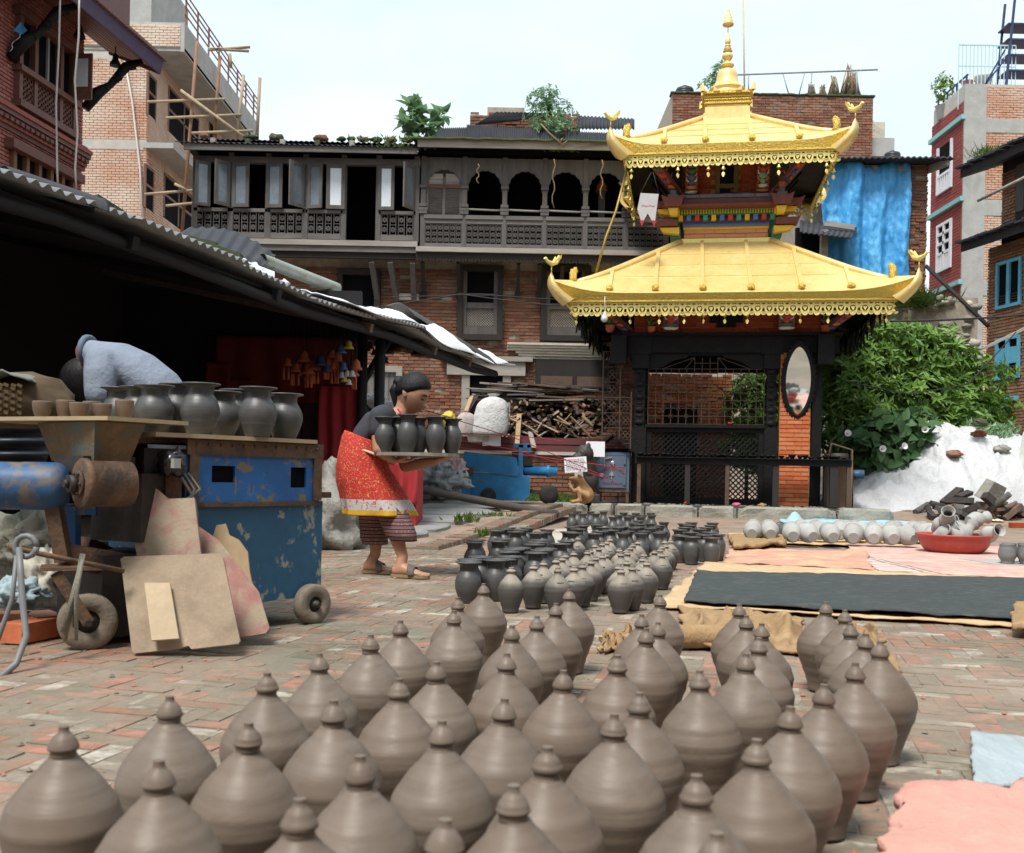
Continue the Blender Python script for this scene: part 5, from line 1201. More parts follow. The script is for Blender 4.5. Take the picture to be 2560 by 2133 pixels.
# concrete frame side
x9=xr+8
ops3=[]
brickwall(hF,(xr+.75,DR_,0),(1,0,0),(0,-1,0),6.5,ztop,.085,.24,[(-1,9,W(2480,682,DR_).z*0+W(2480,332,DR_).z,W(2480,298,DR_).z),(-1,9,W(2480,540,DR_).z,W(2480,500,DR_).z)],M_NEWB,M_NEWB1,200,17,.01)
obj('side_wall',MB().bb(xr+.02,x9,DR_+.015,DR_+2.7,zt-.2,ztop),M_CEML,hF)
obj('concrete_column',MB().bb(xr-.02,xr+.75,DR_-.06,DR_+.1,0,ztop-.02),M_CEM,hF)
for a,b in((298,332),(500,540),(704,740)): obj('concrete_beam',MB().bb(xr+.75,x9,DR_-.035,DR_+.05,W(2480,b,DR_).z,W(2480,a,DR_).z),M_CEM,hF)
M_BLR=mat('pale_blue_rail',(.42,.60,.68),.1); mb=MB(); q0,q1=W(2398,112,DR_+.3),W(2540,110,DR_+.3); zb_=ztop
for k in range(16): x=q0.x+(q1.x-q0.x)*k/15; mb.bar((x,DR_+.3,zb_-.8 if k<2 else zb_),(x,DR_+.3,q0.z),.025,.025)
mb.bar((q0.x,DR_+.3,q0.z),(q1.x,DR_+.3,q0.z),.04,.04); mb.bar((q0.x,DR_+.3,(q0.z+zb_)/2),(q1.x,DR_+.3,(q0.z+zb_)/2),.03,.03); obj('roof_screen',mb,M_BLR,hF)
mb=MB(); M_NAVY=mat('navy_steel',(.035,.05,.12),.2,5,.45,.05,.3)
for k in range(7):
    z=W(2560,40,DR_).z+1.0-k*.55-1.2; mb.bb(W(2528,60,DR_).x,W(2528,60,DR_).x+2.0,DR_+.2,DR_+1.0,z,z+.05)
for dx in(0,.25): mb.bar((W(2523,140,DR_).x,DR_+.2+dx*3,ztop),(W(2545,0,DR_).x,DR_+.2+dx*3,W(2545,-20,DR_).z),.07,.07)
for z in(1.0,1.35): mb.bar((W(2470,200,DR_).x,DR_+.3,ztop+.05+z*.0),(W(2522,165,DR_).x,DR_+.3,ztop+z),.05,.05)
obj('steel_stair',mb,M_NAVY,hF)
mb=MB()
for k in range(4): y=DR_+.1+k*.8; mb.bar((xr+.1,y,zt),(xr+.1,y,zt+.9),.05,.05)
for z in(.45,.9): mb.bar((xr+.1,DR_,zt+z),(xr+.1,DR_+2.7,zt+z),.05,.05)
obj('roof_railing',mb,M_NAVY,hF)
for (px,py,c_,lab) in((2358,260,(.6,.6,.62),'small tree in a white pot on the red house roof'),):
    p=W(px,py,DR_+2.0); t_=thing('potted_tree',lab,'potted plant',(p.x,DR_+2.0,zt)); h=p.z-zt
    obj('pot',MB().lathe([(.2,0),(.28,.5),(.3,.5)],14,M=Matrix.Translation((p.x,DR_+2.0,zt))),mat('white_pot',c_,.1),t_); obj('stem',MB().tube([(p.x,DR_+2,zt+.45),(p.x,DR_+2,zt+.9)],.03,5),M_WOODD,t_)
    mb=MB(); crown(mb,[((p.x,DR_+2,zt+1.2),(.33,.33,.55))],500,.12,.06,44); obj('foliage',mb,M_LEAF,t_)
p=W(2465,205,DR_+.4); o=obj('plant_pot',MB().lathe([(.22,0),(.3,.45),(.34,.5),(.3,.5),(.1,.45)],14,M=Matrix.Translation((p.x,DR_+.6,ztop))),mat('white_pot2',(.6,.6,.58),.1),loc=(p.x,DR_+.6,ztop)); tag(o,'white plant pot beside the pale blue roof screen','pot')
p=W(2418,208,DR_+.4); o=obj('plant_pot',MB().lathe([(.15,0),(.22,.28),(.25,.3),(.2,.3),(.1,.26)],14,M=Matrix.Translation((p.x+.1,DR_+.6,ztop))),mat('pink_pot',(.6,.28,.22),.1),loc=(p.x+.1,DR_+.6,ztop)); tag(o,'small pink plant pot at the corner of the red house roof','pot')
# ---------------- brown brick house with blue windows (right edge)
hW=thing('blue_window_house','brown brick house with sagging tiled eaves and sky-blue windows','house',(11.1,24,0))
pw=PL((W(2466,900,24).x,24,0),(.2,-1,0),(-1,-.2,0))
BRC=[(.27,.13,.075),(.32,.165,.10),(.24,.12,.075),(.36,.20,.125)]
M_BR,M_BR1=brickmat('brown_brick',BRC,(.33,.26,.19),.3),brickmat('brown_brick_single',BRC,(.33,.26,.19),.3,True)
zt=pw.hit(2475,620).z
def wop(px0,px1,pt,pb):
    u0,_=pw.uz(px0,(pt+pb)/2); u1,_=pw.uz(px1,(pt+pb)/2); z1=pw.hit((px0+px1)/2,pt).z; z0=pw.hit((px0+px1)/2,pb).z; return (u0,u1,z0,z1)
wo=[wop(2494,2556,650,768),wop(2492,2552,842,948),wop(2490,2524,1003,1060)]
pw.box('wall',-0.0,5,0,zt,-4,-.03,M_MORT,hW); brickwall(hW,pw.P(0,0,.0),pw.u,pw.n,5,zt,.073,.22,wo,M_BR,M_BR1,300,18,.008)
M_SKYB=mat('sky_blue_paint',(.12,.40,.56),.15,8,.5,.15,col2=(.3,.45,.5),amt=.2,sc2=6)
for i,(u0,u1,z0,z1) in enumerate(wo):
    f_=pw.box('window_opening',u0,u1,z0,z1,-.02,.008,M_DARK,hW)
    if i<2:
        mb=pw.mb(u0,u0+.07,z0,z1,.008,.06); pw.mb(u1-.07,u1,z0,z1,.008,.06,mb); pw.mb(u0+.07,u1-.07,z1-.07,z1,.008,.06,mb); pw.mb(u0+.07,u1-.07,z0,z0+.07,.008,.06,mb); pw.mb((u0+u1)/2-.05,(u0+u1)/2+.05,z0+.07,z1-.07,.01,.06,mb); obj('window_frame',mb,M_SKYB,f_)
        for a,b in((u0+.075,(u0+u1)/2-.055),((u0+u1)/2+.055,u1-.075)):
            if i==1: pw.box('shutter',a,b,z0+.35,z0+.72,.01,.04,M_SKYB,f_); 
            for k in range(4): pw.box('rail',a,b,z0+.09+k*.06,z0+.12+k*.06,.01,.03,M_WOODD,f_)
    else:
        pw.box('blue_door',u0,u1-.05,z0,z1-.02,.009,.03,M_SKYB,f_); pw.box('door_lintel',u0-.15,u1+.3,z1,z1+.09,.0,.1,M_SKYB,f_)
# eaves: tiled roof slopes projecting towards the camera
def eave(px,py,ov,nm,th):
    z=pw.hit(px,py).z; mb=MB().add([pw.P(-.25,ov,z-.12),pw.P(6,ov,z-.12),pw.P(6,-1.2,z+ov*.9),pw.P(-.25,-1.2,z+ov*.9),pw.P(-.25,ov,z-.12+th),pw.P(6,ov,z-.12+th),pw.P(6,-1.2,z+ov*.9+th),pw.P(-.25,-1.2,z+ov*.9+th)],[(0,3,2,1),(4,5,6,7),(0,1,5,4),(2,3,7,6),(1,2,6,5),(3,0,4,7)]); e=obj(nm,mb,M_SOOT if False else M_WOODD,hW)
    for k in range(26): obj('tile',MB().box(pw.P(-.2+k*.23,ov+.02,z+th-.08+rnd(-.02,.02)),(.2,.22,.05),rz=math.atan2(pw.u.y,pw.u.x)+rnd(-.08,.08)),M_ROOFD,e)
    return z
random.seed(45)
ze_=eave(2468,618,.55,'eave',.2)
up=PL(pw.P(.25,-.15,0),pw.u,pw.n); zu=pw.hit(2475,470).z
up.box('upper_wall',0,5,zt,zu+.6,-3,-.0,M_WOODD,hW); brickwall(hW,up.P(0,.0,zt+.3),up.u,up.n,.5,zu-zt,.073,.22,[],M_BR,M_BR1,0,19,.01)
f_=up.box('shutter_window',.5,5,zt+.5,zu+.4,0,.03,M_WOODD,hW)
for k in range(5): up.box('shutter_board',.55+k*.28,.55+k*.28+.25,zt+.65,zu+.3,.03,.06,M_WOOD,f_)
obj('prop_pole',MB().tube([pw.hit(2445,502,.6),pw.hit(2570,440,.6)],.035,6),M_WOODP,hW)
eave(2455,440,.6,'upper_eave',.2)
mb=MB(); c=W(2490,392,26.5)
for k in range(500): leaf(mb,c+Vector((random.gauss(0,.32),rnd(-.2,.3),rnd(-.25,.1))),Vector((rnd(-.6,.6),rnd(-.6,.2),rnd(.2,1.2))),Vector((0,-1,.2)),rnd(.2,.4),.02,rnd(.5,1))
o=obj('roof_grass',mb,M_GRASS,loc=tuple(c)); tag(o,'pale green grass tuft growing on the tiled eave of the brown house','grass clump')
# leaning timber props and cables
o=obj('leaning_prop',MB().tube([W(2315,665,23.5),W(2470,815,22.0)],.045,6),M_WOODD,loc=tuple(W(2470,815,22.0))); tag(o,'dark slanting timber prop between the red house and the brown house','prop')
o=obj('roof_gutter',MB().bar(W(2440,880,21),W(2575,815,21),.12,.05),M_WOODP,loc=tuple(W(2440,880,21))); tag(o,'grey slanting plank crossing in front of the lower blue window','plank')
M_CABLE=flat('black_cable',(.02,.02,.022),.6)
def cable(lab,pts,r_=.012,nm='cable'):
    P=[W(*p) for p in pts]; path=[]
    for a,b in zip(P,P[1:]):
        for k in range(8): t=k/8; path.append(a.lerp(b,t)+Vector((0,0,-.25*t*(1-t)*(b-a).length*.12)))
    path.append(P[-1]); o=obj(nm,MB().tube(path,r_,5),M_CABLE,loc=tuple(P[0])); tag(o,lab,'cable'); return o
cable('thick black cable strung from the temple eave to the brown house',[(2225,803,19),(2420,797,19),(2580,785,19)],.02)
cable('thin cable hanging in front of the leafy bush',[(2080,945,18.2),(2270,985,18.2),(2420,960,19),(2540,830,20)],.012)
# ---------------- ground rising behind the temple on the right
def rbank(x,y):
    t=max(0,min(1,(y-15.6)/2.2)); s_=max(0,min(1,(x-5.9)/.7)); return .2*t*t*(3-2*t)*s_
o=obj('earth_bank',MB().grid(60,60,lambda a,b:(5.9+34*a**1.6,15.6+40*b**1.8,.004+rbank(5.9+34*a**1.6,15.6+40*b**1.8)+.012*mnoise.noise(Vector((a*40,b*40,2)))*min(1,b*30)*min(1,a*20))),M_GROUND,kind='structure')
# ---------------- bush, datura, white heap
bc=W(2270,960,20.0)
bush=thing('leafy_bush','large leafy green bush beside the temple','bush',(bc.x,20.2,0))
bl_=[]
for px,py,rx,rz,D in((2130,900,.75,.55,20.3),(2230,870,.85,.5,20.4),(2330,900,.85,.6,20.4),(2420,960,.7,.6,20.5),(2160,1010,.75,.6,19.8),(2280,1010,.95,.7,20),(2400,1050,.8,.6,20),(2180,1110,.8,.5,19.6),(2300,1110,.9,.5,19.7),(2470,1050,.45,.4,20.6),(2085,950,.5,.6,20.3),(2090,1060,.45,.6,19.9),(2280,850,.5,.25,20.5)):
    c=W(px,py,D); bl_.append((c,(rx,.65,rz)))
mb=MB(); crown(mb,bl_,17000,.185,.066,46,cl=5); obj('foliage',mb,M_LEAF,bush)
for k in range(9):
    a=Vector((bc.x+rnd(-1.1,1.1),20.3+rnd(-.2,.2),0)); b=Vector((bc.x+rnd(-1.6,1.5),20.2,rnd(1.8,3.0))); obj('stem',MB().tube([a,a.lerp(b,.5)+Vector((rnd(-.2,.2),0,.1)),b],[.05,.035,.012],6),M_WOODD,bush)
dat=thing('datura_plant','broad-leaved plant with white trumpet flowers in front of the bush','plant',(W(2210,1180,18.4).x,18.4,.0))
mb=MB(); bl2=[(W(px,py,18.4),(rx,.35,rz)) for px,py,rx,rz in((2170,1110,.4,.25),(2240,1080,.4,.3),(2280,1110,.35,.3),(2210,1150,.5,.2),(2300,1060,.2,.2))]
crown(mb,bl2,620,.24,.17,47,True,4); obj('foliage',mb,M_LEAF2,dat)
for k in range(5): a=Vector((W(2210,1180,18.4).x+rnd(-.5,.5),18.5,0)); obj('stem',MB().tube([a,a+Vector((rnd(-.2,.2),0,1.2))],[.02,.012],5),M_LEAF2,dat)
M_FLW=mat('white_petal',(.78,.74,.74),.06)
for px,py in((2118,1085),(2205,1123),(2258,1117),(2313,1075)):
    p=W(px,py,17.95); d=Vector((rnd(-.5,.5),-.8,rnd(.0,.5))).normalized(); q_=d.to_track_quat('Z','Y').to_matrix().to_4x4()
    obj('flower',MB().lathe([(.008,-.12),(.015,-.06),(.024,0),(.048,.04),(.062,.048)],10,M=Matrix.Translation(p)@q_,cap1=False),M_FLW,dat)
# grass and weeds in the gap behind
mb=MB(); random.seed(48)
for px,py,n in((2490,1090,260),(2540,1120,200)):
    c=W(px,py,18.9)
    for k in range(n): leaf(mb,c+Vector((random.gauss(0,.25),rnd(-.1,.2),rnd(-.3,.2))),Vector((rnd(-1,1),rnd(-.8,.3),rnd(0,1))),Vector((0,-1,.2)),rnd(.08,.18),.05,rnd(.4,1))
o=obj('weeds',mb,M_LEAF3,loc=tuple(W(2510,1110,18.9))); tag(o,'pale weeds growing above the white sheeted heap','weeds')
HX0,HX1,HY0,HY1=W(2125,1240,17.2).x,W(2700,1240,17.2).x,17.2,19.6
crest=[(0,.2),(.1,.36),(.2,.5),(.33,.75),(.44,1.08),(.5,1.36),(.56,1.42),(.66,1.3),(.8,1.25),(1,1.1)]
def heapf(a,b):
    h=np.interp(a,[c[0] for c in crest],[c[1] for c in crest]); k=math.sin(min(1,b*1.35)*math.pi/2)**.75
    x=HX0+(HX1-HX0)*a; y=HY0+(HY1-HY0)*b; n1=mnoise.noise(Vector((x*.9,y*.9,1)))*.16; n2=abs(mnoise.noise(Vector((x*2.6,y*2.6+b,3))))*.14; n3=(.5-abs(mnoise.noise(Vector((x*3.3+2*y,y*2.2,5)))))*.20+abs(mnoise.noise(Vector((x*8,y*8,7))))*.08
    fold=.05*math.sin(x*6+3*b+2*mnoise.noise(Vector((x,y,0))))*b*(1-b)*3
    return (x,y+.12*mnoise.noise(Vector((x*2,b*3,8))),rbank(x,y)+max(.01,h*k+(n1+n2+n3+fold)*min(1,b*5)))
M_WTARP=mat('white_plastic_sheet',(.50,.51,.52),.08,4,.5,.7,spec=.4,col2=(.38,.39,.40),amt=.33,sc2=3,bd=.05)
o=obj('sheeted_heap',MB().grid(150,70,heapf,thick=(0,0,-.015),sm=True),M_WTARP,loc=(8.3,18.2,0)); tag(o,'heap covered with crumpled white plastic sheeting','heap')
random.seed(49)
for i,(px,py,m_,lab) in enumerate(((2505,1122,M_STONE,'flat grey stone holding down the white sheeting'),(2450,1056,M_MOSS,'dark stone on the crest of the white sheeted heap'),(2384,1135,M_OLDB1,'broken orange brick on the slope of the white sheeting'),(2448,1084,M_OLDB1,'orange brick below the crest of the white heap'))):
    a,b=U(px,py); d=Vector((a,F,b)); best=None
    for k in range(400):
        Y=16.5+k*.01; p=Vector((0,0,HC))+d*(Y/F)
        if HX0<p.x<HX1:
            zz=heapf((p.x-HX0)/(HX1-HX0),max(0,min(1,(Y-HY0)/(HY1-HY0))))[2]
            if p.z<=zz+.03: best=p; break
    p=best or Vector((0,0,HC))+d*(18/F); o=obj('stone',MB().blob((0,0,0),(.14,.12,.07),7,.22,2,i+3,sm=False),m_); o.location=p; tag(o,lab,'stone')
# charred timber offcuts in front of the heap
random.seed(50)
cc=Vector((W(2385,1265,16.6).x,16.3,0)); M_CHAR=mat('burnt_offcut',(.05,.042,.038),.5,9,.85,.5); M_OFF=mat('brown_offcut',(.15,.10,.075),.4,9,.85,.5)
for k in range(34):
    t=rnd(0,1); x=cc.x-.55+rnd(0,1.7); y=cc.y+rnd(-.05,.75); z=.05+rbank(x,y)+max(0,.34-abs(x-cc.x-.35)*.35)*rnd(0,1); l=rnd(.18,.5)
    mb=MB()
    if k%7==3: mb.tube([(-l/2,0,0),(l/2,0,0)],.05,10)
    else: mb.box((0,0,0),(l,rnd(.08,.16),rnd(.05,.12)))
    o=obj('timber_offcut',mb,[M_CHAR,M_OFF,M_CHAR,M_WOOD][k%4]); o.location=(x,y,z); o.rotation_euler=(rnd(-.3,.3),rnd(-.7,.7),rnd(0,3.1)); tag(o,'charred timber offcut in the pile before the white sheeting','offcut','charred offcuts by the white heap')
o=obj('concrete_chunk',MB().box((0,0,0),(.36,.22,.34),taper=(.8,.9)),M_STONE); o.location=(W(2478,1262,16.9).x,16.9,.5); o.rotation_euler=(.3,.35,.4); tag(o,'large broken concrete chunk leaning on the charred offcuts','concrete chunk')
o=obj('cloth_scrap',MB().grid(20,8,lambda a,b:(a*.55,b*.2,.03+.05*abs(mnoise.noise(Vector((a*5,b*4,1))))),thick=(0,0,-.012)),mat('cream_rag',(.62,.56,.38),.15),loc=(0,0,0)); o.location=(W(2425,1280,16.1).x,16.1,.03); tag(o,'cream rag lying on the ground under the charred offcuts','rag')
for i,(px,py) in enumerate(((2190,1292),(2357,1272),(2545,1305),(2295,1288))):
    p=G(px,py); o=obj('loose_brick',MB().box((0,0,.035),(.2,.1,.07),rz=rnd(0,2)),M_TBR); o.location=p; tag(o,['broken orange brick at the end of the stone platform','orange brick end in front of the charred offcuts','red brick lying at the rubble strip','small brick bit on the open paving'][i],'brick')
# white van, only its rear edge in view
vn=thing('white_van','white van with dark mud flap standing beside the sheeted heap','van',(8.9,16.9,0)); p=W(2546,1170,17.8)
mb=MB(); prof=[(0,.32),(-.03,.55),(-.02,1.0),(.06,1.5),(.2,1.85),(.5,1.95),(3.4,1.95),(3.6,1.2),(4.2,1.0),(4.25,.4),(3.9,.32)]
mb.prism([(p.x+a,b) for a,b in prof],16.2,17.8); obj('body',mb,mat('white_car_paint',(.74,.76,.74),.04,2,.3,0,spec=.6),vn)
for x,y in((.62,16.28),(.62,17.72),(3.2,16.28),(3.2,17.72)):
    w_=obj('wheel',MB().lathe([(.12,-.09),(.29,-.09),(.32,-.05),(.32,.05),(.29,.09),(.12,.09)],22,M=T((p.x+x,y-.02 if y<17 else y+.02,.32),R(90),0,0)),flat('tyre_rubber',(.02,.02,.022),.8),vn)
obj('mud_flap',MB().bb(p.x-.14,p.x+.1,16.15,16.19,.06,.62),flat('grey_flap',(.09,.10,.12),.7),vn)
obj('bumper',MB().bb(p.x-.05,p.x+.02,16.2,17.8,.34,.52),mat('bumper_white',(.68,.69,.66),.05),vn)
# ================================================================ LEFT TERRACE, SHED, CLAY MILL
EA,EB=Vector((-.75,8.6,0)),Vector((.66,15.9,0))
def terr(x,y):
    t=max(0,min(1,(y-8.4)/7.2)); return .02+.17*t*t*(3-2*t)
def edgex(y): return EA.x+(EB.x-EA.x)*(y-EA.y)/(EB.y-EA.y)
TER=obj('terrace',MB().grid(24,40,lambda a,b:(edgex(8.6+14*b)*(1-0)-10*(1-a)-.02 if b<.52 else min(edgex(8.6+14*b),.66)-10*(1-a)-.02,8.6+14*b,terr(0,8.6+14*b)),thick=(0,0,-.3),sm=False),M_GROUND,kind='structure')
M_FLAG=mat('grey_flagstone',(.25,.25,.245),.25,3,.85,.6,col2=(.16,.165,.14),amt=.35,sc2=2,bd=.03)
random.seed(60)
for (yc,w_,off,d) in((9.0,.55,.10,.5),(9.7,.9,.1,.75),(10.6,1.0,.12,.9),(11.6,1.1,.1,.95),(12.7,1.2,.1,1.0),(13.8,1.25,.15,1.0),(9.4,.8,1.1,.8),(10.4,.9,1.2,.9),(11.5,1.1,1.3,.9),(12.6,1.1,1.4,.9),(13.7,1.1,1.5,.9),(14.8,1.2,.3,.9),(14.8,1.1,1.6,.9)):
    x1=edgex(yc)-off-.16; z=terr(0,yc); n=10; pts=[]
    for k in range(n):
        a=2*math.pi*k/n; rx=w_/2*(1+.1*rnd(-1,1)); ry=d/2*(1+.1*rnd(-1,1)); c_=math.cos(a);s_=math.sin(a); e=.55
        pts.append((x1-w_/2+rx*math.copysign(abs(c_)**e,c_)+.19*(s_*ry),yc+ry*math.copysign(abs(s_)**e,s_)))
    h=.045+rnd(-.012,.012); V=[(x,y,z-.1) for x,y in pts]+[(x,y,terr(0,y)+h-.012) for x,y in pts]+[(x*.96+.04*(x1-w_/2),y*.96+.04*yc,terr(0,y)+h) for x,y in pts]
    obj('flagstone',MB().add(V,[tuple(range(2*n,3*n))]+[(i,(i+1)%n,n+(i+1)%n,n+i) for i in range(n)]+[(n+i,n+(i+1)%n,2*n+(i+1)%n,2*n+i) for i in range(n)]),M_FLAG,TER)
# brick kerb along the terrace edge
ubk=MB().box((0,0,0),(1,1,1),taper=(.96,.92)).mesh('kerb_brick',M_PAVE1); d_=(EB-EA).normalized(); rz=math.atan2(d_.y,d_.x)
k=0; L_=(EB-EA).length
while k<L_-.1:
    for r_ in range(2):
        p=EA+d_*k+Vector((d_.y,-d_.x,0))*(.06+r_*.21); inst('kerb_brick',ubk,TER,(p.x,p.y,terr(0,p.y)-.02-r_*.045+rnd(-.006,.006)),(0,0,rz+R(90)+rnd(-.05,.05)),(.2,.058,.08))
    k+=.064
# gutter stones on the court side of the kerb
for i in range(7):
    p=EA+d_*(1.5+i*.9)+Vector((d_.y,-d_.x,0))*(.75+.06*i); obj('gutter_stone',MB().blob((p.x,p.y,.0),(.28,.46,.035),8,.12,2,i,sm=False),mat('pale_gutter_stone',(.42,.38,.32),.2,4,.9,.6) if i==0 else bpy.data.materials['pale_gutter_stone'],GROUND)
def tuft(px,py,D,z,n,r_,h,lab,m=None):
    c=W(px,py,D); c.z=z; mb=MB()
    for k in range(n): leaf(mb,c+Vector((random.gauss(0,r_),random.gauss(0,r_*.6),0)),Vector((rnd(-.6,.6),rnd(-.6,.4),rnd(.5,1.3))),Vector((0,-1,.2)),h*rnd(.5,1.1),h*.16,rnd(.3,1))
    o=obj('grass_tuft',mb,m or M_GRASS,loc=tuple(c),kind='stuff'); tag(o,lab,'grass tuft')
random.seed(61)
tuft(1160,1302,11.2,terr(0,11.2)+.03,70,.07,.13,'green weed tuft in the joint of the grey flagstones')
tuft(1210,1330,10.1,.03,60,.05,.1,'small weed beside the brick kerb edge')
tuft(1230,1290,12.0,terr(0,12)+.04,60,.14,.08,'low weeds along the upper flagstone joint')
mb=MB()
for k in range(1500):
    x=rnd(W(1130,1215,17).x,W(1440,1215,17).x); y=rnd(17.2,18.9); leaf(mb,Vector((x,y,terr(0,y))),Vector((rnd(-.7,.7),rnd(-.7,.3),rnd(.4,1.2))),Vector((0,-1,.2)),rnd(.06,.17),.03,rnd(.3,1))
o=obj('weedy_grass',mb,M_GRASS,kind='stuff'); o['label']='green weeds along the foot of the low brick plinth'; o['category']='grass'
# ---------------- shed
SA,SB=Vector((-2.86,5.73,0)),Vector((-.42,14.6,0)); sd=(SB-SA).normalized(); sn=Vector((-sd.y,sd.x,0))   # sn points away from the court
SL=(SB-SA).length; ZE=2.25
shed=thing('market_shed','long open shed with a sagging corrugated roof and dark interior','shed',(-3.5,9,0))
M_SHEET=mat('old_corrugated_sheet',(.33,.34,.35),.3,3,.55,.3,.3,col2=(.13,.08,.05),amt=.33,sc2=2)
M_UNDER=mat('shade_dark_underside',(.014,.014,.016),.3,4,.8,.2); M_SHADE=mat('shade_dark_shed_wall',(.012,.0105,.0105),.4,4,.95,.3)  # both near black: the shed's deep shade is put into the colour
def sp(t,o,z): return SA+sd*t+sn*o+Vector((0,0,z))
def sag(t): return .05*math.sin(t*1.3)+.03*math.sin(t*3.1+1)-.10*math.exp(-((t-3)/1.5)**2)*0
ns=9; t0=-1.6
for i in range(ns):
    a=t0+(SL+1.2-t0)*i/ns; b=t0+(SL+1.2-t0)*(i+1)/ns+.08; dz=.018*(i%2)
    ov=-.06*(i%3)
    o=obj('roof_sheet',corrugated(sp(a,ov,ZE+sag(a)+dz),sp(b,ov,ZE+sag(b)+dz),sp(a,3.4,ZE+.75+dz),sp(b,3.4,ZE+.75+dz),14,.016,8,thick=.004),M_SHEET,shed)
# lining under the sheets: boards and bamboo coloured near black in place of shade
obj('roof_lining',MB().add([sp(t0,.16,ZE-.02),sp(SL+1.2,.16,ZE-.02),sp(SL+1.2,3.4,ZE+.68),sp(t0,3.4,ZE+.68),sp(t0,.16,ZE-.045),sp(SL+1.2,.16,ZE-.045),sp(SL+1.2,3.4,ZE+.655),sp(t0,3.4,ZE+.655)],[(0,1,2,3),(4,7,6,5),(0,4,5,1),(2,6,7,3),(1,5,6,2),(3,7,4,0)]),M_UNDER,shed)
for t in(1.2,3.2,5.2,7.2,8.6): obj('rafter',MB().bar(sp(t,.02,ZE-.1),sp(t,3.3,ZE+.62),.07,.09),M_OFF if t>5 else M_UNDER,shed)
obj('eave_pole',MB().tube([sp(t,.10,ZE-.12+sag(t)*.5) for t in np.linspace(t0,SL+.9,12)],.045,7),M_UNDER,shed)
for t in(-1.2,SL-3.1): obj('post',MB().tube([sp(t,.3,0),sp(t,.3,ZE-.1)],.06,8),M_UNDER,shed)
Pq=W(905,1000,11.7); obj('post',MB().tube([(Pq.x,11.7,.05),(Pq.x,11.7,2.3)],.055,8),M_UNDER,shed); obj('brace',MB().tube([(Pq.x,11.7,1.65),W(985,830,12.6)],.045,7),M_UNDER,shed)
obj('back_wall',MB().add([sp(t0,3.3,0),sp(SL-2.2,3.3,0),sp(SL-2.2,3.3,3),sp(t0,3.3,3),sp(t0,3.4,0),sp(SL-2.2,3.4,0),sp(SL-2.2,3.4,3),sp(t0,3.4,3)],[(0,3,2,1),(4,5,6,7),(0,1,5,4),(2,3,7,6),(1,2,6,5),(3,0,4,7)]),M_SHADE,shed)
obj('end_wall',MB().add([sp(t0,.9,0),sp(t0,3.3,0),sp(t0,3.3,2.9),sp(t0,.9,2.5),sp(t0-.1,.9,0),sp(t0-.1,3.3,0),sp(t0-.1,3.3,2.9),sp(t0-.1,.9,2.5)],[(0,1,2,3),(4,7,6,5),(0,4,5,1),(1,5,6,2),(2,6,7,3),(3,7,4,0)]),M_SHADE,shed)
xw0,xw1=W(420,900,11.95).x,W(900,900,11.95).x; obj('cross_wall',MB().bb(xw0-2.5,xw1,11.95,12.05,0,2.75),M_SHADE,shed)
obj('shed_floor',MB().add([sp(t0,.5,.012),sp(SL-2.6,.5,.012),sp(SL-2.6,3.3,.014),sp(t0,3.3,.014)],[(0,1,2,3)]),mat('shade_dark_shed_earth',(.02,.018,.017),.3,5,.95,.5),shed)  # floor colour darkened as well, for the shade inside
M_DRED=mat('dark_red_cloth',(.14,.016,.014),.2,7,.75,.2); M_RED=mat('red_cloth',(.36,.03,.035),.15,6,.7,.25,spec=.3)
def drape(nm,px0,px1,py0,py1,D,m,parent,amp=.03,fq=34,n=60,world=True):
    a,b=W(px0,py0,D),W(px1,py1,D)
    mb=MB().grid(n,12,lambda u,v:(a.x+(b.x-a.x)*u,D-amp*math.sin(u*fq+v*1.2+.8*math.sin(v*4+u*3))*(.4+.6*v)-.02*v,a.z+(b.z-a.z)*v),thick=(0,.006,0))
    return obj(nm,mb,m,parent)
o=thing('red_curtain','deep red cloth curtain hanging at the open end of the shed','curtain',(W(850,1000,11.75).x,11.75,.8)); drape('cloth',798,897,965,1155,11.75,M_RED,o,.025,20)
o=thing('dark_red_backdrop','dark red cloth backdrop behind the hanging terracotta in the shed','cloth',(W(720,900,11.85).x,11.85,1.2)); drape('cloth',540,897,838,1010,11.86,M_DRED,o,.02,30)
for px,py,w_,h_ in((545,950,60,90),(600,985,55,75)):
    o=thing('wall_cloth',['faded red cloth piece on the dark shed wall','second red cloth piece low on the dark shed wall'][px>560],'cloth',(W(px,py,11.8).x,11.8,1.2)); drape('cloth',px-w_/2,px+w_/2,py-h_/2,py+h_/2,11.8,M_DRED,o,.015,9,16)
tb=thing('red_stall_table','low stall table draped in red cloth beside the woman','table',(W(920,1200,10.6).x,10.6,0))
a,b=W(800,1152,10.5),W(1042,1160,10.5)
obj('cloth',MB().bb(a.x,b.x,10.52,11.3,.03,a.z-.01),M_RED,tb); drape('cloth_front',800,1044,1152,1262,10.5,M_RED,tb,.03,40)
obj('table_board',MB().bb(a.x+.02,b.x-.02,10.5,11.28,a.z-.01,a.z+.015),M_RED,tb)
drs=thing('dark_doors','dark brown wooden door leaves beside the red curtain','door',(W(720,1050,11.9).x,11.9,0))
for k in range(4):
    x0=W(640+k*39,1050,11.9).x; obj('door_leaf',MB().bb(x0,x0+.165,11.88,11.93,.1,1.45),mat('dark_brown_door',(.045,.02,.016),.3,5,.7,.3) if k==0 else bpy.data.materials['dark_brown_door'],drs)
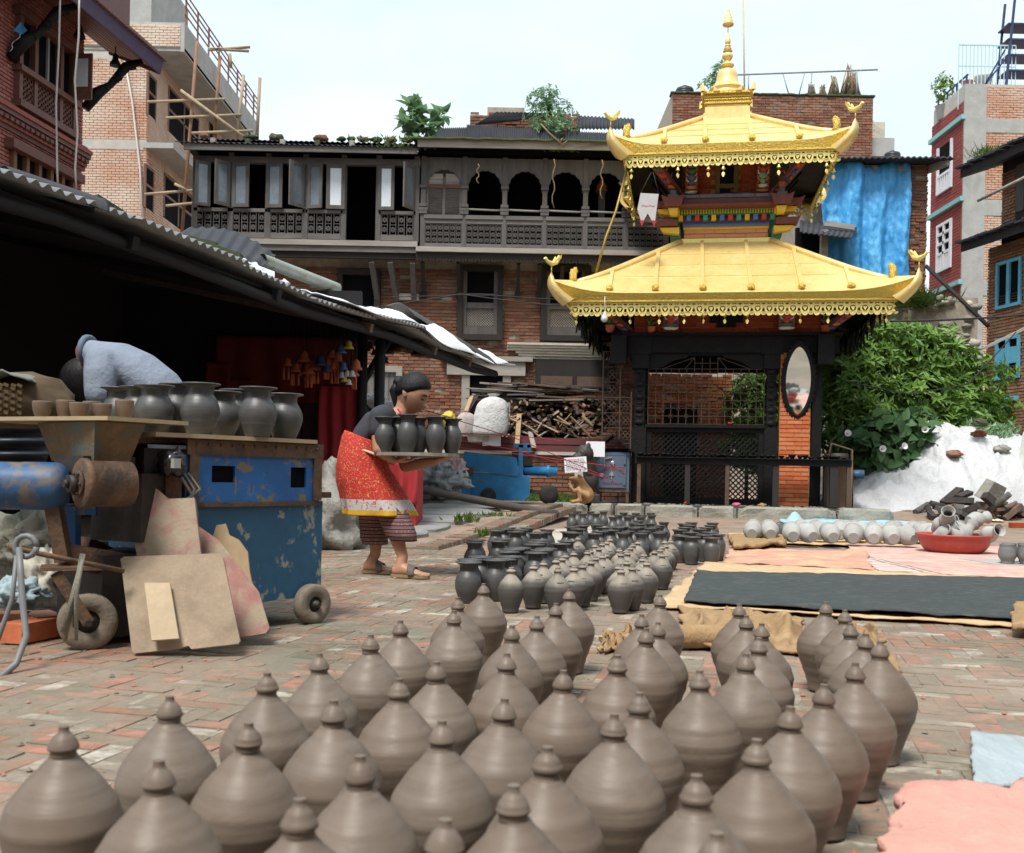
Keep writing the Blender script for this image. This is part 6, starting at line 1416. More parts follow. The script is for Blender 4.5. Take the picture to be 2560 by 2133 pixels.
# hanging terracotta
random.seed(62)
M_TER=mat('terracotta',(.46,.13,.055),.25,12,.75,.3); M_TERD=mat('silhouette_terracotta',(.06,.025,.018),.3,12,.7,.3)  # M_TERD: darkened copy for bells seen in silhouette
HC_=[('white',(.55,.55,.5)),('yellow',(.62,.5,.1)),('blue',(.05,.12,.25)),('navy',(.03,.05,.10))]
HM={n:mat('glazed_'+n,c,.1,9,.4,.1) for n,c in HC_}
def hang_bell(px,py,D,m,sz,ztop,lab,grp,chimes=0):
    p=W(px,py,D); t=thing('hanging_bell',lab,'bell',tuple(p),group=grp)
    obj('bell',MB().lathe([(.055*sz,0),(.052*sz,.012*sz),(.036*sz,.03*sz),(.033*sz,.065*sz),(.02*sz,.08*sz),(.008*sz,.09*sz)],14,M=Matrix.Translation(p)),m,t); obj('string',MB().tube([p+Vector((0,0,.085*sz)),Vector((p.x,p.y,ztop))],.004,4),M_CABLE,t)
    for k in range(chimes): q_=p+Vector((rnd(-.05,.05),rnd(-.03,.03),-.02)); obj('chime',MB().tube([q_,q_-Vector((0,0,.13))],[.009,.016],6),m,t)
for px,py,n,sz in((872,872,'yellow',1.0),(852,884,'blue',1.2),(858,925,'blue',1.0),(855,945,'white',.8),(868,942,'white',.8),(880,942,'white',.8),(861,955,'yellow',.8),(872,962,'white',.7),(800,915,'navy',1.4),(815,930,'navy',1.1)):
    hang_bell(px,py,11.1,HM[n],sz,2.22,'small glazed %s clay bell hanging in front of the red curtain'%n,'glazed bells in the shed')
for px,py in((770,935),(785,925),(820,915),(835,925),(845,905),(885,940),(890,925),(830,895),(760,905),(740,930),(720,915)):
    hang_bell(px,py,11.2,M_TER,rnd(.9,1.4),2.25,'unglazed terracotta wind chime hanging in the shed','terracotta chimes in the shed',4)
for px,py,sz in((925,872,1.0),(918,878,.8),(935,888,.8),(960,865,1.0),(985,880,1.6),(1005,875,2.3),(1032,878,1.6),(1050,890,2.2),(1062,892,1.9),(950,905,1.0),(962,908,1.0),(972,885,1.2)):
    hang_bell(px,py,12.8,M_TERD,sz,2.28,'dark clay bell hanging under the end of the shed roof','dark bells under the shed end')
# things lying on the shed roof
M_PLAST=mat('white_roof_sheet',(.74,.76,.78),.1,5,.55,.6,spec=.3,bd=.03)
def rplast(u,v):
    t=4.2+5.9*u; hh=(.10+.20*math.exp(-((u-.66)/.28)**2))*(.75+.5*mnoise.noise(Vector((u*7,1,2))))
    return sp(t,-.09+.95*v-.03*math.sin(u*9),ZE+sag(t)+.03+hh*math.sin(min(1,v*2.2)*math.pi/2)+.06*abs(mnoise.noise(Vector((u*16,v*6,1))))*min(1,v*6)+.04*v)
o=obj('roof_plastic',MB().grid(110,18,rplast,thick=(0,0,-.01)),M_PLAST,loc=tuple(sp(7.5,.3,ZE))); tag(o,'crumpled white plastic sheet lying along the shed roof edge','plastic sheet')
p0,p1=W(655,650,11.0),W(842,722,12.2)
mb=MB(); n_=20; mb.tube([p0.lerp(p1,t) for t in np.linspace(0,1,8)],.07,14,cap=False); mb.tube([p0.lerp(p1,t) for t in np.linspace(0,1,8)],.058,14,cap=False); o=obj('metal_pipe',mb,mat('mossy_galvanised_pipe',(.36,.38,.34),.25,6,.5,.3,.4,col2=(.2,.22,.10),amt=.4,sc2=4),loc=tuple(p0)); tag(o,'mossy galvanised pipe lying on the shed roof','pipe')
o=obj('bent_roof_sheet',corrugated(W(440,590,10.6),W(660,665,10.6),W(470,572,11.6),W(690,640,11.6),8,.012,8,thick=.008,sag=lambda a,b:.12*math.sin(a*3.1)*b),M_ROOFD,loc=tuple(W(500,600,11))); tag(o,'loose bent dark sheet lying on top of the shed roof','roof sheet')
o=obj('slate_ridge',MB().bar(W(470,605,9.6),W(600,652,9.6),.12,.12).bar(W(455,600,9.9),W(540,620,9.9),.07,.1),M_MOSS,loc=tuple(W(520,630,9.6))); tag(o,'mossy ridge piece lying along the shed roof edge','ridge piece')
for i,(px,py,D) in enumerate(((318,565,8.3),(340,572,8.4),(265,520,7.6))): o=obj('mossy_slab',MB().box((0,0,0),(.24,.14,.06)),mat('bright_moss',(.16,.20,.03),.3,12,.95,.7) if i==0 else bpy.data.materials['bright_moss' if i==1 else 'moss']); o.location=W(px,py,D); o.rotation_euler=(0,.35,.9); tag(o,['bright mossy slab on the shed roof','second mossy slab beside it on the shed roof','dark mossy slab higher on the shed roof'][i],'slab')
o=obj('foam_block',MB().blob(W(710,712,11.6),(.07,.06,.06),7,.2,2,1),M_PLAST,loc=tuple(W(710,712,11.6))); tag(o,'small white block weighing down the shed roof sheet','block')
o=obj('ridge_gutter',MB().grid(30,10,lambda u,v:W(0+250*u,452+85*u,6.4)+Vector((.06*math.cos(v*3.1),.06*v,.09*math.sin(v*3.1)+.02)),thick=(0,0,-.005)),M_ROOFD,loc=tuple(W(120,500,6.4))); tag(o,'dark capping sheet along the shed roof above the man','capping')
# rusted gutter at the far end of the roof
gp0,gp1=W(1000,790,13.2),W(1207,900,14.4)
o=obj('end_gutter',MB().grid(24,8,lambda u,v:gp0.lerp(gp1,u)+Vector((.05*(v-.5)*2+.28*(v-.5),.10*v,.10*math.sin(v*3.1)-.10*v+.12-.06*u+.015*mnoise.noise(Vector((u*14,v*3,0))))),thick=(0,0,-.012)),mat('dented_grey_sheet',(.11,.105,.10),.3,5,.5,.3,.5),loc=tuple(gp1)); tag(o,'dented grey sheet drooping past the far end of the shed roof','roof sheet')
o=obj('soffit_boards',MB().add([W(930,800,12.9),W(1180,895,13.9),W(1175,890,14.6),W(960,800,14.6),W(930,800,12.9)+Vector((0,0,-.03)),W(1180,895,13.9)+Vector((0,0,-.03)),W(1175,890,14.6)+Vector((0,0,-.03)),W(960,800,14.6)+Vector((0,0,-.03))],[(0,1,2,3),(4,7,6,5),(0,4,5,1),(1,5,6,2),(2,6,7,3),(3,7,4,0)]),M_OFF,loc=tuple(W(1000,830,13.5))); tag(o,'brown boards under the drooping end of the shed roof','boards')
# ---------------- clay mill on wheels
e1=Vector((.6,.8,0)); e2=Vector((-.8,.6,0)); B0=Vector((-1.226,3.87,0)); LB,DB=.665,.52; ZT=.76
M_BLUE=mat('chipped_blue_paint',(.022,.125,.36),.2,4,.5,.25,col2=(.19,.165,.11),amt=.42,sc2=13,edge=.03,spec=.45)
M_BLUE2=mat('scraped_dark_blue_paint',(.02,.095,.18),.25,4,.5,.25,col2=(.25,.27,.22),amt=.40,sc2=12,edge=.025,stretch=(1,1,.8),spec=.45)
M_RUST=mat('rusty_steel',(.15,.085,.05),.4,14,.75,.7,.2,col2=(.055,.045,.038),amt=.44,sc2=12,edge=.1); M_GREASE=mat('greasy_steel',(.05,.042,.036),.4,9,.6,.5,.3)
M_PIPEB=mat('worn_blue_pipe',(.02,.085,.2),.3,5,.5,.3,col2=(.15,.115,.085),amt=.47,sc2=11,edge=.07)
mill=thing('clay_mill','worn blue clay mixing mill on small wheels, loaded with pots','machine',(B0.x,B0.y,0))
def bp_(a,b,z): return B0+e1*a+e2*b+Vector((0,0,z))
def cbox(nm,a0,a1,b0,b1,z0,z1,m,parent=None,holes=None):
    P=[bp_(a,b,z) for z in(z0,z1) for b in(b0,b1) for a in(a0,a1)]; return obj(nm,MB().add(P,[(0,2,3,1),(4,5,7,6),(0,1,5,4),(2,6,7,3),(0,4,6,2),(1,3,7,5)]),m,parent or mill)
cbox('lower_casing',0,LB+.02,0,DB,.11,.50,M_BLUE2)
# upper casing: front plate with two cut windows, dark inside
fz0,fz1=.515,.70
hl=[(.11,.22,.595,.66),(.505,.59,.575,.66)]
def plate(a0,a1,z0,z1): return cbox('casing_plate',a0,a1,0,.012,z0,z1,M_BLUE,UC)
UC=cbox('upper_casing',0.012,LB-.012,.014,DB,.502,.715,M_DARK)
plate(0,.11,fz0,fz1); plate(.22,.505,fz0,fz1); plate(.59,LB,fz0,fz1); plate(.11,.22,fz0,.595); plate(.11,.22,.66,fz1); plate(.505,.59,fz0,.575); plate(.505,.59,.66,fz1)
cbox('casing_plate',-.008,.0,.0,DB*.35,.5,.72,M_BLUE,UC); cbox('casing_plate',LB-.01,LB+.005,.014,DB,.502,.70,M_BLUE,UC)
cbox('rusty_rim',-.01,LB+.01,-.012,.0,.70,.757,M_RUST); cbox('rusty_rim',-.01,LB+.01,-.012,-.002,.500,.518,M_RUST); cbox('top_plate',-.01,LB+.01,-.01,DB,.745,.76,M_RUST); cbox('tow_bar',LB,LB+.09,.02,.05,.53,.555,M_RUST)
for a in(.02,LB-.02): cbox('corner_angle',a-.02,a+.02,-.016,-.004,.52,.70,M_RUST)
for k in range(12): obj('rivet',MB().blob(bp_(.03+k*.055,-.014,.74),(.006,.006,.006),4,0),M_RUST,mill)
# wheels
def wheel(c,r_,w_,ax,yaw):
    M_=Matrix.Translation(c)@ax.to_track_quat('Z','Y').to_matrix().to_4x4()
    w0=obj('wheel',MB().lathe([(r_*.42,-w_*.5),(r_*.9,-w_*.5),(r_,-w_*.36),(r_*1.0,w_*.36),(r_*.9,w_*.5),(r_*.42,w_*.5),(r_*.38,w_*.25)],28,M=M_,cap0=False,cap1=False),mat('muddy_rubber',(.20,.165,.125),.3,8,.9,.7,col2=(.09,.08,.07),amt=.3) if 'muddy_rubber' not in bpy.data.materials else bpy.data.materials['muddy_rubber'],mill)
    obj('hub',MB().lathe([(r_*.44,-w_*.35),(r_*.44,w_*.3),(r_*.2,w_*.35),(r_*.2,w_*.62),(r_*.12,w_*.66),(r_*.12,w_*.9)],16,M=M_),M_GREASE,w0)
wheel(bp_(LB-.06,-.035,.084),.084,.055,Vector((.75,-.66,0)),0)
wheel(bp_(LB-.06,DB+.0,.084),.084,.055,Vector((.75,-.66,0)),0)
cw=Vector((W(219,1560,3.62).x,3.62,.10)); wheel(cw,.10,.06,Vector((.45,-.89,0)),0)
for s_ in(-1,1):
    n_=Vector((.45,-.89,0))*(.045*s_); obj('fork',MB().bar(cw+n_,cw+n_+Vector((-.10,-.03,.17)),.006,.04),M_RUST,mill)
obj('fork_plate',MB().box(cw+Vector((-.06,-.0,.19)),(.2,.14,.012),rz=.4),M_RUST,mill)
obj('chassis_beam',MB().bar(cw+Vector((-.1,.02,.23)),bp_(.05,.05,.23),.06,.09),M_RUST,mill); obj('chassis_beam',MB().bar(cw+Vector((-.12,.22,.24)),bp_(0,.4,.24),.06,.09),M_RUST,mill)
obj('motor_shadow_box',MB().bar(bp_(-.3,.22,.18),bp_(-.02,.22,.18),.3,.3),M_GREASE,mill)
# mill body: hopper, drum, pipe, frame
hc=Vector((-1.45,3.55,0)); 
def hp(a,b,z): return hc+e1*a+e2*b+Vector((0,0,z))
ht,hb=[(0,0),(.2,0),(.2,.38),(0,.38)],[(.03,.05),(.17,.05),(.17,.33),(.03,.33)]
V=[hp(a,b,.805) for a,b in ht]+[hp(a,b,.665) for a,b in hb]; obj('hopper',MB().add(V,[(0,1,2,3),(4,7,6,5)]+[(i,4+i,4+(i+1)%4,(i+1)%4) for i in range(4)]),mat('rusty_hopper',(.23,.15,.08),.35,14,.8,.6,.1,col2=(.13,.17,.16),amt=.42,sc2=13,edge=.07),mill)
dc=Vector((W(200,1205,3.5).x,3.5,.588)); ax=Vector((.72,.69,0)); MM=Matrix.Translation(dc)@ax.to_track_quat('Z','Y').to_matrix().to_4x4()
dr=obj('drum',MB().lathe([(.02,0),(.082,0),(.088,.006),(.088,.022),(.08,.024),(.08,.17),(.075,.175)],28,M=MM),M_RUST,mill)
obj('flange',MB().lathe([(.045,-.012),(.045,.0),(.03,-.014)],18,M=MM),M_RUST,dr); obj('shaft',MB().lathe([(.03,-.04),(.03,-.012)],14,M=MM).lathe([(.014,-.055),(.014,-.04)],10,M=MM),M_GREASE,dr)
for k in range(6): a=k*math.pi/3; obj('bolt',MB().lathe([(.006,-.02),(.006,-.008)],6,M=MM@Matrix.Translation((.038*math.cos(a),.038*math.sin(a),0))),M_GREASE,dr)
obj('drum_neck',MB().box(hp(.1,.16,.655),(.2,.2,.06),rz=.9),M_GREASE,mill)
pa=Vector((W(150,1250,3.62).x,3.62,.575)); pb=pa+Vector((-.95,-.2,0.0)); MP=Matrix.Translation(pa)@(pb-pa).to_track_quat('Z','Y').to_matrix().to_4x4()
obj('extruder_pipe',MB().lathe([(.0,-.03),(.06,-.025),(.083,0),(.085,.02),(.085,.12),(.0835,.13),(.0835,.9)],32,M=MP),M_PIPEB,mill)
obj('frame_leg',MB().bar(Vector((W(133,1330,3.6).x,3.6,.51)),Vector((W(160,1430,3.62).x,3.62,.31)),.045,.05),M_RUST,mill)
obj('frame_leg',MB().bar(Vector((W(178,1320,3.75).x,3.75,.50)),Vector((W(178,1400,3.75).x,3.75,.30)),.05,.05).bar(Vector((W(160,1345,3.74).x,3.74,.49)),Vector((W(240,1345,3.76).x,3.76,.49)),.03,.04),M_BLUE,mill)
obj('gear_housing',MB().bar(bp_(-.22,.12,.50),bp_(-.02,.16,.5),.25,.25),M_GREASE,mill); obj('motor',MB().bar(bp_(-.16,.1,.62),bp_(-.02,.1,.62),.12,.2),M_GREASE,mill)
obj('side_channel',MB().bar(bp_(-.06,-.0,.42),bp_(-.06,-.0,.66),.03,.05),M_RUST,mill)
ub=obj('switch_bag',MB().blob(bp_(-.09,-.03,.665),(.05,.04,.05),9,.35,4,2),flat('black_plastic',(.015,.015,.017),.25,0,.7),mill); obj('switch',MB().box(bp_(-.105,-.075,.665),(.028,.02,.035),rz=.9),mat('grey_switch',(.35,.36,.33),.1),ub)
for k in range(3): obj('wire',MB().tube([bp_(-.06+k*.02,-.03,.63),bp_(-.03+k*.025,-.05,.57),bp_(.0-k*.03,-.05,.52),bp_(.02-k*.03,-.04,.46)],.006,5),mat('grey_wire',(.2,.2,.18),.2) if k==0 else bpy.data.materials['grey_wire'],mill)
# rod and ropes at the near end
r0,r1=W(20,1368,3.35),W(310,1428,3.55); obj('handle_rod',MB().tube([r0,r1],.009,7),M_RUST,mill)
rp0=W(205,1400,3.42); random.seed(63)
for k in range(9): obj('rope_strand',MB().tube([rp0+Vector((rnd(-.006,.006),0,.02)),rp0+Vector((-.012+rnd(-.01,.01),-.01,-.09)),rp0+Vector((-.03+rnd(-.03,.03),-.02+rnd(-.015,.015),-.24+rnd(-.03,.02)))],.006,5),mat('frayed_rope',(.24,.23,.19),.3,20,.95,.5) if k==0 else bpy.data.materials['frayed_rope'],mill)
hose=thing('loose_hose','pale hose looped over the mill handle rod','hose',tuple(G(60,1700))); hm=mat('grey_hose',(.17,.175,.18),.15,6,.5,.1)
obj('hose_loop',MB().tube([W(48,1370,3.33),W(52,1440,3.3),W(58,1520,3.27),W(66,1590,3.24),W(40,1660,3.2),W(-30,1720,3.1)],.011,8),hm,hose); obj('hose_loop',MB().tube([W(44,1370,3.35),W(30,1500,3.3),W(-5,1600,3.3),W(-60,1680,3.3)],.008,8),hm,hose)
obj('hose_coil',MB().tube([W(65,1366,3.34)+Vector((.035*math.cos(t),-.0,.035*math.sin(t))) for t in np.linspace(0,6.28,14)],.010,6),hm,hose)
# leaning plywood
M_PLY=[mat('muddy_plywood',(.35,.27,.19),.2,16,.85,.35,col2=(.20,.15,.105),amt=.40,sc2=7,edge=.18),mat('pink_painted_ply',(.38,.19,.165),.22,18,.85,.35,col2=(.36,.29,.21),amt=.48,sc2=9,edge=.06),mat('splintered_ply',(.40,.29,.17),.25,7,.9,.4,stretch=(1,1,.3),col2=(.19,.15,.14),amt=.35,sc2=6)]
def board(lab,corners,D,m,lean=.06,th=.014,nm='plywood_board'):
    """corners: pixel outline; the board leans back from its lowest edge at depth D"""
    ys=[c[1] for c in corners]; yb=max(ys); yt=min(ys); P=[]
    for x,y in corners: P.append(W(x*K21,y*K21,D+lean*(yb-y)/(yb-yt)))
    zmin=min(p.z for p in P)
    P=[p-Vector((0,0,zmin-.012)) for p in P]
    n=len(P); nn=(P[1]-P[0]).cross(P[2]-P[0]).normalized(); 
    if nn.y<0: nn=-nn
    o=obj(nm,MB().add(P+[p+nn*th for p in P],[tuple(range(n))[::-1],tuple(range(n,2*n))]+[(i,(i+1)%n,n+(i+1)%n,n+i) for i in range(n)]),m,loc=tuple(sum(P,Vector())/n)); tag(o,lab,'board'); return o
board('splintered plywood board leaning on the mill behind the others',[(408,1072),(463,1062),(470,1085),(490,1095),(508,1120),(512,1160),(518,1190),(515,1290),(425,1295)],3.86,M_PLY[2],.12)
board('pink stained board with cut corner leaning on the blue mill',[(400,1095),(450,1130),(530,1235),(552,1310),(545,1320),(430,1340)],3.74,M_PLY[1],.13)
board('faded pink and cream board with a spike leaning on the mill',[(264,1058),(300,1050),(298,1012),(312,1020),(345,1048),(398,1046),(432,1345),(315,1352),(272,1120)],3.64,M_PLY[1],.14)
bb=board('large muddy plywood square leaning in front of the other boards',[(247,1160),(254,1155),(450,1148),(457,1158),(492,1328),(488,1334),(392,1345),(386,1338),(365,1344),(276,1354),(270,1348)],3.5,M_PLY[0],.15)
pb2=[(296,1190),(348,1190),(367,1304),(311,1308)]
board('small wooden batten fixed on the large plywood square',pb2,3.475,mat('pale_batten',(.46,.36,.24),.15,8,.85,.2),.10,.012,'batten').location.z+=.05
# boards carrying the pots
def slab(nm,pts,z,th,m,lab):
    n=len(pts); o=obj(nm,MB().add([(p.x,p.y,z) for p in pts]+[(p.x,p.y,z+th) for p in pts],[tuple(range(n))[::-1],tuple(range(n,2*n))]+[(i,(i+1)%n,n+(i+1)%n,n+i) for i in range(n)]),m,loc=(pts[0].x,pts[0].y,z)); tag(o,lab,'board'); return o
M_PLANK=mat('raw_plank',(.42,.32,.20),.2,7,.9,.4,stretch=(.3,1,1))
slab('pot_board',[bp_(-.16,-.03,0),bp_(LB*.6,-.035,0),bp_(LB*.95,-.02,0),bp_(LB*.95,.7,0),bp_(-.16,.7,0)],.762,.016,M_PLANK,'rough plank on the blue mill carrying dark vases')
slab('cup_board',[hp(.02,-.06,0)-e2*.0+Vector((.0,-.02,0)),hp(.36,-.03,0),hp(.34,.12,0),hp(.1,.62,0),hp(-.14,.56,0)],.808,.014,M_PLANK,'rough plank over the rusty hopper carrying clay cups')
# vases and cups on the mill
VM=[(.052,0),(.056,.01),(.072,.05),(.0755,.06),(.083,.09),(.080,.12),(.066,.15),(.058,.162),(.057,.17),(.056,.185),(.060,.197),(.084,.2045),(.085,.2075)]
VMm=[vase(VM,s,name='vase') for s in range(3)]
random.seed(64)
vp=[]
for px,Y in((585,4.30),(530,4.12),(487,4.40),(457,4.24),(411,3.98),(365,4.15),(317,3.98),(285,4.2),(245,4.4)):
    a,b=U(px*K21,805*K21); vp.append(Vector((a*Y/F,Y)))
vp=relax(vp,.150,300)
for i,p in enumerate(vp):
    o=inst('tall_clay_vase',VMm[i%3],None,(p.x,p.y,.779),(0,0,rnd(0,6)),(.9,.9,.95+.05*((i*7)%3-1))); tag(o,'dark grey flared vase standing on the plank of the blue mill','vase','vases on the blue mill')
CUP=[(.024,0),(.027,.005),(.034,.03),(.037,.052),(.0365,.066)]
cupm=vase(CUP,1,.004,'cup',M_CUP,24)
cp=[]
for px in(104,138,168,176,206,243):
    a,b=U(px*K21,850*K21); Y=3.66+.0012*px*.3; cp.append(Vector((a*Y/F,Y)))
cp=relax(cp,.078,200)
for i,p in enumerate(cp): o=inst('clay_cup',cupm,None,(p.x,p.y,.822),(0,0,i),(.9,.9,[.85,.95,.8,.95,.8,1.05][i])); tag(o,'small brown clay cup on the plank over the hopper','cup','clay cups over the hopper')
# ---------------- clutter left of the mill
bk=thing('covered_basket','woven basket half covered with a grey cloth inside the shed','basket',(W(40,1000,4.3).x,4.3,.7))
c=W(30,1000,4.3); mb=MB()
for i in range(9):
    for j in range(15):
        u0=c.x-.22+j*.022; z=c.z-.06+i*.014; mb.box((u0,4.2-.06*math.sin((j)/15*3.1)+(.004 if (i+j)%2 else -.004),z),(.021,.004,.012),M=rot3(0,.35,0))
obj('weave',mb,mat('yellow_cane',(.10,.062,.025),.3,14,.7,.3),bk,kind='stuff'); obj('basket_body',MB().blob((c.x-.02,4.36,c.z),(.26,.15,.12),12,.1,2,2),mat('dim_cane',(.09,.06,.03),.3),bk)
obj('cover_cloth',MB().grid(24,14,lambda u,v:(c.x-.3+.42*u,4.18+.25*v,c.z+.115-.10*abs(u-.75)*1.4-.02*mnoise.noise(Vector((u*5,v*5,1)))-.05*(1-v)*(u<.6)),thick=(0,0,-.008)),mat('grey_green_cloth',(.17,.18,.16),.2,8,.9,.4),bk)
o=obj('corrugated_panel',corrugated(W(-20,1060,4.6),W(-20,1195,4.6),W(118,1060,4.75),W(118,1195,4.75),4,.02,10,thick=.004),mat('blue_grey_sheet',(.05,.058,.075),.3,4,.5,.2,.3),loc=tuple(W(50,1130,4.6))); o['label']='x'; tag(o,'dark blue-grey corrugated sheet standing behind the mill pipe','metal sheet')
random.seed(65)
def lump(nm,px,py,D,d,m,lab,cat,z=None,seed=1,amp=.2,fr=2,n=12):
    c=W(px,py,D); 
    if z is not None: c.z=z
    o=obj(nm,MB().blob(c,d,max(n,22),amp,fr,seed,ridge=True),m,loc=tuple(c)); tag(o,lab,cat); return o
M_SACKB=mat('pale_blue_bag',(.30,.40,.43),.2,6,.7,.5); M_SACKW=mat('white_woven_sack',(.58,.58,.57),.12,8,.75,.8,col2=(.42,.41,.39),amt=.36,sc2=6,bd=.05)
lump('plastic_bag',40,1430,4.1,(.10,.08,.06),M_SACKB,'crumpled pale blue plastic bag under the mill pipe','plastic bag',.13,3,.3,3)
lump('mortar_rubble',60,1350,4.6,(.16,.12,.13),M_STONE,'pale rubble lump behind the mill wheel','rubble',.3,4,.3,3); lump('mortar_rubble',120,1410,4.5,(.11,.10,.12),M_TILEW,'cream rubble lump beside the blue bag','rubble',.16,5,.3,3)
for i,(px,D,z) in enumerate(((8,3.9,.05),(75,3.75,.045),(110,3.9,.05))):
    o=obj('loose_brick',MB().box((0,0,0),(.19,.1,.07)),[M_OLDB1,M_TBR,M_OLDB1][i]); o.location=(W(px,1480,D).x,D,z); o.rotation_euler=(0,0,.3+i); tag(o,['dull brick under the hose at the mill','bright orange brick beside the front mill wheel','muddy brick behind the front mill wheel'][i],'brick')
def sack(px,py,D,w_,h,m,lab,seed,tilt=0.0,z=None):
    c=W(px,py,D)
    if z is not None: c.z=z
    random.seed(seed); ph=[rnd(0,6) for _ in range(4)]; mb=MB(); V=[]; n=36; prof=[(.02,0),(.75,.0),(.97,.08),(1.0,.3),(.93,.55),(.86,.72),(.6,.86),(.3,.92),(.22,.95),(.34,1.0),(.05,1.0)]
    pr=smooth_prof(prof,3)
    for r_,zz in pr:
        for j in range(n):
            t=2*math.pi*j/n; k=r_*(1+.05*math.sin(3*t+ph[0])+.035*math.sin(7*t+ph[1]+zz*5)*(.3+zz)+.06*(.4-abs(mnoise.noise(Vector((math.cos(t)*3,math.sin(t)*3,zz*4+seed)))))); V.append((c.x+w_*k*math.cos(t)+tilt*zz*h,c.y+w_*.7*k*math.sin(t),c.z+h*zz))
    mb.add(V,[(i*n+j,i*n+(j+1)%n,(i+1)*n+(j+1)%n,(i+1)*n+j) for i in range(len(pr)-1) for j in range(n)],0,True)
    o=obj('sack',mb,m,loc=tuple(c)); tag(o,lab,'sack'); return o
gh=lump('covered_mound',800,1290,8.7,(.46,.4,.52),mat('grey_plastic_cover',(.24,.23,.205),.15,4,.5,.8,col2=(.18,.17,.15),amt=.4,sc2=2,bd=.04),'grey plastic covered mound between the mill and the woman','mound',.12,7,.2,3.4,30)
tag(gh,'grey plastic covered mound between the mill and the woman','mound')
# ================================================================ COURT: MATS, POTS, BASIN
def gk(px,py,z=0): return G(px*K21,py*K21,z)
def sheet(nm,corn,z,m,lab,cat,rag=.02,wr=.006,nu=60,nv=24,seed=1,th=.006,bumps=()):
    P=[gk(x,y,z) for x,y in corn]
    def fn(u,v):
        p=P[3].lerp(P[2],u).lerp(P[0].lerp(P[1],u),v)
        eu=min(u,1-u); ev=min(v,1-v)
        w_=P[0].lerp(P[3],v); 
        k=rag*mnoise.noise(Vector((u*9+seed,v*9,seed)))+rag*.5*mnoise.noise(Vector((u*31,v*31,seed)))
        p=p+Vector((k*(1 if eu<.04 else .2),k*1.5*(1 if ev<.06 else .2),0))
        h=wr*abs(mnoise.noise(Vector((p.x*3,p.y*3,seed))))*2+wr*.6*abs(mnoise.noise(Vector((p.x*9,p.y*9,seed+3))))
        for bx,by,br,bh in bumps: h+=bh*math.exp(-(((u-bx)/br)**2+((v-by)/(br*1.4))**2))
        return (p.x,p.y,z+th+h)
    o=obj(nm,MB().grid(nu,nv,fn,thick=(0,0,-th)),m,loc=tuple(P[3])); tag(o,lab,cat); return o
M_BURL=mat('cream_burlap',(.50,.345,.195),.15,9,.95,.6,col2=(.58,.45,.30),amt=.4,sc2=4); M_BURD=mat('brown_burlap',(.31,.195,.095),.2,14,.95,.9,col2=(.38,.26,.14),amt=.4,sc2=5)
M_DMAT=mat('dark_teal_mat',(.038,.048,.049),.25,7,.9,.5,stretch=(.5,2,1),col2=(.12,.12,.10),amt=.38,sc2=26)
M_PINK=mat('pink_orange_rug',(.50,.27,.20),.2,5,.95,.6,col2=(.62,.38,.22),amt=.45,sc2=4); 
def rugmat():
    m,n,b=newmat('striped_pink_rug'); q=NB(n); v=q.vec((1,1,1),False,False); f=q.noise(v,5,6,.6)
    s_=q.n('ShaderNodeSeparateXYZ',{0:v}); x=q.math('ADD',s_.outputs[0],q.math('MULTIPLY',f,.05))
    w1=q.n('ShaderNodeTexWave',{'Vector':q.n('ShaderNodeCombineXYZ',{0:s_.outputs[1]}).outputs[0],'Scale':2.2,'Distortion':1.5,'Detail':3}).outputs['Fac']
    c=q.mix(q.ramp(f,.35,.7),(.50,.25,.22),(.58,.44,.36)); band=q.ramps(x,[(0,(1,1,1)),(.02,(1,1,1)),(.03,(0,0,0)),(.30,(0,0,0)),(.31,(1,1,1)),(.33,(1,1,1)),(.34,(0,0,0)),(.37,(0,0,0)),(.38,(1,1,1)),(.40,(1,1,1)),(.41,(0,0,0)),(1,(0,0,0))],'CONSTANT')
    inb=q.ramps(x,[(0,(1,1,1)),(.36,(1,1,1)),(.40,(0,0,0)),(1,(0,0,0))]); c=q.mix(q.math('MULTIPLY',inb,.7),c,(.6,.5,.44)); c=q.mix(q.math('MULTIPLY',q.math('MULTIPLY',inb,q.ramp(w1,.80,.88)),.6),c,(.16,.09,.10))
    c=q.mix(q.math('MULTIPLY',band,.75),c,(.10,.085,.10)); mk=q.noise(v,3.2,2,.4,1.5); c=q.mix(q.math('MULTIPLY',q.ramp(mk,.62,.66),.5),c,(.62,.5,.4)); c=q.mix(q.math('MULTIPLY',q.ramp(q.noise(v,9,2,.5,2),.70,.73),.6),c,(.14,.11,.13))
    n.links.new(c,b.inputs['Base Color']); b.inputs['Roughness'].default_value=.95; n.links.new(q.bump(q.noise(v,90,3),.4,.01),b.inputs['Normal']); return m
sheet('burlap_sheet',[(1445,1157),(2180,1180),(2180,1292),(1342,1247)],.010,M_BURL,'cream burlap sheet spread beneath the dark mat','burlap',.03,.012,90,24,2)
sheet('dark_mat',[(1428,1173),(2180,1189),(2180,1277),(1402,1236)],.034,M_DMAT,'long dark grey-green mat lying on the cream burlap','mat',.022,.010,90,24,3)
sheet('pink_rug',[(1497,1127),(1772,1133),(1795,1172),(1482,1157)],.012,M_PINK,'faded pink and orange cloth spread beside the slender vases','rug',.04,.012,60,24,4,bumps=((.92,.7,.09,.07),(.5,.5,.2,.02)))
sheet('striped_rug',[(1735,1117),(2180,1124),(2180,1192),(1800,1172)],.018,rugmat(),'pink patterned rug with dark stripes under the red basin','rug',.015,.004,70,24,5)
sheet('straw_mat',[(1492,1094),(2000,1104),(1980,1130),(1496,1112)],.012,mat('straw',(.55,.38,.2),.35,22,.95,.9,col2=(.35,.24,.13),amt=.35,sc2=14),'strip of straw and burlap under the pale lying pots','straw mat',.03,.01,70,16,6)
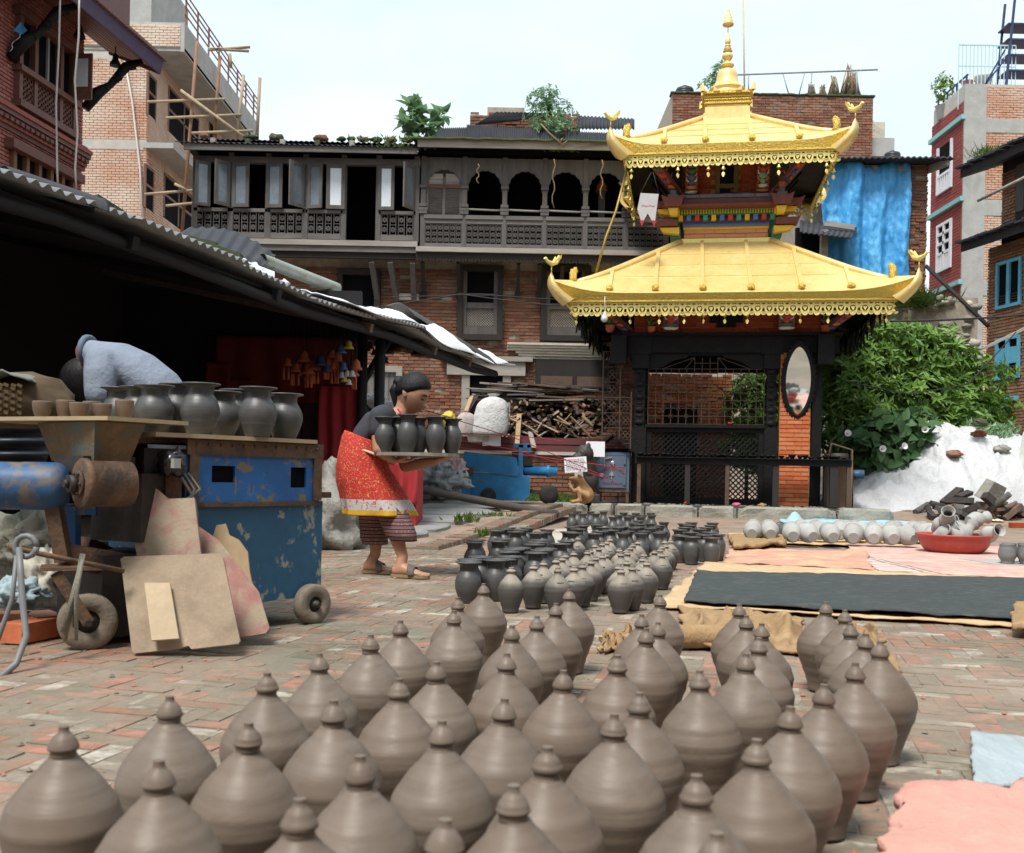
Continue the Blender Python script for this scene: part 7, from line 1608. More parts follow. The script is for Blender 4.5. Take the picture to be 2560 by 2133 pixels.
sheet('folded_sack',[(1492,1104),(1608,1106),(1612,1124),(1505,1128)],.03,M_BURD,'brown folded sack in front of the two pale pots','sack',.03,.03,40,16,7,.03)
sheet('blue_plastic_sheet',[(1600,1066),(1880,1070),(1900,1084),(1600,1082)],.010,mat('pale_blue_plastic',(.36,.58,.68),.15,6,.5,.5,col2=(.6,.62,.5),amt=.3),'pale blue printed plastic sheet behind the lying pots','plastic sheet',.04,.02,60,10,8,.004,((.1,.6,.05,.16),))
sheet('pink_towel',[(1850,1640),(2250,1632),(2250,1850),(1780,1850)],.012,mat('salmon_towel',(.58,.30,.245),.12,14,.98,1.0,col2=(.50,.24,.19),amt=.4,sc2=5),'salmon pink towel lying on the brick paving','towel',.02,.022,60,30,9,.02)
sheet('grey_mat',[(1990,1520),(2200,1530),(2200,1628),(1998,1622)],.012,mat('grey_blue_mat',(.36,.42,.45),.2,30,.95,.7,stretch=(1,.2,1),col2=(.30,.28,.22),amt=.4,sc2=3),'pale grey-blue woven mat behind the pink towel','mat',.012,.012,40,20,10,.012)
sheet('burlap_end',[(2082,1255),(2160,1255),(2160,1312),(2076,1300)],.02,M_BURD,'frayed burlap bundle at the end of the dark mat','burlap',.03,.05,30,16,11,.03)
# crumpled sacks between the coin banks
def crumple(nm,corn,z,hh,lab,seed,m=None):
    P=[gk(x,y,z) for x,y in corn]
    def fn(u,v):
        p=P[3].lerp(P[2],u).lerp(P[0].lerp(P[1],u),v); e=min(1,min(u,1-u)*8)*min(1,min(v,1-v)*6)
        h=hh*(abs(mnoise.noise(Vector((u*4+seed,v*2.5,seed))))*1.6+.5*abs(mnoise.noise(Vector((u*11,v*7,seed)))))*(.35+.65*e)
        return (p.x+.03*mnoise.noise(Vector((u*7,v*7,seed+2))),p.y+.05*mnoise.noise(Vector((u*7,v*7,seed+5))),z+.012+h)
    o=obj(nm,MB().grid(50,26,fn,thick=(0,0,-.01)),m or M_BURD,loc=tuple(P[3])); tag(o,lab,'sack'); return o
crumple('burlap_sack',[(1395,1250),(1640,1275),(1660,1345),(1405,1330)],.008,.07,'crumpled brown burlap sacks piled behind the coin banks',3)
crumple('burlap_sack',[(1700,1290),(1790,1295),(1850,1385),(1720,1360)],.008,.06,'crumpled burlap sack behind the last two columns of coin banks',5)
crumple('burlap_sack',[(1236,1312),(1300,1300),(1296,1335),(1232,1340)],.008,.05,'small burlap sack beside the column of coin banks',8)
pr=gk(1440,1335); pts=[]
mb=MB()
for r_,y0 in((.045,0),):
    A=pr+Vector((-.1,.0,.05)); B=pr+Vector((.16,.06,.05)); mb.tube([A,B],.045,14,cap=False); mb.tube([A,B],.033,14,cap=False)
o=obj('rolled_sack',mb,M_BURD,loc=tuple(pr)); tag(o,'rolled burlap sack with an open dark end','sack')
# ---- pale vases lying down
PV=[(.05,0),(.056,.01),(.082,.06),(.094,.105),(.088,.15),(.066,.185),(.055,.20),(.056,.215),(.075,.232),(.077,.236)]
PVm=[vase(PV,s,.007,'vase',M_PALE,28) for s in range(3)]
s3=.25714; random.seed(70)
front=[(155,360),(340,360),(605,375),(790,375),(935,400),(1130,400),(1330,410),(1525,420),(1720,430),(1910,440)]
back=[(700,310),(850,295),(1050,305),(1170,315),(1270,310),(1460,315),(1600,325),(1680,340),(1760,305),(1880,325),(1960,330),(2050,335)]
def lie(px,py,yaw,D,lab,grp,sc=1.0,z=.1):
    x=W(px,py,D).x; o=inst('pale_vase',PVm[random.randrange(3)],None,(x,D,.0),(0,0,0),(sc,sc,sc))
    M_=Matrix.Translation((x,D,z*sc))@Matrix.Rotation(yaw,4,'Z')@Matrix.Rotation(R(-72),4,'X'); o.matrix_world=M_@Matrix.Scale(sc,4); tag(o,lab,'vase',grp)
ps=[]
for i,(cx,cy) in enumerate(front): ps.append((1840+cx*s3,1240+cy*s3,9.75+(i<2)*.25-(i>1)*.02*i))
for i,(cx,cy) in enumerate(back): ps.append((1840+cx*s3,1240+cy*s3,10.25+rnd(-.05,.05)))
qs=relax([(W(a,b,d).x,d) for a,b,d in ps],.185,300)
for i,p in enumerate(qs):
    o=inst('pale_vase',PVm[i%3],None); M_=Matrix.Translation((p.x,p.y,.108))@Matrix.Rotation(rnd(-.35,.35),4,'Z')@Matrix.Rotation(R(-74),4,'X'); o.matrix_world=M_; tag(o,'pale dry vase lying on its side with its base turned outward','vase','pale vases lying in rows')
random.seed(71)
for k in range(16):
    x=W(1965+k*26,1312,11.0).x; o=inst('dark_pot',PVm[k%3],None); o.data=VDm[k%3]; o.matrix_world=Matrix.Translation((x,11.0+rnd(-.05,.05),.075))@Matrix.Rotation(rnd(-.4,.4),4,'Z')@Matrix.Rotation(R(-76),4,'X'); tag(o,'small dark pot lying behind the pale vases on the blue plastic','pot','dark pots behind the pale vases')
# ---- red basin with vases
bc=gk(1983,1143); bD=bc.y; bas=thing('plastic_basin','wide red plastic basin heaped with pale clay vases','basin',(bc.x,bD+.26,.02))
pr_=[(.20,0),(.235,.01),(.275,.05),(.30,.10),(.31,.145),(.33,.15),(.333,.165),(.318,.168),(.30,.155),(.27,.06),(.2,.02)]
obj('bowl',MB().lathe(smooth_prof(pr_,2),40,M=Matrix.Translation((bc.x,bD+.26,.022))),mat('red_plastic',(.42,.065,.05),.15,4,.45,.1,col2=(.50,.16,.12),amt=.35,sc2=5,spec=.4),bas)
random.seed(72)
for i,(dx,dy,z,rx,ry,rz) in enumerate(((-.19,-.05,.15,60,0,60),(-.07,.0,.27,-55,0,160),(.08,-.02,.23,-85,0,75),(.16,.08,.30,-80,0,-70),(.22,-.08,.17,70,0,15),(-.02,-.12,.14,50,0,110),(.05,-.13,.15,-70,0,100),(-.12,.12,.2,40,0,30),(.1,.15,.2,-60,0,140))):
    o=inst('heaped_vase',VBm[0]); o.data=vase([(r_*1.15,z_*1.1) for r_,z_ in VB],i,.006,'vase',M_PALE,26) if i<2 else [x for x in bpy.data.objects if x.name.startswith('heaped_vase')][0].data
    o.matrix_world=Matrix.Translation((bc.x+dx,bD+.26+dy,z))@Matrix.Rotation(R(rz),4,'Z')@Matrix.Rotation(R(rx),4,'X'); tag(o,'pale clay vase heaped in the red plastic basin','vase','vases in the red basin')
# ---- mugs on a tile
MUG=[(.042,0),(.046,.012),(.044,.02),(.062,.05),(.066,.08),(.06,.115),(.055,.13),(.056,.15)]
mugm=vase(MUG,3,.005,'mug',claymat('two_tone_mug',(.20,.20,.195),(.25,.25,.24),(.16,.16,.16),.55,60,(.12,.12,.11),zt=(.04,.1,(.15,.155,.16))),26)
mc=gk(2078,1165); o=obj('clay_tile',MB().box((mc.x+.2,mc.y+.25,.022),(.75,.6,.014),rz=.1),mat('grey_tile',(.36,.36,.34),.15,6,.8,.2),loc=(mc.x,mc.y,.02)); tag(o,'grey clay slab on the rug carrying a group of mugs','tile')
for i,(dx,dy) in enumerate(((-.02,.06),(.11,.02),(.24,.06),(.06,.2),(.2,.22),(.33,.2))): o=inst('clay_mug',mugm,None,(mc.x+dx,mc.y+dy,.029),(0,0,i),(1,1,1)); tag(o,'grey clay mug on the slab beside the red basin','mug','mugs beside the basin')
o=obj('loose_brick',MB().box((0,0,.04),(.22,.11,.075),rz=.1),M_TBRR); o.location=gk(2087,1083); tag(o,'dark red brick lying beyond the mugs','brick')
# ================================================================ THINGS AT THE TEMPLE
def tw(u,v,z): return TM@Vector((u,v,z))
rzT=-R(9.4)
def tmb(mb):
    mb.v=[tuple(TM@Vector(p)) for p in mb.v]; return mb
# oval mirror
MT=T((1.19,VF-.17,2.3),R(9),0,0)@Matrix.Translation((-1.19,-VF+.17,-2.3))
mir=thing('oval_mirror','pointed oval mirror in a carved black frame hung on the brick pillar','mirror',tuple(tw(1.19,VF-.15,2.3)))
def vesica(t,a,b):
    c_,s_=math.cos(t),math.sin(t); return (a*math.copysign(abs(c_)**1.25,c_),b*math.copysign(abs(s_)**.95,s_))
def tmb2(mb):
    mb.v=[tuple(TM@(MT@Vector(p))) for p in mb.v]; return mb
mb=MB(); n=36; V=[]
for k in range(n): x,z=vesica(2*math.pi*k/n,.205,.555); V.append((1.19+x,VF-.20,2.30+z))
mb.add(V,[tuple(range(n))[::-1]]); m_,nt_,b_=newmat('mirror_glass'); b_.inputs['Metallic'].default_value=1; b_.inputs['Roughness'].default_value=.03; b_.inputs['Base Color'].default_value=(.85,.87,.88,1)
gl=obj('glass',tmb2(mb),m_,mir)
mb=MB(); P=[]
for k in range(48): x,z=vesica(2*math.pi*k/48,.235,.60); P.append((1.19+x,VF-.195,2.3+z))
mb.tube(P,.038,8,closed=True); fr=obj('frame',tmb2(mb),M_SOOTG,mir)
random.seed(73)
for k in range(40):
    x,z=vesica(2*math.pi*(k+.5)/40,.262,.64); obj('carved_leaf',tmb2(MB().blob((1.19+x,VF-.205,2.3+z),(.026,.02,.034),6,.25,4,k)),M_SOOTG,fr)
# donation box
dbx=thing('donation_box','grey-blue steel donation box with a black gable roof beside the temple','donation box',tuple(tw(-1.85,-2.0,.2)))
M_SAFE=mat('blue_grey_enamel',(.105,.145,.205),.12,5,.4,.1,.2,spec=.5); D0=-2.05
def dbox(nm,u0,u1,v0,v1,z0,z1,m,par=dbx): return obj(nm,tmb(MB().bb(u0,u1,v0,v1,z0,z1)),m,par)
sf=dbox('safe_body',-2.12,-1.57,D0,D0+.45,.42,1.05,M_SAFE)
dbox('stand',-2.13,-1.56,D0-.01,D0+.44,.375,.418,M_RUST); 
for u_ in(-2.11,-1.62): dbox('stand_leg',u_,u_+.05,D0,D0+.05,.2,.374,M_RUST)
dr_=dbox('safe_door',-2.05,-1.64,D0-.025,D0-.002,.47,1.0,M_SAFE,sf)
for (u0,u1,z0,z1) in((-2.07,-1.62,1.0,1.02),(-2.07,-1.62,.45,.47),(-2.07,-2.05,.47,1.0),(-1.64,-1.62,.47,1.0)): dbox('door_trim',u0,u1,D0-.03,D0-.002,z0,z1,M_SAFE,sf)
for z in(.90,.55): dbox('hinge',-1.665,-1.625,D0-.05,D0-.03,z-.05,z+.05,M_SAFE,sf)
M_CHR=mat('dull_chrome',(.6,.6,.58),.1,6,.35,.05,.8)
obj('lock_disc',tmb(MB().lathe([(.04,0),(.04,.02),(.02,.03)],18,M=T((-1.85,D0-.025,.865),R(90),0,0))),M_CHR,sf); obj('keyhole_cover',tmb(MB().lathe([(.035,0),(.035,.02)],18,M=T((-2.03,D0-.03,.66),R(90),0,0))),M_CHR,sf)
obj('lever',tmb(MB().bar((-1.99,D0-.04,.93),(-1.86,D0-.04,.96),.02,.014).bar((-1.985,D0-.04,.94),(-1.985,D0-.04,.80),.018,.014)),M_CHR,sf); obj('arrow_handle',tmb(MB().prism([(-1.905,.655),(-1.815,.655),(-1.86,.735)],D0-.045,D0-.03).bar((-1.86,D0-.04,.66),(-1.86,D0-.04,.56),.022,.014)),M_CHR,sf)
M_RLET=flat('red_lettering',(.38,.02,.02),.6); M_BLET=flat('black_print',(.03,.03,.03),.8)
def text(nm,s,M_,size,m,parent,ext=.002,arc=None):
    cu=bpy.data.curves.new(nm,'FONT'); cu.body=s; cu.size=size; cu.align_x='CENTER'; cu.align_y='CENTER'; cu.extrude=ext
    tmp=bpy.data.objects.new('tmp',cu); COL.objects.link(tmp); dg=bpy.context.evaluated_depsgraph_get(); me=bpy.data.meshes.new_from_object(tmp.evaluated_get(dg)); bpy.data.objects.remove(tmp)
    off=wloc(parent); 
    for v in me.vertices:
        p=v.co.copy()
        if arc: th=p.x/arc; p=Vector(((arc+p.y)*math.sin(th),(arc+p.y)*math.cos(th)-arc,p.z))
        v.co=M_@p-off
    me.materials.clear(); me.materials.append(m); o=bpy.data.objects.new(nm,me); COL.objects.link(o); o.parent=parent; return o
def tmat(u,v,z): return TM@T((u,v,z),R(90),0,0)
text('lettering','DONATION BOX',tmat(-1.85,D0-.030,.775),.062,M_RLET,sf,.002,.28); text('lettering','Pottery Square',tmat(-1.85,D0-.030,.525),.055,M_RLET,sf); text('lettering','Prithvi',tmat(-1.92,D0-.03,.955)@Matrix.Rotation(.25,4,'Z'),.04,M_CHR,sf)
obj('gable_roof',tmb(MB().add([(-2.2,D0-.12,1.06),(-1.85,D0-.12,1.36),(-1.5,D0-.12,1.06),(-2.2,D0+.5,1.06),(-1.85,D0+.5,1.36),(-1.5,D0+.5,1.06),(-2.17,D0-.12,1.06),(-1.85,D0-.12,1.33),(-1.53,D0-.12,1.06),(-2.17,D0+.5,1.06),(-1.85,D0+.5,1.33),(-1.53,D0+.5,1.06)],[(0,1,4,3),(1,2,5,4),(6,9,10,7),(7,10,11,8),(0,6,7,1),(1,7,8,2),(3,4,10,9),(4,5,11,10)])),M_SOOT,dbx); dbox('gable_back',-2.1,-1.6,D0+.2,D0+.22,1.055,1.12,M_SOOT)
# oil-lamp rail
rail=thing('oil_lamp_rail','long blackened oil-lamp rail on posts in front of the temple','lamp rail',tuple(tw(.3,-2.1,.2))); RV=-2.12
obj('rail_beam',tmb(MB().bb(-1.47,2.02,RV-.06,RV+.06,.87,.97).bb(1.4,2.02,RV+.06,RV+.75,.9,.96)),M_SOOT,rail); obj('drip_tray',tmb(MB().bb(-1.45,2.0,RV-.12,RV+.12,.971,.985)),M_SOOT,rail)
for u_,w_,m_ in((-1.40,.06,M_RUST),(-.6,.085,M_WOODD),(.05,.065,M_IRON),(.83,.1,M_WOODD),(1.62,.05,M_SOOT),(1.75,.13,M_WOODD),(1.98,.07,M_IRON)): obj('rail_leg',tmb(MB().bb(u_-w_/2,u_+w_/2,RV-.05,RV+.05,.2,.869)),m_,rail)
random.seed(74); lampm=MB().lathe([(.02,0),(.03,.01),(.05,.035),(.052,.045),(.04,.042),(.02,.03)],12).mesh('oil_lamp',M_SOOTG)
for k in range(34):
    o=inst('oil_lamp',lampm,rail); p=tw(-1.40+k*.1+rnd(-.02,.02),RV+rnd(-.05,.06),.986); o.location=p-wloc(rail); o.rotation_euler=(rnd(-.2,.2),rnd(-.2,.2),rnd(0,6)); s_=rnd(.7,1.3); o.scale=(s_,s_,s_*rnd(.7,1.3))
mb=MB()
for k in range(90): mb.blob((rnd(-1.5,2.1),RV+rnd(-.1,.35),.19+.0),(rnd(.015,.05),rnd(.015,.04),rnd(.006,.02)),5,.3,3,k)
o=obj('platform_litter',tmb(mb),mat('ash_and_petals',(.2,.18,.16),.7,30,.95,.5),kind='stuff'); o['label']='ash, crumbs and litter strewn on the platform floor'; o['category']='litter'
for i,(u_,m_,lab) in enumerate(((.2,mat('pink_flower',(.6,.12,.2),.2),'pink flower head lying on the platform under the lamp rail'),(.62,M_BURD,'dry brown leaf plate on the platform floor'),(-.62,M_RLET,'small red offering on the platform floor'))): o=obj('offering',tmb(MB().blob((u_,RV-.03,.215),(.07 if i<2 else .03,.04,.03),8,.35,4,i)),m_,loc=tuple(tw(u_,RV,.2))); tag(o,lab,'offering')
o=obj('offering',tmb(MB().blob((.1,VF-.05,1.575),(.04,.03,.025),8,.3,4,5)),M_RLET,loc=tuple(tw(.1,VF,1.55))); tag(o,'small red offering on the window sill of the temple','offering')
# banner, bulb, flower pots
p=W(1618,480,17.2); ban=thing('cloth_banner','small grey swallow-tailed banner with red trim hung under the upper roof','banner',tuple(p))
a,b=W(1597,483,17.2),W(1645,565,17.2); w_=b.x-a.x; h=a.z-b.z
obj('cloth',MB().prism([(a.x+.03,a.z),(b.x,a.z-.01),(b.x-.06,b.z+.0),(a.x+w_*.47,a.z-h*.62),(a.x+.06,b.z+.03),(a.x-.02,a.z-h*.5)],17.19,17.205),mat('grey_banner_cloth',(.46,.44,.44),.1,9,.9,.3),ban)
for x in(a.x+.06,b.x-.07): obj('red_tip',MB().prism([(x-.045,b.z+.085),(x+.045,b.z+.085),(x+.0,b.z-.02)],17.18,17.189),M_RED,ban)
text('red_mark','~~',T((a.x+w_*.48,17.188,a.z-h*.38),R(90),0,0),.2,flat('faded_red_print',(.45,.18,.18)),ban)
obj('string',MB().tube([(a.x+.03,17.2,a.z),(a.x+.2,17.2,a.z+.35)],.006,4).tube([(b.x,17.2,a.z),(b.x-.1,17.2,a.z+.36)],.006,4),M_CABLE,ban)
p=W(1511,795,16.6); o=obj('light_bulb',MB().lathe([(.015,.10),(.02,.06),(.05,.02),(.058,-.02),(.045,-.055),(.015,-.07)][::-1],16,M=Matrix.Translation(p)).tube([p+Vector((0,0,.1)),p+Vector((0,0,.35))],.006,5),mat('frosted_glass',(.55,.56,.56),.05,4,.15,0,spec=.7),loc=tuple(p)); tag(o,'unlit glass bulb hanging under the lower gilded eave','light bulb')
random.seed(75)
def flowerpot(u,v,z,sz,lab,fm,dry=False):
    t=thing('flower_pot',lab,'flower pot',tuple(tw(u,v,z))); obj('pot',tmb(MB().lathe([(.05*sz,0),(.075*sz,.05*sz),(.08*sz,.11*sz),(.09*sz,.125*sz),(.075*sz,.125*sz)],14,M=Matrix.Translation((u,v,z)))),M_TER,t); mb=MB(); c=tw(u,v,z+.13*sz)
    for k in range(26): leaf(mb,c+Vector((rnd(-.03,.03),rnd(-.03,.03),0)),Vector((rnd(-1,1),rnd(-1,1),rnd(.4,1.4))),Vector((0,-1,.3)),rnd(.1,.22)*sz,.03,rnd(.2,1))
    obj('foliage',mb,M_STRAW if dry else M_LEAF,t)
    for k in range(4): obj('bloom',MB().blob(c+Vector((rnd(-.08,.08),rnd(-.06,.04),rnd(.1,.2)))*1,(.022,.022,.018),6,.2,4,k),fm,t)
FB=[mat('red_bloom',(.35,.05,.06),.2),mat('white_bloom',(.5,.48,.45),.2)]
flowerpot(-1.95,VF-.25,3.105-.0,.95,'potted flowers at the outer end of the temple lintel',FB[1]); flowerpot(-1.25,VF-.13,3.10,.9,'potted red flowers standing on the temple lintel near the bulb',FB[0]); flowerpot(1.62,VF-.13,3.10,.95,'dry potted plant on the temple lintel above the mirror',FB[1],True); flowerpot(.94,-1.0,5.74,.8,'small clay pot on the cornice of the upper tier',FB[0],True)
# ================================================================ STATUES AND NOTICES
def remesh(o,vox,it=4):
    m_=o.modifiers.new('Remesh','REMESH'); m_.mode='VOXEL'; m_.voxel_size=vox; m_.use_smooth_shade=True
    s_=o.modifiers.new('Smooth','SMOOTH'); s_.iterations=it; s_.factor=.5
fp=Vector((W(1452,1250,16.4).x,16.45,.19)); fro=thing('frog_statue','clay frog statue sitting with raised head at the platform corner','statue',tuple(fp))
def fq(x,y,z): return fp+Vector((x,y,z))
mb=MB(); mb.blob(fq(.05,0,.15),(.17,.14,.15),12,.03); mb.tube([fq(.05,0,.2),fq(-.01,-.02,.32),fq(-.03,-.03,.38)],[.13,.1,.085],12); mb.blob(fq(-.05,-.03,.38),(.11,.085,.075),10,.03); mb.blob(fq(-.13,-.04,.40),(.07,.07,.035),9,.02)
for sg in(-1,1):
    mb.blob(fq(-.02,-.03+sg*.055,.445),(.035,.03,.035),8,0); mb.tube([fq(-.02,-.05+sg*.09,.25),fq(-.12,-.07+sg*.1,.20),fq(-.17,-.08+sg*.08,.27),fq(-.19,-.08+sg*.05,.33)],[.05,.035,.03,.028],8)
    mb.tube([fq(.1,sg*.13,.12),fq(-.05,-.05+sg*.16,.19),fq(-.02,-.04+sg*.17,.06),fq(-.16,-.08+sg*.15,.03)],[.08,.06,.05,.03],8)
ob=obj('body',mb,mat('ochre_terracotta',(.40,.23,.105),.25,9,.8,.4,col2=(.16,.17,.07),amt=.25,sc2=6),fro); remesh(ob,.012)
for sg in(-1,1): obj('eye',MB().blob(fq(-.045,-.055+sg*.055,.455),(.014,.012,.016),7,0),mat('red_eye',(.25,.03,.02),.1) if sg<0 else bpy.data.materials['red_eye'],fro)
lp=Vector((W(1470,1180,17.0).x,17.15,.19)); lio=thing('guardian_statue','soot-blackened seated lion statue wrapped in white cloth beside the box','statue',tuple(lp))
def lq(x,y,z): return lp+Vector((x,y,z))
mb=MB(); mb.bb(lp.x-.2,lp.x+.2,lp.y-.2,lp.y+.2,.19,.34); mb.blob(lq(.03,.05,.4),(.18,.2,.26),12,.08); mb.tube([lq(0,0,.5),lq(-.02,-.05,.68),lq(-.04,-.1,.8)],[.16,.15,.12],12); mb.blob(lq(-.06,-.12,.82),(.15,.14,.15),12,.1,3); mb.blob(lq(-.18,-.18,.76),(.09,.09,.07),9,.05)
for sg in(-1,1): mb.tube([lq(-.06,sg*.08,.55),lq(-.12,-.02+sg*.1,.35),lq(-.13,-.04+sg*.1,.18)],[.07,.055,.06],8); mb.blob(lq(0,sg*.1-.08,.95),(.04,.03,.06),7,0)
ob=obj('body',mb,mat('blackened_stone',(.04,.034,.031),.4,10,.6,.5,col2=(.18,.09,.08),amt=.22,sc2=6),lio); remesh(ob,.014); obj('wrapped_cloth',MB().grid(20,14,lambda u,v:lq(-.24+.14*u+.05*v,-.2+.02*math.sin(u*12),.62-.5*v),thick=(0,.01,0)),mat('dirty_white_cloth',(.5,.49,.45),.2,8,.9,.4),lio)
def notice(px0,px1,py0,py1,D,lab,lines=True,rot=.0):
    c=W((px0+px1)/2,(py0+py1)/2,D); w_=(px1-px0)*D/F; h=(py1-py0)*D/F; t=thing('paper_notice',lab,'notice',tuple(c)); M_=T(c,0,rot,0)
    mb=MB(); P=MB().bb(-w_/2,w_/2,-.003,.003,-h/2,h/2); mb.add([M_@Vector(p) for p in P.v],P.f); obj('sheet',mb,M_PAPER,t)
    if lines:
        mb=MB(); random.seed(int(px0))
        for k in range(8):
            z=h*.36-k*h*.095; x0=-w_*.42
            while x0<w_*.38: l=rnd(.012,.035); P=MB().bb(x0,min(x0+l,w_*.42),-.0065,-.0035,z-.004,z+.004); mb.add([M_@Vector(p) for p in P.v],P.f); x0+=l+.009
        obj('print',mb,mat('grey_print',(.25,.25,.28),.2),t,kind='stuff')
    return t
M_PAPER=mat('white_paper',(.78,.79,.82),.04,3,.8,0)
notice(1206,1252,1088,1115,19.3,'blank white paper fixed on the red-brown plinth boards',False)
notice(1411,1467,1143,1181,16.2,'printed paper notice hanging from the red string',True,-.09); notice(1465,1512,1104,1142,17.15,'white paper sheet behind the blackened lion statue',False)
M_RSTR=flat('red_string',(.42,.03,.06),.6)
for i,(a,b,c_) in enumerate((((1040,1018,15),(1300,1100,15.6),(1520,1195,16.4)),((1140,1083,15),(1300,1090,15.6),(1420,1105,16.4)),((1140,1118,15),(1330,1140,15.6),(1560,1170,16.4)),((1140,1100,15),(1290,1125,15.6),(1530,1200,16.5)))):
    P=[W(*q_) for q_ in(a,b,c_)]; path=[P[0].lerp(P[1],t/8) for t in range(8)]+[P[1].lerp(P[2],t/8) for t in range(9)]; o=obj('red_string',MB().tube(path,.006,4),M_RSTR,loc=tuple(P[0])); tag(o,'thin red string stretched from the donation box towards the shed','string','red strings by the donation box')
# ================================================================ FORECOURT OF THE OLD HOUSE
DQ=19.5
pln=thing('house_plinth','low brick plinth with dark red boards along the old house front','plinth',(0,DQ,.18)); a,b=W(1000,1100,DQ),W(1580,1100,DQ); zt1=W(1280,1092,DQ).z; zt0=W(1280,1128,DQ).z
obj('core',MB().bb(a.x,b.x,DQ+.03,DW,.15,zt1-.03),M_MORT,pln); brickwall(pln,(a.x,DQ,.18),(1,0,0),(0,-1,0),b.x-a.x,zt0-.18-.06,.078,.23,[],M_OLDB,M_OLDB1,120,21,.008); obj('coping',MB().bb(a.x,b.x,DQ-.08,DQ+.03,zt0-.06,zt0),M_TILEW,pln)
M_RBD=mat('red_brown_board',(.13,.042,.04),.25,7,.8,.3,stretch=(.2,1,1))
for k in range(2): obj('board',MB().bb(a.x,b.x,DQ-.05-.012*k,DQ+.029,zt0+.004+k*(zt1-zt0)/2,zt0+(k+1)*(zt1-zt0)/2-.008),M_RBD,pln)
random.seed(80)
plk=[MB().box((0,0,0),(1,.13,.022)).mesh('plank',m_) for m_ in(M_WOODP,M_OFF,M_WOOD,mat('bark_wood',(.10,.065,.05),.4,8,.9,.5),mat('fresh_wood',(.42,.30,.18),.25,8,.85,.4))]
sx0,sx1=W(1165,1000,DQ).x,W(1515,1000,DQ).x
def zpk(py): return W(1380,py,DQ+.3).z
for k in range(60):
    l=rnd(.5,1.9); x=rnd(sx0+.65,sx1-.35); row=k//4; z=zpk(1000)+(zpk(960)-zpk(1000))*rnd(0,1); y=DQ+.55+rnd(-.4,.4)
    o=inst('scrap_plank',plk[random.choice((0,0,1,2,3,3))],None,(x,y,z),(rnd(-.15,.15),rnd(-.09,.09),rnd(-.35,.35)),(l,rnd(.6,1.3),rnd(.8,1.5))); tag(o,'flat scrap plank in the upper layer of the woodpile','plank','planks on the woodpile')
lg=[MB().tube([(0,-.35,0),(0,.35,0)],[.5,.45],7,sq=s_).mesh('billet',m_) for s_,m_ in((.6,M_OFF),(.9,plk[3].materials[0]),(.5,plk[4].materials[0]),(.7,M_CHAR))]
for k in range(190):
    u_=rnd(0,1); x=sx0+.9+u_*(sx1-sx0-.75); z=zt1+.06+rnd(0,1)**.9*(zpk(1000)-zt1-.06); y=DQ+.55+rnd(-.12,.12); s_=rnd(.05,.10)
    o=inst('firewood_billet',lg[random.choice((0,1,1,2,3,3))],None,(x,y,z),(rnd(-.2,.2),rnd(0,3),rnd(-.35,.35)),(s_,rnd(.9,1.2),s_)); tag(o,'split firewood billet seen end-on in the woodpile','firewood','billets in the woodpile')
for k in range(34):
    x=rnd(sx0+.3,sx1-.1); l=rnd(.25,.7); o=inst('wood_offcut',plk[random.choice((0,1,3,4,4))],None,(x,DQ+.12+rnd(-.1,.1),zt1+.06+rnd(0,.32)),(rnd(-.6,.6),rnd(-.9,.9),rnd(-.6,.6)),(l,rnd(.4,.8),rnd(.5,1))); tag(o,'loose splintered offcut at the foot of the woodpile','offcut','offcuts below the woodpile')
o=obj('packing_block',MB().bb(-.5,.6,-.0,.5,0,.5),M_CHAR); o.location=((sx0+sx1)/2+.25,DQ+.75,zt1+.02); tag(o,'dark timber block at the back of the woodpile','timber')
for i,(px0,py0,px1,py1) in enumerate(((1150,1060,1195,985),(1140,1062,1188,992),(1155,1055,1180,990),(1293,1110,1298,1035),(1335,1120,1325,1080))):
    o=obj('leaning_plank',MB().bar(W(px0,py0,DQ-.12-.03*i),W(px1,py1,DQ+.12-.03*i),.09,.02),[M_OFF,M_WOOD,plk[4].materials[0],plk[4].materials[0],M_WOODP][i],loc=tuple(W(px0,py0,DQ))); tag(o,['brown plank leaning beside the white sacks','grey plank leaning beside the white sacks','fresh plank leaning beside the white sacks','upright fresh board before the woodpile','short thin lath leaning on the plinth boards'][i],'plank')
sk=lambda *a,**k: lump(*a,**k)
sack(1222,1080,19.25,.34,.78,M_SACKW,'stuffed white sack standing beside the woodpile',11,.1,zt1+.005); sack(1196,1105,19.35,.20,.5,M_SACKW,'smaller white sack slumped before the tall white one',12,-.06,zt1-.12); sack(1158,1085,19.2,.19,.46,mat('red_printed_sack',(.42,.38,.36),.15,7,.8,.4,col2=(.40,.05,.05),amt=.42,sc2=7),'white sack with red print leaning by the planks',13,.12,zt1+.0); sk('yellow_bag',1120,1035,19.2,(.14,.1,.12),mat('yellow_plastic',(.55,.43,.05),.2,6,.5,.5),'crumpled yellow bag behind the woman\'s pots','bag',W(1120,1045,19.2).z,14,.16,2)
sk('white_sheet_bundle',930,1010,16.5,(.28,.2,.14),M_PLAST,'crumpled white plastic bundle by the grey door','plastic',None,15,.3,3); sk('black_bag',915,1060,16.2,(.26,.2,.26),flat('black_bag_plastic',(.012,.012,.014),.3,0,.6),'black bin bag below the white bundle','bag',None,16,.3,3)
sk('rag_heap',1095,1200,14.6,(.34,.24,.24),mat('mixed_rags',(.34,.36,.36),.4,7,.85,.8,col2=(.03,.04,.06),amt=.42,sc2=6),'heap of rags and torn bags beside the blue machine','rag heap',W(1095,1200,14.6).z-.03,17,.4,3.4,18); sk('printed_sack',1130,1175,15.0,(.2,.16,.2),bpy.data.materials['red_printed_sack'],'torn printed sack on top of the rag heap','sack',W(1118,1178,15.0).z,18,.3,3)
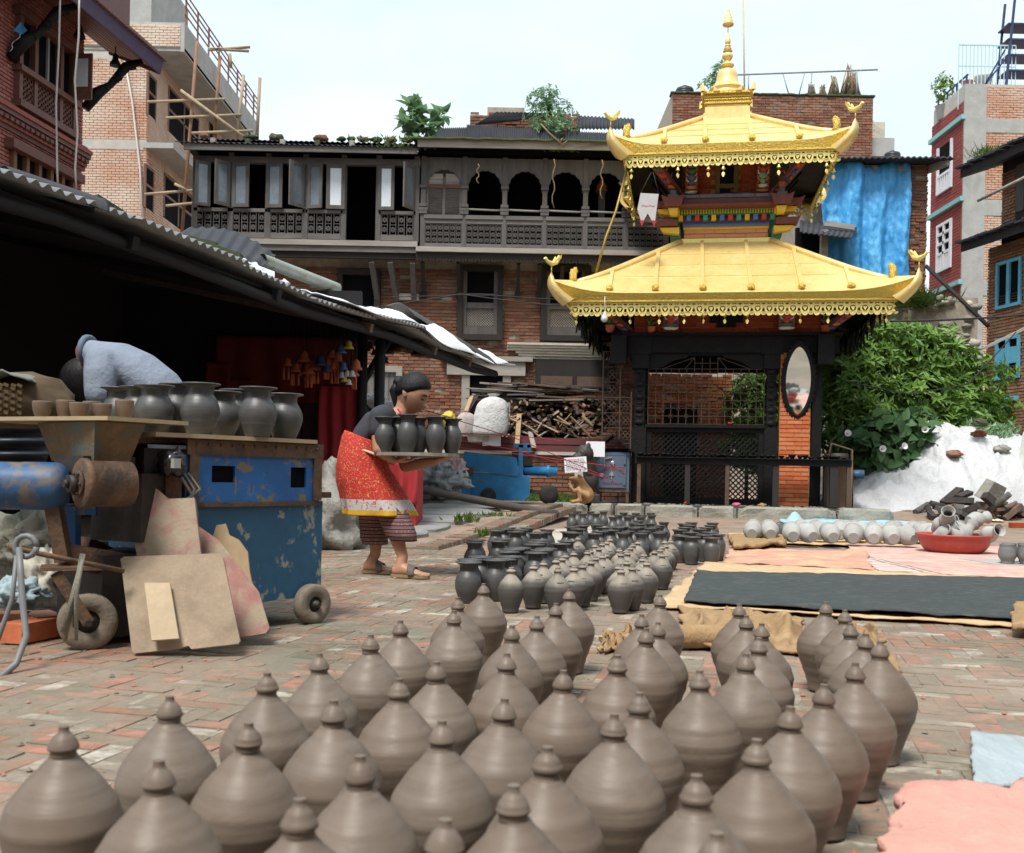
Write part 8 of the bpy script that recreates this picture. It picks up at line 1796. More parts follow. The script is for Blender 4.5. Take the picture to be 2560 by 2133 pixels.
sk('rag_prop',1095,1222,14.7,(.3,.22,.14),M_STONE,'flat stone under the rag heap','stone',.2,19,.12,2)
pa_,pb_=W(1040,1222,13.0),W(1392,1288,13.75); o=obj('bamboo_pole',MB().tube([pa_.lerp(pb_,t) for t in np.linspace(0,1,9)],[.05,.052,.05,.053,.055,.056,.06,.063,.066],10),mat('dark_log',(.085,.07,.06),.3,5,.85,.5),loc=tuple(pb_)); tag(o,'long dark pole lying from the rag heap to the platform','pole')
# second clay mill
M_BLU3=mat('sky_blue_steel',(.025,.18,.39),.25,6,.45,.2,col2=(.11,.09,.07),amt=.34,sc2=9,edge=.04)
c0=W(1152,1258,15.7); m2=thing('blue_clay_mill','bright blue clay mill with a nozzle standing before the low plinth','machine',(c0.x+.5,15.9,terr(0,15.9)))
def mz(py): return W(1230,py,15.7).z
x0,x1=c0.x,W(1325,1200,15.7).x; zg=terr(0,15.8)
obj('lower_casing',MB().prism([(x0,zg+.09),(x0+.1,zg+.05),(x1-.08,zg+.05),(x1,zg+.14),(x1,mz(1190)),(x0,mz(1180))],15.7,16.25),M_BLU3,m2)
obj('upper_casing',MB().prism([(x0+.01,mz(1178)),(x1-.18,mz(1188)),(x1-.2,mz(1150)),(x1-.22,mz(1143)),(x0+.04,mz(1130))],15.68,16.2),M_BLU3,m2); obj('seam_strap',MB().bb(x0-.01,x0+.19,15.66,15.69,mz(1185),mz(1168)),M_RUST,m2)
for k in range(3): obj('panel_seam',MB().bb(x0+.165+k*.001,x0+.172,15.685,15.7,zg+.1,mz(1135)),M_RUST,m2) if k==0 else None
xc_=W(1300,1130,15.7).x; obj('feed_frame',MB().bb(xc_-.02,xc_+.05,15.8,15.9,mz(1190),mz(1110)).bb(xc_+.11,xc_+.16,15.8,15.9,mz(1130),mz(1110)).bb(xc_-.1,xc_+.16,15.8,15.9,mz(1117),mz(1107)),M_BLU3,m2); obj('feed_hopper',MB().box((xc_+.05,16.0,mz(1145)),(.28,.25,.22),taper=(1.3,1.3)),M_GREASE,m2)
nz0=Vector((x1-.1,15.95,mz(1175))); obj('nozzle',MB().lathe([(.075,0),(.075,.36),(.095,.37),(.095,.40),(.075,.41),(.07,.52),(.05,.53)],18,M=Matrix.Translation(nz0)@Vector((1,-.1,-.02)).to_track_quat('Z','Y').to_matrix().to_4x4()),M_BLU3,m2)
for x,r_ in((x1+.30,.15),(x0+.42,.12)): w_=obj('wheel',MB().lathe([(r_*.4,-.03),(r_,-.03),(r_,.03),(r_*.4,.03)],20,M=T((x,15.66 if r_<.14 else 15.85,zg+r_-.0),R(90),0,R(20) if r_>.14 else 0)),flat('black_tyre',(.025,.023,.022),.85),m2); obj('hub',MB().lathe([(r_*.42,-.035),(r_*.42,.035)],12,M=T((x,15.66 if r_<.14 else 15.85,zg+r_),R(90),0,R(20) if r_>.14 else 0)),M_GREASE,w_)
obj('castor_arm',MB().bar((x1-.02,15.85,zg+.2),(x1+.3,15.83,zg+.17),.05,.06),M_GREASE,m2)
# rusty mill part behind the lamp rail
p=tw(1.88,-1.55,.2); o=thing('rusty_mill_part','rusty box with a bent handle and blue pipe at the temple corner','machine',tuple(p))
obj('box',tmb(MB().bb(1.68,2.1,-1.75,-1.3,.2,.92)),mat('tan_rust',(.26,.17,.10),.25,6,.8,.3,col2=(.16,.19,.17),amt=.3),o); obj('handle',tmb(MB().tube([(1.72,-1.6,.92),(1.78,-1.6,1.26),(2.1,-1.62,1.16),(2.12,-1.62,.2)],.025,7)),M_RUST,o); obj('pot',tmb(MB().lathe([(.1,.93),(.17,1.0),(.17,1.1)],14,M=Matrix.Translation((1.9,-1.52,0)))),M_GREASE,o); obj('pipe',tmb(MB().tube([(2.1,-1.5,.75),(2.32,-1.55,.75)],.08,12)),M_PIPEB,o)
# ================================================================ ROOFTOP PLANTS, ROPES, KITE
def rooftree(px,py,D,lab,hh,seed):
    c=W(px,py,D); t=thing('rooftop_sapling',lab,'sapling',tuple(c)); mb=MB(); random.seed(seed)
    tips=[]
    for k in range(10):
        d=Vector((rnd(-.55,.55),rnd(-.3,.3),rnd(.5,1.0)))*hh; obj('branch',MB().tube([c,c+d*.5+Vector((0,0,.05)),c+d],[.03,.02,.01],5),M_WOOD,t); tips.append(c+d); tips.append(c+d*.65)
    for p in tips:
        for j in range(13): leaf(mb,p+Vector((rnd(-.08,.08),rnd(-.08,.08),rnd(-.06,.06))),Vector((rnd(-1,1),rnd(-1,1),rnd(-.5,.7))),Vector((0,0,1)),rnd(.2,.34),rnd(.12,.18),rnd(.1,1),True)
    obj('foliage',mb,M_LEAF3,t)
rooftree(1045,372,21.6,'broad-leaved sapling sprouting between the two gallery roofs',.95,81)
rc=W(1370,300,24.0); t_=thing('rooftop_bush','feathery green shrub growing on the broken roof','shrub',tuple(rc)); mb=MB(); crown(mb,[((rc.x+.05,24.0,rc.z+.1),(.55,.35,.35)),((rc.x-.1,24.0,rc.z+.5),(.45,.3,.25)),((rc.x+.2,23.9,rc.z-.25),(.5,.3,.2))],1800,.10,.04,82); obj('foliage',mb,M_LEAF3,t_); obj('stem',MB().tube([rc-Vector((0,0,.3)),rc+Vector((0,0,.4))],.03,5),M_WOODD,t_)
o=obj('dry_branch',MB().tube([W(1352,310,20.9),W(1375,335,20.8),W(1412,368,20.8)],.018,5).tube([W(1400,358,20.8),W(1406,345,20.8)],.01,4).tube([W(1405,362,20.8),W(1418,352,20.8)],.01,4),M_STRAW,loc=tuple(W(1412,368,20.8))); tag(o,'bare dry branch sticking up from the mossy eave','branch')
random.seed(83); mb=MB()
for px,py,n in((1395,372,120),(1000,372,90),(1010,350,60),(930,352,40)):
    c=W(px,py,20.95)
    for k in range(n): leaf(mb,c+Vector((random.gauss(0,.25),rnd(0,.2),rnd(-.03,.05))),Vector((rnd(-.8,.8),rnd(-.8,.2),rnd(.1,1))),Vector((0,-1,.2)),rnd(.05,.16),.03,rnd(.3,1))
o=obj('eave_weeds',mb,M_GRASS,kind='stuff'); o['label']='tufts of weeds growing along the mossy eaves of the old houses'; o['category']='weeds'
for i,pts in enumerate((((150,0,17),(147,120,17),(140,260,17),(143,420,17),(145,470,17)),((198,0,17),(197,90,17),(187,200,17),(194,330,17),(188,420,17),(191,480,17)))):
    P=[W(*p) for p in pts]; o=obj('hanging_rope',MB().tube([P[0].lerp(P[1],t/3) for t in range(3)]+P[1:],.016,6),mat('pale_rope',(.42,.38,.36),.15) if i==0 else bpy.data.materials['pale_rope'],loc=tuple(P[-1])); tag(o,['pale rope hanging straight in front of the carved window','pale wavy rope hanging at the corner of the red house'][i],'rope')
kt=thing('paper_kite','small torn blue kite caught beside the carved window','kite',tuple(W(52,75,17.2))); a=W(52,55,17.2)
obj('kite_sheet',MB().add([a,a+Vector((-.12,0,-.15)),a+Vector((.02,.02,-.2)),a+Vector((.11,0,-.14)),a+Vector((0,.03,-.1))],[(0,1,4),(1,2,4),(2,3,4),(3,0,4)]),mat('blue_kite',(.04,.22,.45),.1),kt); obj('kite_tail',MB().grid(10,1,lambda u,v:a+Vector((-.02-.18*u+.03*math.sin(u*9)+.015*v,0,-.2-.3*u)),thick=(0,.002,0)),mat('pale_tail',(.5,.55,.55),.1),kt)
for i,(px,py,l) in enumerate(((1385,398,1.0),(1505,400,.8),(1195,410,.4))): p=W(px,py,20.9); o=obj('dry_vine',MB().tube([p+Vector((.03*math.sin(k*1.7),0,-l*k/8)) for k in range(9)],.012,5),M_STRAW,loc=tuple(p)); tag(o,['long dry vine hanging before the third arch','dry hanging stem near the fourth arch','short dry vine under the mossy eave'][i],'vine')
cable('black cable sagging across the old brick wall below the gallery',[(880,775,20.8),(1150,735,21),(1400,765,20.8)],.012); cable('second thin cable along the brick wall above the carved windows',[(960,742,21.2),(1200,735,21.2),(1390,748,21)],.01)
cl=W(1504,480,22.4); o=obj('clay_lantern',MB().lathe([(.12,0),(.13,.04),(.09,.08),(.12,.12),(.06,.2),(.03,.32),(.01,.34)],14,M=Matrix.Translation(cl)),M_TER,loc=tuple(cl)); tag(o,'orange clay lantern on a post inside the arched gallery','lantern')
o=obj('gallery_post',MB().bb(cl.x-.07,cl.x+.07,22.3,22.45,zs2,cl.z),M_WOOD,loc=(cl.x,22.4,zs2)); tag(o,'grey wooden post carrying the clay lantern in the gallery','post')
# ================================================================ PEOPLE
def kq(px,py,D): return W(px*K21,py*K21,D)
def loft(mb,rings,n=28,m=0,cap=True,p=2.0,wave=None,mf=None):
    """rings: (centre, half-axis a, half-axis b) vectors"""
    V=[]; k=len(rings)
    for i,(c,a,b) in enumerate(rings):
        for j in range(n):
            t=2*math.pi*j/n; ct,st=math.cos(t),math.sin(t); f=1+(wave(i/(k-1),t) if wave else 0)
            V.append(Vector(c)+Vector(a)*math.copysign(abs(ct)**(2/p),ct)*f+Vector(b)*math.copysign(abs(st)**(2/p),st)*f)
    base=len(mb.v); mb.v.extend([tuple(v) for v in V])
    for i in range(k-1):
        for j in range(n):
            mb.f.append([base+i*n+j,base+i*n+(j+1)%n,base+(i+1)*n+(j+1)%n,base+(i+1)*n+j]); mb.m.append(mf(i/(k-1)) if mf else m); mb.s.append(True); mb.t.append(0)
    if cap:
        mb.f.append([base+j for j in range(n)][::-1]); mb.m.append(mf(0) if mf else m); mb.s.append(False); mb.t.append(0)
        mb.f.append([base+(k-1)*n+j for j in range(n)]); mb.m.append(mf(1) if mf else m); mb.s.append(False); mb.t.append(0)
    return mb
def limb(mb,pts,rs,n=12):
    P=[]; Rr=[]
    for i in range(len(pts)-1):
        for k in range(4): t=k/4; P.append(Vector(pts[i]).lerp(Vector(pts[i+1]),t)); Rr.append(rs[i]*(1-t)+rs[i+1]*t)
    P.append(Vector(pts[-1])); Rr.append(rs[-1]); mb.tube(P,Rr,n)
    mb.blob(pts[0],(rs[0],)*3,8,0); mb.blob(pts[-1],(rs[-1],)*3,8,0)
    for q,r in zip(pts[1:-1],rs[1:-1]): mb.blob(q,(r*1.0,)*3,8,0)
def gs(x,s): return math.exp(-(x/s)**2)
def headfn(q):
    """local head surface: x forward, y left, z up; q a unit direction"""
    x,y,z=q; p=Vector((x*.094,y*.076,z*.112))
    if x>0: p.x*=.96-.05*abs(y)
    if z<0: w_=1+z*.30; p.y*=w_; p.x=p.x*(1+.06*z*(x<0))+(.012*-z if x>0 else 0)
    if x<0: p.x*=1.06
    fx=max(0,x)
    p.x+=fx*(.026*gs(y,.12)*gs(z+.20,.13)+.010*gs(y,.10)*gs(z-.02,.20)+.010*gs(y,.28)*gs(z+.83,.14)+.008*gs(y,.22)*gs(z+.52,.09)-.008*(gs(y-.38,.17)+gs(y+.38,.17))*gs(z-.12,.12)+.006*gs(z-.34,.12)*gs(y,.5))
    return p
def head(mb,C,M3,sc=1.0,n=34):
    nu,nv=n*2,n; V=[]
    for j in range(nv+1):
        th=math.pi*j/nv
        for i in range(nu):
            ph=2*math.pi*i/nu; q=Vector((math.sin(th)*math.cos(ph),math.sin(th)*math.sin(ph),math.cos(th))); V.append(C+M3@(headfn(q)*sc))
    mb.add(V,[(j*nu+i,(j+1)*nu+i,(j+1)*nu+(i+1)%nu,j*nu+(i+1)%nu) for j in range(nv) for i in range(nu)],0,True)
def hand(mb,wrist,d,up,side,L=.165,curl=.5,splay=.02):
    """palm plus five fingers; d = direction of the fingers, up = back of the hand, side = thumb side"""
    d,up,side=Vector(d).normalized(),Vector(up).normalized(),Vector(side).normalized(); w_=wrist
    loft(mb,[(w_,side*.024,up*.018),(w_+d*.03,side*.034,up*.016),(w_+d*.075,side*.038,up*.014),(w_+d*.088,side*.034,up*.011)],14)
    for k,(o,l) in enumerate(((.028,.066),(.0095,.075),(-.0095,.070),(-.028,.055))):
        b=w_+d*.082+side*o; c=b+d*l*.45-up*l*.45*curl*.5; e=c+d*l*.32*(1-curl*.6)-up*l*.4*curl; f=e+d*l*.25*(1-curl)-up*l*.25*curl*1.2
        limb(mb,[b,c,e,f],[.0092,.0088,.0082,.007],8)
    b=w_+d*.028+side*.03; limb(mb,[b,b+side*.028+d*.022-up*.006,b+side*.034+d*.055-up*.016],[.0115,.010,.008],8)
M_SKIN=mat('brown_skin',(.44,.235,.15),.08,10,.5,.05,spec=.35); M_HAIR=mat('black_hair',(.006,.0055,.006),.3,30,.55,.8,stretch=(1,1,.15),spec=.3)
M_TEE=mat('charcoal_tshirt',(.042,.043,.055),.2,8,.9,.35); 
def skirtmat():
    m,n,b=newmat('red_print_skirt'); q=NB(n); v=q.vec((1,1,1),False,False); vo=q.n('ShaderNodeTexVoronoi',{'Vector':v,'Scale':95.0}).outputs['Distance']; f=q.noise(v,75,3,.6,.8)
    c=q.mix(q.ramp(f,.58,.66),(.46,.028,.02),(.60,.30,.07)); c=q.mix(q.ramp(vo,.12,.2,(1,1,1,1),(0,0,0,1)),c,(.62,.5,.36)); n.links.new(c,b.inputs['Base Color']); b.inputs['Roughness'].default_value=.85; n.links.new(q.bump(q.noise(v,9,4),.5,.02),b.inputs['Normal']); return m
def bordmat():
    m,n,b=newmat('white_skirt_border'); q=NB(n); v=q.vec((1,1,1),False,False); f=q.noise(v,55,3,.6,.6); c=q.mix(q.ramp(f,.56,.62),(.50,.48,.47),(.42,.08,.06)); n.links.new(c,b.inputs['Base Color']); b.inputs['Roughness'].default_value=.85; return m
def pantmat():
    m,n,b=newmat('striped_print_trousers'); q=NB(n); v=q.vec((1,1,1),False,False); z=q.n('ShaderNodeSeparateXYZ',{0:v}).outputs[2]
    w1=q.n('ShaderNodeTexWave',{'Vector':q.n('ShaderNodeCombineXYZ',{0:z}).outputs[0],'Scale':14.0,'Distortion':.6}).outputs['Fac']; vo=q.n('ShaderNodeTexVoronoi',{'Vector':v,'Scale':75.0}).outputs['Distance']
    c=q.mix(q.ramp(w1,.62,.7),(.022,.022,.032),(.26,.06,.055)); c=q.mix(q.math('MULTIPLY',q.ramp(vo,.16,.26,(1,1,1,1),(0,0,0,1)),q.ramp(w1,.3,.75)),c,(.45,.40,.34)); w2=q.n('ShaderNodeTexWave',{'Vector':q.n('ShaderNodeCombineXYZ',{0:z}).outputs[0],'Scale':28.0,'Distortion':.4}).outputs['Fac']
    c=q.mix(q.ramp(w2,.93,.97),c,(.35,.31,.28)); n.links.new(c,b.inputs['Base Color']); b.inputs['Roughness'].default_value=.9; return m
WD=6.4
wom=thing('person','woman in charcoal t-shirt and red print skirt bending to carry a tray','person',(kq(790,1175,WD).x,WD,.008))
def wq(px,py,dy=0.0): return kq(px,py,WD+dy)
Z3=Vector((0,0,1)); X3=Vector((1,0,0)); Y3=Vector((0,1,0))
gz=.01
# --- body: one continuous remeshed surface
mb=MB()
pel,waist,chest,nb_=wq(738,945),wq(748,905),wq(785,868),wq(818,850)
loft(mb,[(pel-Vector((0,0,.06)),X3*.10,Y3*.13),(pel,X3*.12,Y3*.15),(waist,Vector((.09,0,.03)),Y3*.115),(chest,Vector((.085,0,-.05)),Y3*.13),(nb_,Vector((.05,0,-.035)),Y3*.10)],24)
HCn=wq(848,808,-.02); HM3=Matrix.Rotation(R(-24),3,'Z')@Matrix.Rotation(R(30),3,'Y')
head(mb,HCn,HM3,1.1)
limb(mb,[nb_+Vector((-.01,0,-.02)),wq(826,842),HCn+HM3@Vector((-.03,0,-.06))],[.062,.05,.05])
# near (right) arm
sR,eR,hR_=wq(779,856,-.15),wq(777,922,-.20),wq(806,944,-.17)
limb(mb,[sR,sR.lerp(eR,.5)+Vector((-.005,0,0)),eR],[.052,.045,.038]); limb(mb,[eR,eR.lerp(hR_,.45),hR_],[.038,.036,.024])
hand(mb,hR_,(.95,.25,.0),(0,0,-1),(.1,-1,0),curl=.35)
# far (left) arm reaching under the tray
sL,eL,hL=wq(806,858,.14),wq(832,956,.08),wq(893,946,-.02)
limb(mb,[sL,eL],[.05,.040]); limb(mb,[eL,eL.lerp(hL,.4),hL],[.040,.038,.025])
hand(mb,hL,(.72,-.55,.18),(.25,.1,-1),(.5,.8,.0),curl=.35)
# legs
def leg(hip,knee,ank,heel,toe):
    limb(mb,[hip,knee],[.072,.052]); limb(mb,[knee,knee.lerp(ank,.35),knee.lerp(ank,.75),ank],[.056,.056,.04,.033])
    d=(toe-heel); d.z=0; L=d.length; d=d.normalized(); s_=Vector((-d.y,d.x,0)); f0=Vector((heel.x,heel.y,0))
    loft(mb,[(f0+d*.0+Z3*.045,s_*.026,Z3*.025),(f0+d*L*.12+Z3*.048,s_*.032,Z3*.034),(f0+d*L*.3+Z3*.055,s_*.034,Z3*.042),(f0+d*L*.5+Z3*.045,s_*.038,Z3*.03),(f0+d*L*.72+Z3*.034,s_*.044,Z3*.02),(f0+d*L*.84+Z3*.03,s_*.042,Z3*.014)],14)
    limb(mb,[ank,f0+d*L*.2+Z3*.06],[.034,.034])
    for k,(o,l) in enumerate(((.03,1.0),(.014,.99),(0,.96),(-.014,.92),(-.028,.87))): limb(mb,[f0+d*L*.8+s_*o+Z3*.028,f0+d*L*l+s_*o+Z3*.024],[.011 if k else .013,.009 if k else .012],8)
    return f0,d,s_,L
aR,aL=wq(826,1142,-.12),wq(770,1136,.10)
kR,kL=wq(800,1058,-.09),wq(772,1060,.09)
def gfoot(px,dy): p=wq(px,1170,dy); p.z=0; return p
fR=leg(wq(742,955,-.08),kR,aR,gfoot(806,-.12),gfoot(876,-.18)); fL=leg(wq(738,955,.08),kL,aL,gfoot(746,.10),gfoot(806,.06))
bod=obj('body',mb,M_SKIN,wom); remesh(bod,.0062,3)
# --- face details
def hpnt(q,out=.002): q=Vector(q).normalized(); return HCn+HM3@(headfn(q)*1.1+q*out)
for sg in(-1,1):
    obj('eye',MB().tube([hpnt((.92,sg*(.20+.055*k),.075-.03*math.sin(k/5*3.1))) for k in range(6)],[.002,.004,.0045,.0045,.004,.002],6),flat('dark_lash',(.012,.009,.008),.5),wom)
    obj('eyebrow',MB().tube([hpnt((.92,sg*(.17+.07*k),.27+.05*math.sin(k/5*3.1))) for k in range(6)],[.003,.0045,.005,.0045,.004,.002],6),M_HAIR,wom)
obj('lips',MB().tube([hpnt((.9,-.20+.05*k,-.545+.02*abs(k-4)/4)) for k in range(9)],[.003,.005,.006,.0065,.007,.0065,.006,.005,.003],8,sq=.7),mat('lips',(.32,.095,.085),.1),wom)
for sg in(-1,1):
    e_=HCn+HM3@Vector((-.012,sg*.082,-.002)); obj('ear',MB().blob(e_,(.018,.008,.030),9,.1,2),M_SKIN,wom)
# hair: cap over the skull with a low tail
mb=MB(); nu,nv=48,24; V=[]
for j in range(nv+1):
    for i in range(nu):
        ph=2*math.pi*i/nu; pa=abs(ph if ph<math.pi else ph-2*math.pi); zl=float(np.interp(pa,[0,.5,.95,1.35,1.75,2.2,3.14],[.60,.56,.42,.16,-.12,-.42,-.55])); th=math.acos(zl)*j/nv
        q=Vector((math.sin(th)*math.cos(ph),math.sin(th)*math.sin(ph),math.cos(th))); e=math.sin(min(1,(nv-j)/3)*math.pi/2)
        V.append(HCn+HM3@(headfn(q)*1.1*(1+.02*e)+q*(.001+.010*e)*(1+.10*math.sin(ph*26))+Vector((-.004*e,0,.003*e))))
mb.add(V,[(j*nu+i,(j+1)*nu+i,(j+1)*nu+(i+1)%nu,j*nu+(i+1)%nu) for j in range(nv) for i in range(nu)],0,True)
tb_=HCn+HM3@Vector((-.122,0,.01)); mb.blob(tb_,(.042,.045,.045),10,.1,3); mb.tube([tb_,tb_+Vector((-.03,0,-.05)),wq(818,838,.03),wq(806,850,.05)],[.036,.036,.028,.012],10)
obj('hair',mb,M_HAIR,wom)
obj('necklace',MB().tube([nb_+Vector((.0,-.075,.03)),nb_+Vector((.03,-.06,-.01)),wq(832,868,-.09),wq(838,880,-.06)],.006,6),M_RSTR,wom)
# --- t-shirt
mb=MB(); loft(mb,[(wq(741,915),Vector((.105,0,.03)),Y3*.145),(waist,Vector((.112,0,.025)),Y3*.14),(wq(765,885),Vector((.112,0,-.02)),Y3*.15),(chest,Vector((.105,0,-.06)),Y3*.158),(wq(803,855),Vector((.08,0,-.055)),Y3*.15),(wq(817,850),Vector((.055,0,-.045)),Y3*.095)],28)
limb(mb,[sR+Vector((.02,.05,.01)),sR,sR.lerp(eR,.38)],[.075,.07,.066]); limb(mb,[sL,sL.lerp(eL,.3)],[.068,.066])
ts=obj('t_shirt',mb,M_TEE,wom); remesh(ts,.009,5)
# --- skirt with white and yellow border
sk_rings=[]
for py,cx,hw,b in((898,750,43,.15),(912,747,46,.165),(935,743,50,.185),(960,744,54,.195),(985,752,62,.205),(1010,763,66,.212),(1028,770,69,.216),(1045,777,72,.218),(1056,780,74,.218)):
    c=wq(cx,py); sl=.35 if py<925 else 0; sk_rings.append((c+Vector((0,0,0)),Vector((hw*K21*WD/F,0,-hw*K21*WD/F*sl)),Y3*b))
R2=[]
for i in range(len(sk_rings)-1):
    for k in range(4): t=k/4; R2.append(tuple(sk_rings[i][j].lerp(sk_rings[i+1][j],t) for j in range(3)))
R2.append(sk_rings[-1])
mb=loft(MB(),R2,64,0,True,2.0,lambda v,t:v*v*(.07*math.sin(t*6+1+1.2*v)+.045*math.sin(t*11+v*3)+.02*math.sin(t*23)),lambda v:0 if v<.70 else (1 if v<.87 else 2))
obj('skirt',mb,[skirtmat(),bordmat(),mat('yellow_hem',(.62,.36,.02),.12)],wom)
obj('waist_sash',MB().tube([wq(712,908,-.04),wq(735,919,-.155),wq(765,930,-.175),wq(790,938,-.15),wq(800,935,-.06)],[.008,.014,.014,.012,.008],8,sq=.5),mat('white_yellow_sash',(.55,.46,.3),.2),wom)
# --- trousers
def trouser(a,b,c,r0,r1,r2): 
    return loft(MB(),[(a,X3*r0,Y3*r0),(a.lerp(b,.5),X3*(r0+r1)/2,Y3*(r0+r1)/2),(b,X3*r1,Y3*r1),(b.lerp(c,.6),X3*r1*1.02,Y3*r1),(c,X3*r2,Y3*r2)],26,0,True,2,lambda v,t:.05*math.sin(t*5+v*6))
PM=pantmat()
obj('trouser_leg',trouser(wq(785,1012,-.055),wq(814,1072,-.10),wq(828,1110,-.12),.10,.098,.080),PM,wom); obj('trouser_leg',trouser(wq(762,1020,.06),wq(767,1080,.09),wq(769,1116,.10),.10,.088,.08),PM,wom)
# --- sandals
M_SOLE=mat('tan_sole',(.26,.19,.11),.2,9,.8,.3); M_STRAP=mat('grey_strap',(.11,.095,.085),.2,9,.7,.3)
for (f0,d,s_,L) in(fR,fL):
    pts=[(-.02,.028),(.02,.035),(.5,.036),(.75,.048),(.95,.045),(1.06,.02)]; V=[];
    out=[f0+d*L*a+s_*w_ for a,w_ in pts]+[f0+d*L*a-s_*w_ for a,w_ in pts[::-1]]; n=len(out)
    so=obj('sandal',MB().add([p+Z3*.006 for p in out]+[p+Z3*.024 for p in out],[tuple(range(n))[::-1],tuple(range(n,2*n))]+[(i,(i+1)%n,n+(i+1)%n,n+i) for i in range(n)]),M_SOLE,wom)
    mb=MB().grid(14,5,lambda u,v:f0+d*L*(.50+.20*v-.04*math.sin(u*3.14))+s_*(.051*math.cos(u*3.14159))+Z3*(.024+.062*math.sin(u*3.14159)*(1-.28*v)),thick=(0,0,.004)); obj('strap',mb,M_STRAP,so)
# --- tray with vases
tc_=wq(853,932,-.16); tz=tc_.z
mb=MB(); n=40; V=[]
def trp(t,r): return Vector((tc_.x+.253*r*math.cos(t)*(1+.04*math.sin(t*3)),tc_.y+.19*r*math.sin(t),tz+.012*math.sin(t*2+1)*0))
out=[trp(2*math.pi*k/n,1+.02*math.sin(k*2.3)) for k in range(n)]
o=obj('carrying_board',MB().add([p-Z3*.011 for p in out]+[p+Z3*.009 for p in out],[tuple(range(n))[::-1],tuple(range(n,2*n))]+[(i,(i+1)%n,n+(i+1)%n,n+i) for i in range(n)]),mat('clay_caked_board',(.27,.235,.195),.25,9,.9,.5),loc=tuple(tc_)); tag(o,'oval clay-caked board held by the woman with both hands','board')
vp=[]
for px,dy in((789,-.03),(838,-.10),(815,.06),(862,.0),(882,.05),(898,-.05),(921,.0)): p=wq(px,930,-.16+dy); vp.append(Vector((p.x,p.y)))
vp=relax(vp,.126,300); random.seed(90)
for i,p in enumerate(vp): o=inst('carried_vase',VAm[i%3],None,(p.x,p.y,tz+.0095),(0,0,i),(.93,.93,1.08+.03*((i*5)%3-1))); tag(o,'dark grey vase on the board carried by the woman','vase','vases on the carried board')
# ---------------------------------------------------------------- the man in the shed
MD=5.35
man=thing('person','man in a pale blue polo shirt bending over inside the shed','person',(kq(335,1100,MD).x,MD,0))
def mq(px,py,dy=0.0): return kq(px,py,MD+dy)
mb=MB(); hip,ub,nk=mq(345,850),mq(222,738),mq(180,722)
loft(mb,[(hip,Vector((.08,0,.06)),Y3*.13),(mq(290,785),Vector((.04,0,.06)),Y3*.13),(mq(222,752),Vector((.02,0,.065)),Y3*.14),(nk,Vector((.0,0,.055)),Y3*.085)],22)
MC=mq(172,778); MM3=Matrix.Rotation(R(180-12),3,'Z')@Matrix.Rotation(R(75),3,'Y'); head(mb,MC,MM3,1.05); limb(mb,[nk,MC+Vector((.05,0,.0))],[.062,.058])
for sg in(-1,1):
    a,b,c=mq(203,752,sg*.2),mq(207,822,sg*.22),mq(190,880,sg*.2); limb(mb,[a,b,c],[.055,.042,.028]); hand(mb,c,(-.3,0,-1),(.9,0,-.3),(0,-sg,0),curl=.3)
    kn,an=mq(350,1010,sg*.11),Vector((mq(352,1010).x,MD+sg*.12,.07)); limb(mb,[hip+Vector((0,sg*.1,-.03)),kn,an],[.09,.065,.045]); loft(mb,[(an+Vector((.05,0,-.03)),Y3*.03,Z3*.03),(an+Vector((-.05,0,-.03)),Y3*.04,Z3*.035),(an+Vector((-.17,0,-.045)),Y3*.04,Z3*.02)],12)
bd=obj('body',mb,mat('tan_skin',(.30,.13,.075),.08,10,.5,.05),man); remesh(bd,.008,3)
mb=MB(); loft(mb,[(mq(352,858),Vector((.115,0,.10)),Y3*.185),(mq(325,804),Vector((.085,0,.10)),Y3*.18),(mq(285,768),Vector((.065,0,.105)),Y3*.185),(mq(245,748),Vector((.04,0,.11)),Y3*.19),(mq(205,738),Vector((.01,0,.095)),Y3*.17),(mq(185,726),Vector((.0,0,.075)),Y3*.11)],28)
for sg in(-1,1): limb(mb,[mq(208,745,sg*.16),mq(205,770,sg*.205),mq(206,806,sg*.215)],[.085,.08,.078])
sh=obj('polo_shirt',mb,mat('pale_blue_cotton',(.21,.245,.31),.12,5,.9,.45,bd=.04),man); remesh(sh,.011,4)
obj('collar',MB().tube([mq(183,722)+Vector((.0,.115*math.cos(t),.075*math.sin(t))) for t in np.linspace(0,6.28,18)],.016,7),mat('dark_collar',(.12,.15,.22),.1),man)
mb=MB(); 
for sg in(-1,1): loft(mb,[(hip+Vector((.02,sg*.09,-.03)),X3*.11,Y3*.11),(mq(352,1000,sg*.11),X3*.085,Y3*.085),(Vector((mq(354,1000).x,MD+sg*.12,.10)),X3*.07,Y3*.07)],20)
obj('trousers',mb,mat('dark_trousers',(.02,.022,.03),.2),man)
mb=MB(); nu,nv=36,16; V=[]
for j in range(nv+1):
    th=math.pi*j/nv*.62
    for i in range(nu): ph=2*math.pi*i/nu; q=Vector((math.sin(th)*math.cos(ph)-.25,math.sin(th)*math.sin(ph),math.cos(th))).normalized(); V.append(MC+MM3@(headfn(q)*1.05*1.05+q*.006))
mb.add(V,[(j*nu+i,(j+1)*nu+i,(j+1)*nu+(i+1)%nu,j*nu+(i+1)%nu) for j in range(nv) for i in range(nu)],0,True); obj('hair',mb,M_HAIR,man)
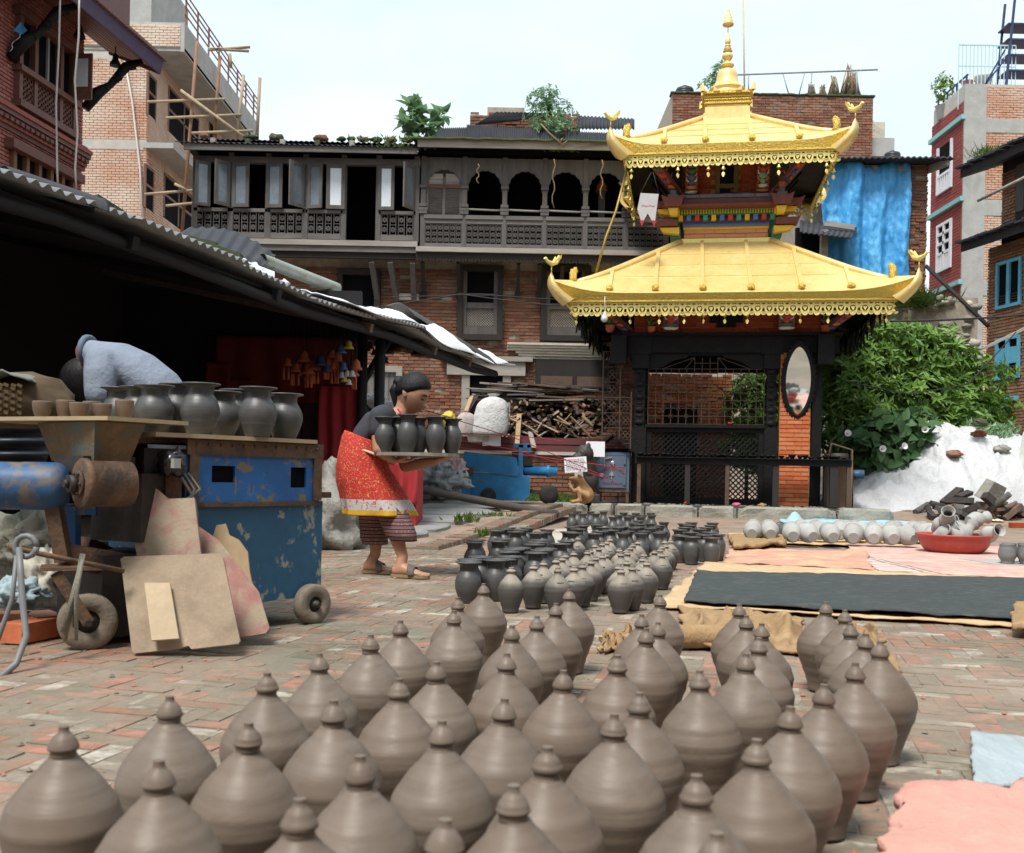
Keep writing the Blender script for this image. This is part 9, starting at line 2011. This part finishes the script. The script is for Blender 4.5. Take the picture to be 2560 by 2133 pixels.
# ================================================================ unseen houses closing the square, added to block low sky light
random.seed(95)
def sky_block_house(x0,x1,y0,y1,h,lab,col,nw,face):
    t=thing('sky_block_house',lab,'house',((x0+x1)/2,(y0+y1)/2,0)); m_=mat('court_brick_'+str(int(abs(x0*10))),col,.2,6,.9,.5,col2=c3(col,.6),amt=.35,sc2=1.5)
    obj('wall',MB().bb(x0,x1,y0,y1,0,h),m_,t); obj('roof',MB().prism([(x0-.7,h-.1),((x0+x1)/2,h+1.4),(x1+.7,h-.1)],y0-.6,y1+.6),M_ROOFD,t)
    for fl in range(int(h//2.7)):
        for k in range(nw):
            z=.9+fl*2.7
            if face=='y': cx=x0+(x1-x0)*(k+.5)/nw; w_=obj('window',MB().bb(cx-.5,cx+.5,y1,y1+.03,z,z+1.3),M_DARK,t); obj('frame',MB().bb(cx-.6,cx-.5,y1,y1+.1,z-.1,z+1.4).bb(cx+.5,cx+.6,y1,y1+.1,z-.1,z+1.4).bb(cx-.5,cx+.5,y1,y1+.1,z+1.3,z+1.4).bb(cx-.5,cx+.5,y1,y1+.12,z-.1,z),M_WOODD,w_)
            else: cy=y0+(y1-y0)*(k+.5)/nw; w_=obj('window',MB().bb(x0-.03,x0,cy-.5,cy+.5,z,z+1.3),M_DARK,t); obj('frame',MB().bb(x0-.1,x0,cy-.6,cy-.5,z-.1,z+1.4).bb(x0-.1,x0,cy+.5,cy+.6,z-.1,z+1.4).bb(x0-.1,x0,cy-.5,cy+.5,z+1.3,z+1.4).bb(x0-.12,x0,cy-.5,cy+.5,z-.1,z),M_WOODD,w_)
sky_block_house(-15,-2.2,-13,-6.5,8.6,'unseen brick house behind the photographer, added to block low sky light',(.26,.13,.085),5,'y')
sky_block_house(-1.2,9,-14,-7.5,9.4,'taller unseen brick house opposite the temple, added to block low sky light',(.32,.17,.11),4,'y')
sky_block_house(11.5,18,-6,10.5,8.2,'unseen brick house along the right side, added to block low sky light',(.28,.15,.10),5,'x')

# ---------------- broken brick wall and shrub seen through the temple grille
q0,q1=W(1575,1000,23.0),W(1830,1000,23.0); zr_=W(1750,925,23.0).z
ru=thing('brick_ruin','broken orange brick wall end standing behind the temple','wall',((q0.x+q1.x)/2,23.0,0)); obj('core',MB().bb(q0.x+.03,q1.x-.03,23.02,23.3,0,zr_-.15),M_MORT,ru)
brickwall(ru,(q0.x,23.0,.2),(1,0,0),(0,-1,0),q1.x-q0.x,zr_-.2,.075,.23,[],brickmat('orange_ruin',[(.52,.17,.07),(.58,.21,.10),(.48,.15,.06),(.55,.28,.16)],(.42,.24,.14),.25),brickmat('orange_ruin_single',[(.52,.17,.07),(.58,.21,.10),(.48,.15,.06),(.55,.28,.16)],(.42,.24,.14),.25,True),250,77,.03,.06)
sb=thing('rear_shrub','green shrub showing behind the temple grille beside the broken wall','shrub',(W(1870,1000,23.0).x,23.0,0)); mb=MB(); c=W(1872,1010,23.0); crown(mb,[((c.x,23.0,c.z),(.55,.4,.8)),((c.x+.2,23.0,c.z-.9),(.7,.4,.6)),((c.x+.6,23.2,c.z),(.5,.4,.9))],6000,.16,.06,96); obj('foliage',mb,M_LEAF,sb); obj('stem',MB().tube([(c.x,23.1,0),(c.x,23.1,c.z)],[.05,.02],6),M_WOODD,sb)

# ---------------- clay crumbs and grit strewn over the paving
random.seed(97); mb=MB()
for k in range(900):
    y=1.5+8.5*random.random()**1.2; x=rnd(-1,1)*(y*.5); r_=rnd(.003,.011); p=Vector((x,y,.004)); a=rnd(0,6)
    V=[p+Vector((r_*rnd(.7,1.3)*math.cos(a+j*1.26),r_*rnd(.7,1.3)*math.sin(a+j*1.26),0)) for j in range(5)]+[p+Vector((0,0,r_*rnd(.6,1.0)))]; mb.add(V,[(j,(j+1)%5,5) for j in range(5)],random.randrange(3))
o=obj('clay_crumbs',mb,[M_GROUND,mat('clay_bit',(.2,.16,.13),.3),mat('brick_bit',(.40,.16,.10),.3)],kind='stuff'); o['label']='crumbs of clay and brick grit strewn over the paving'; o['category']='grit'
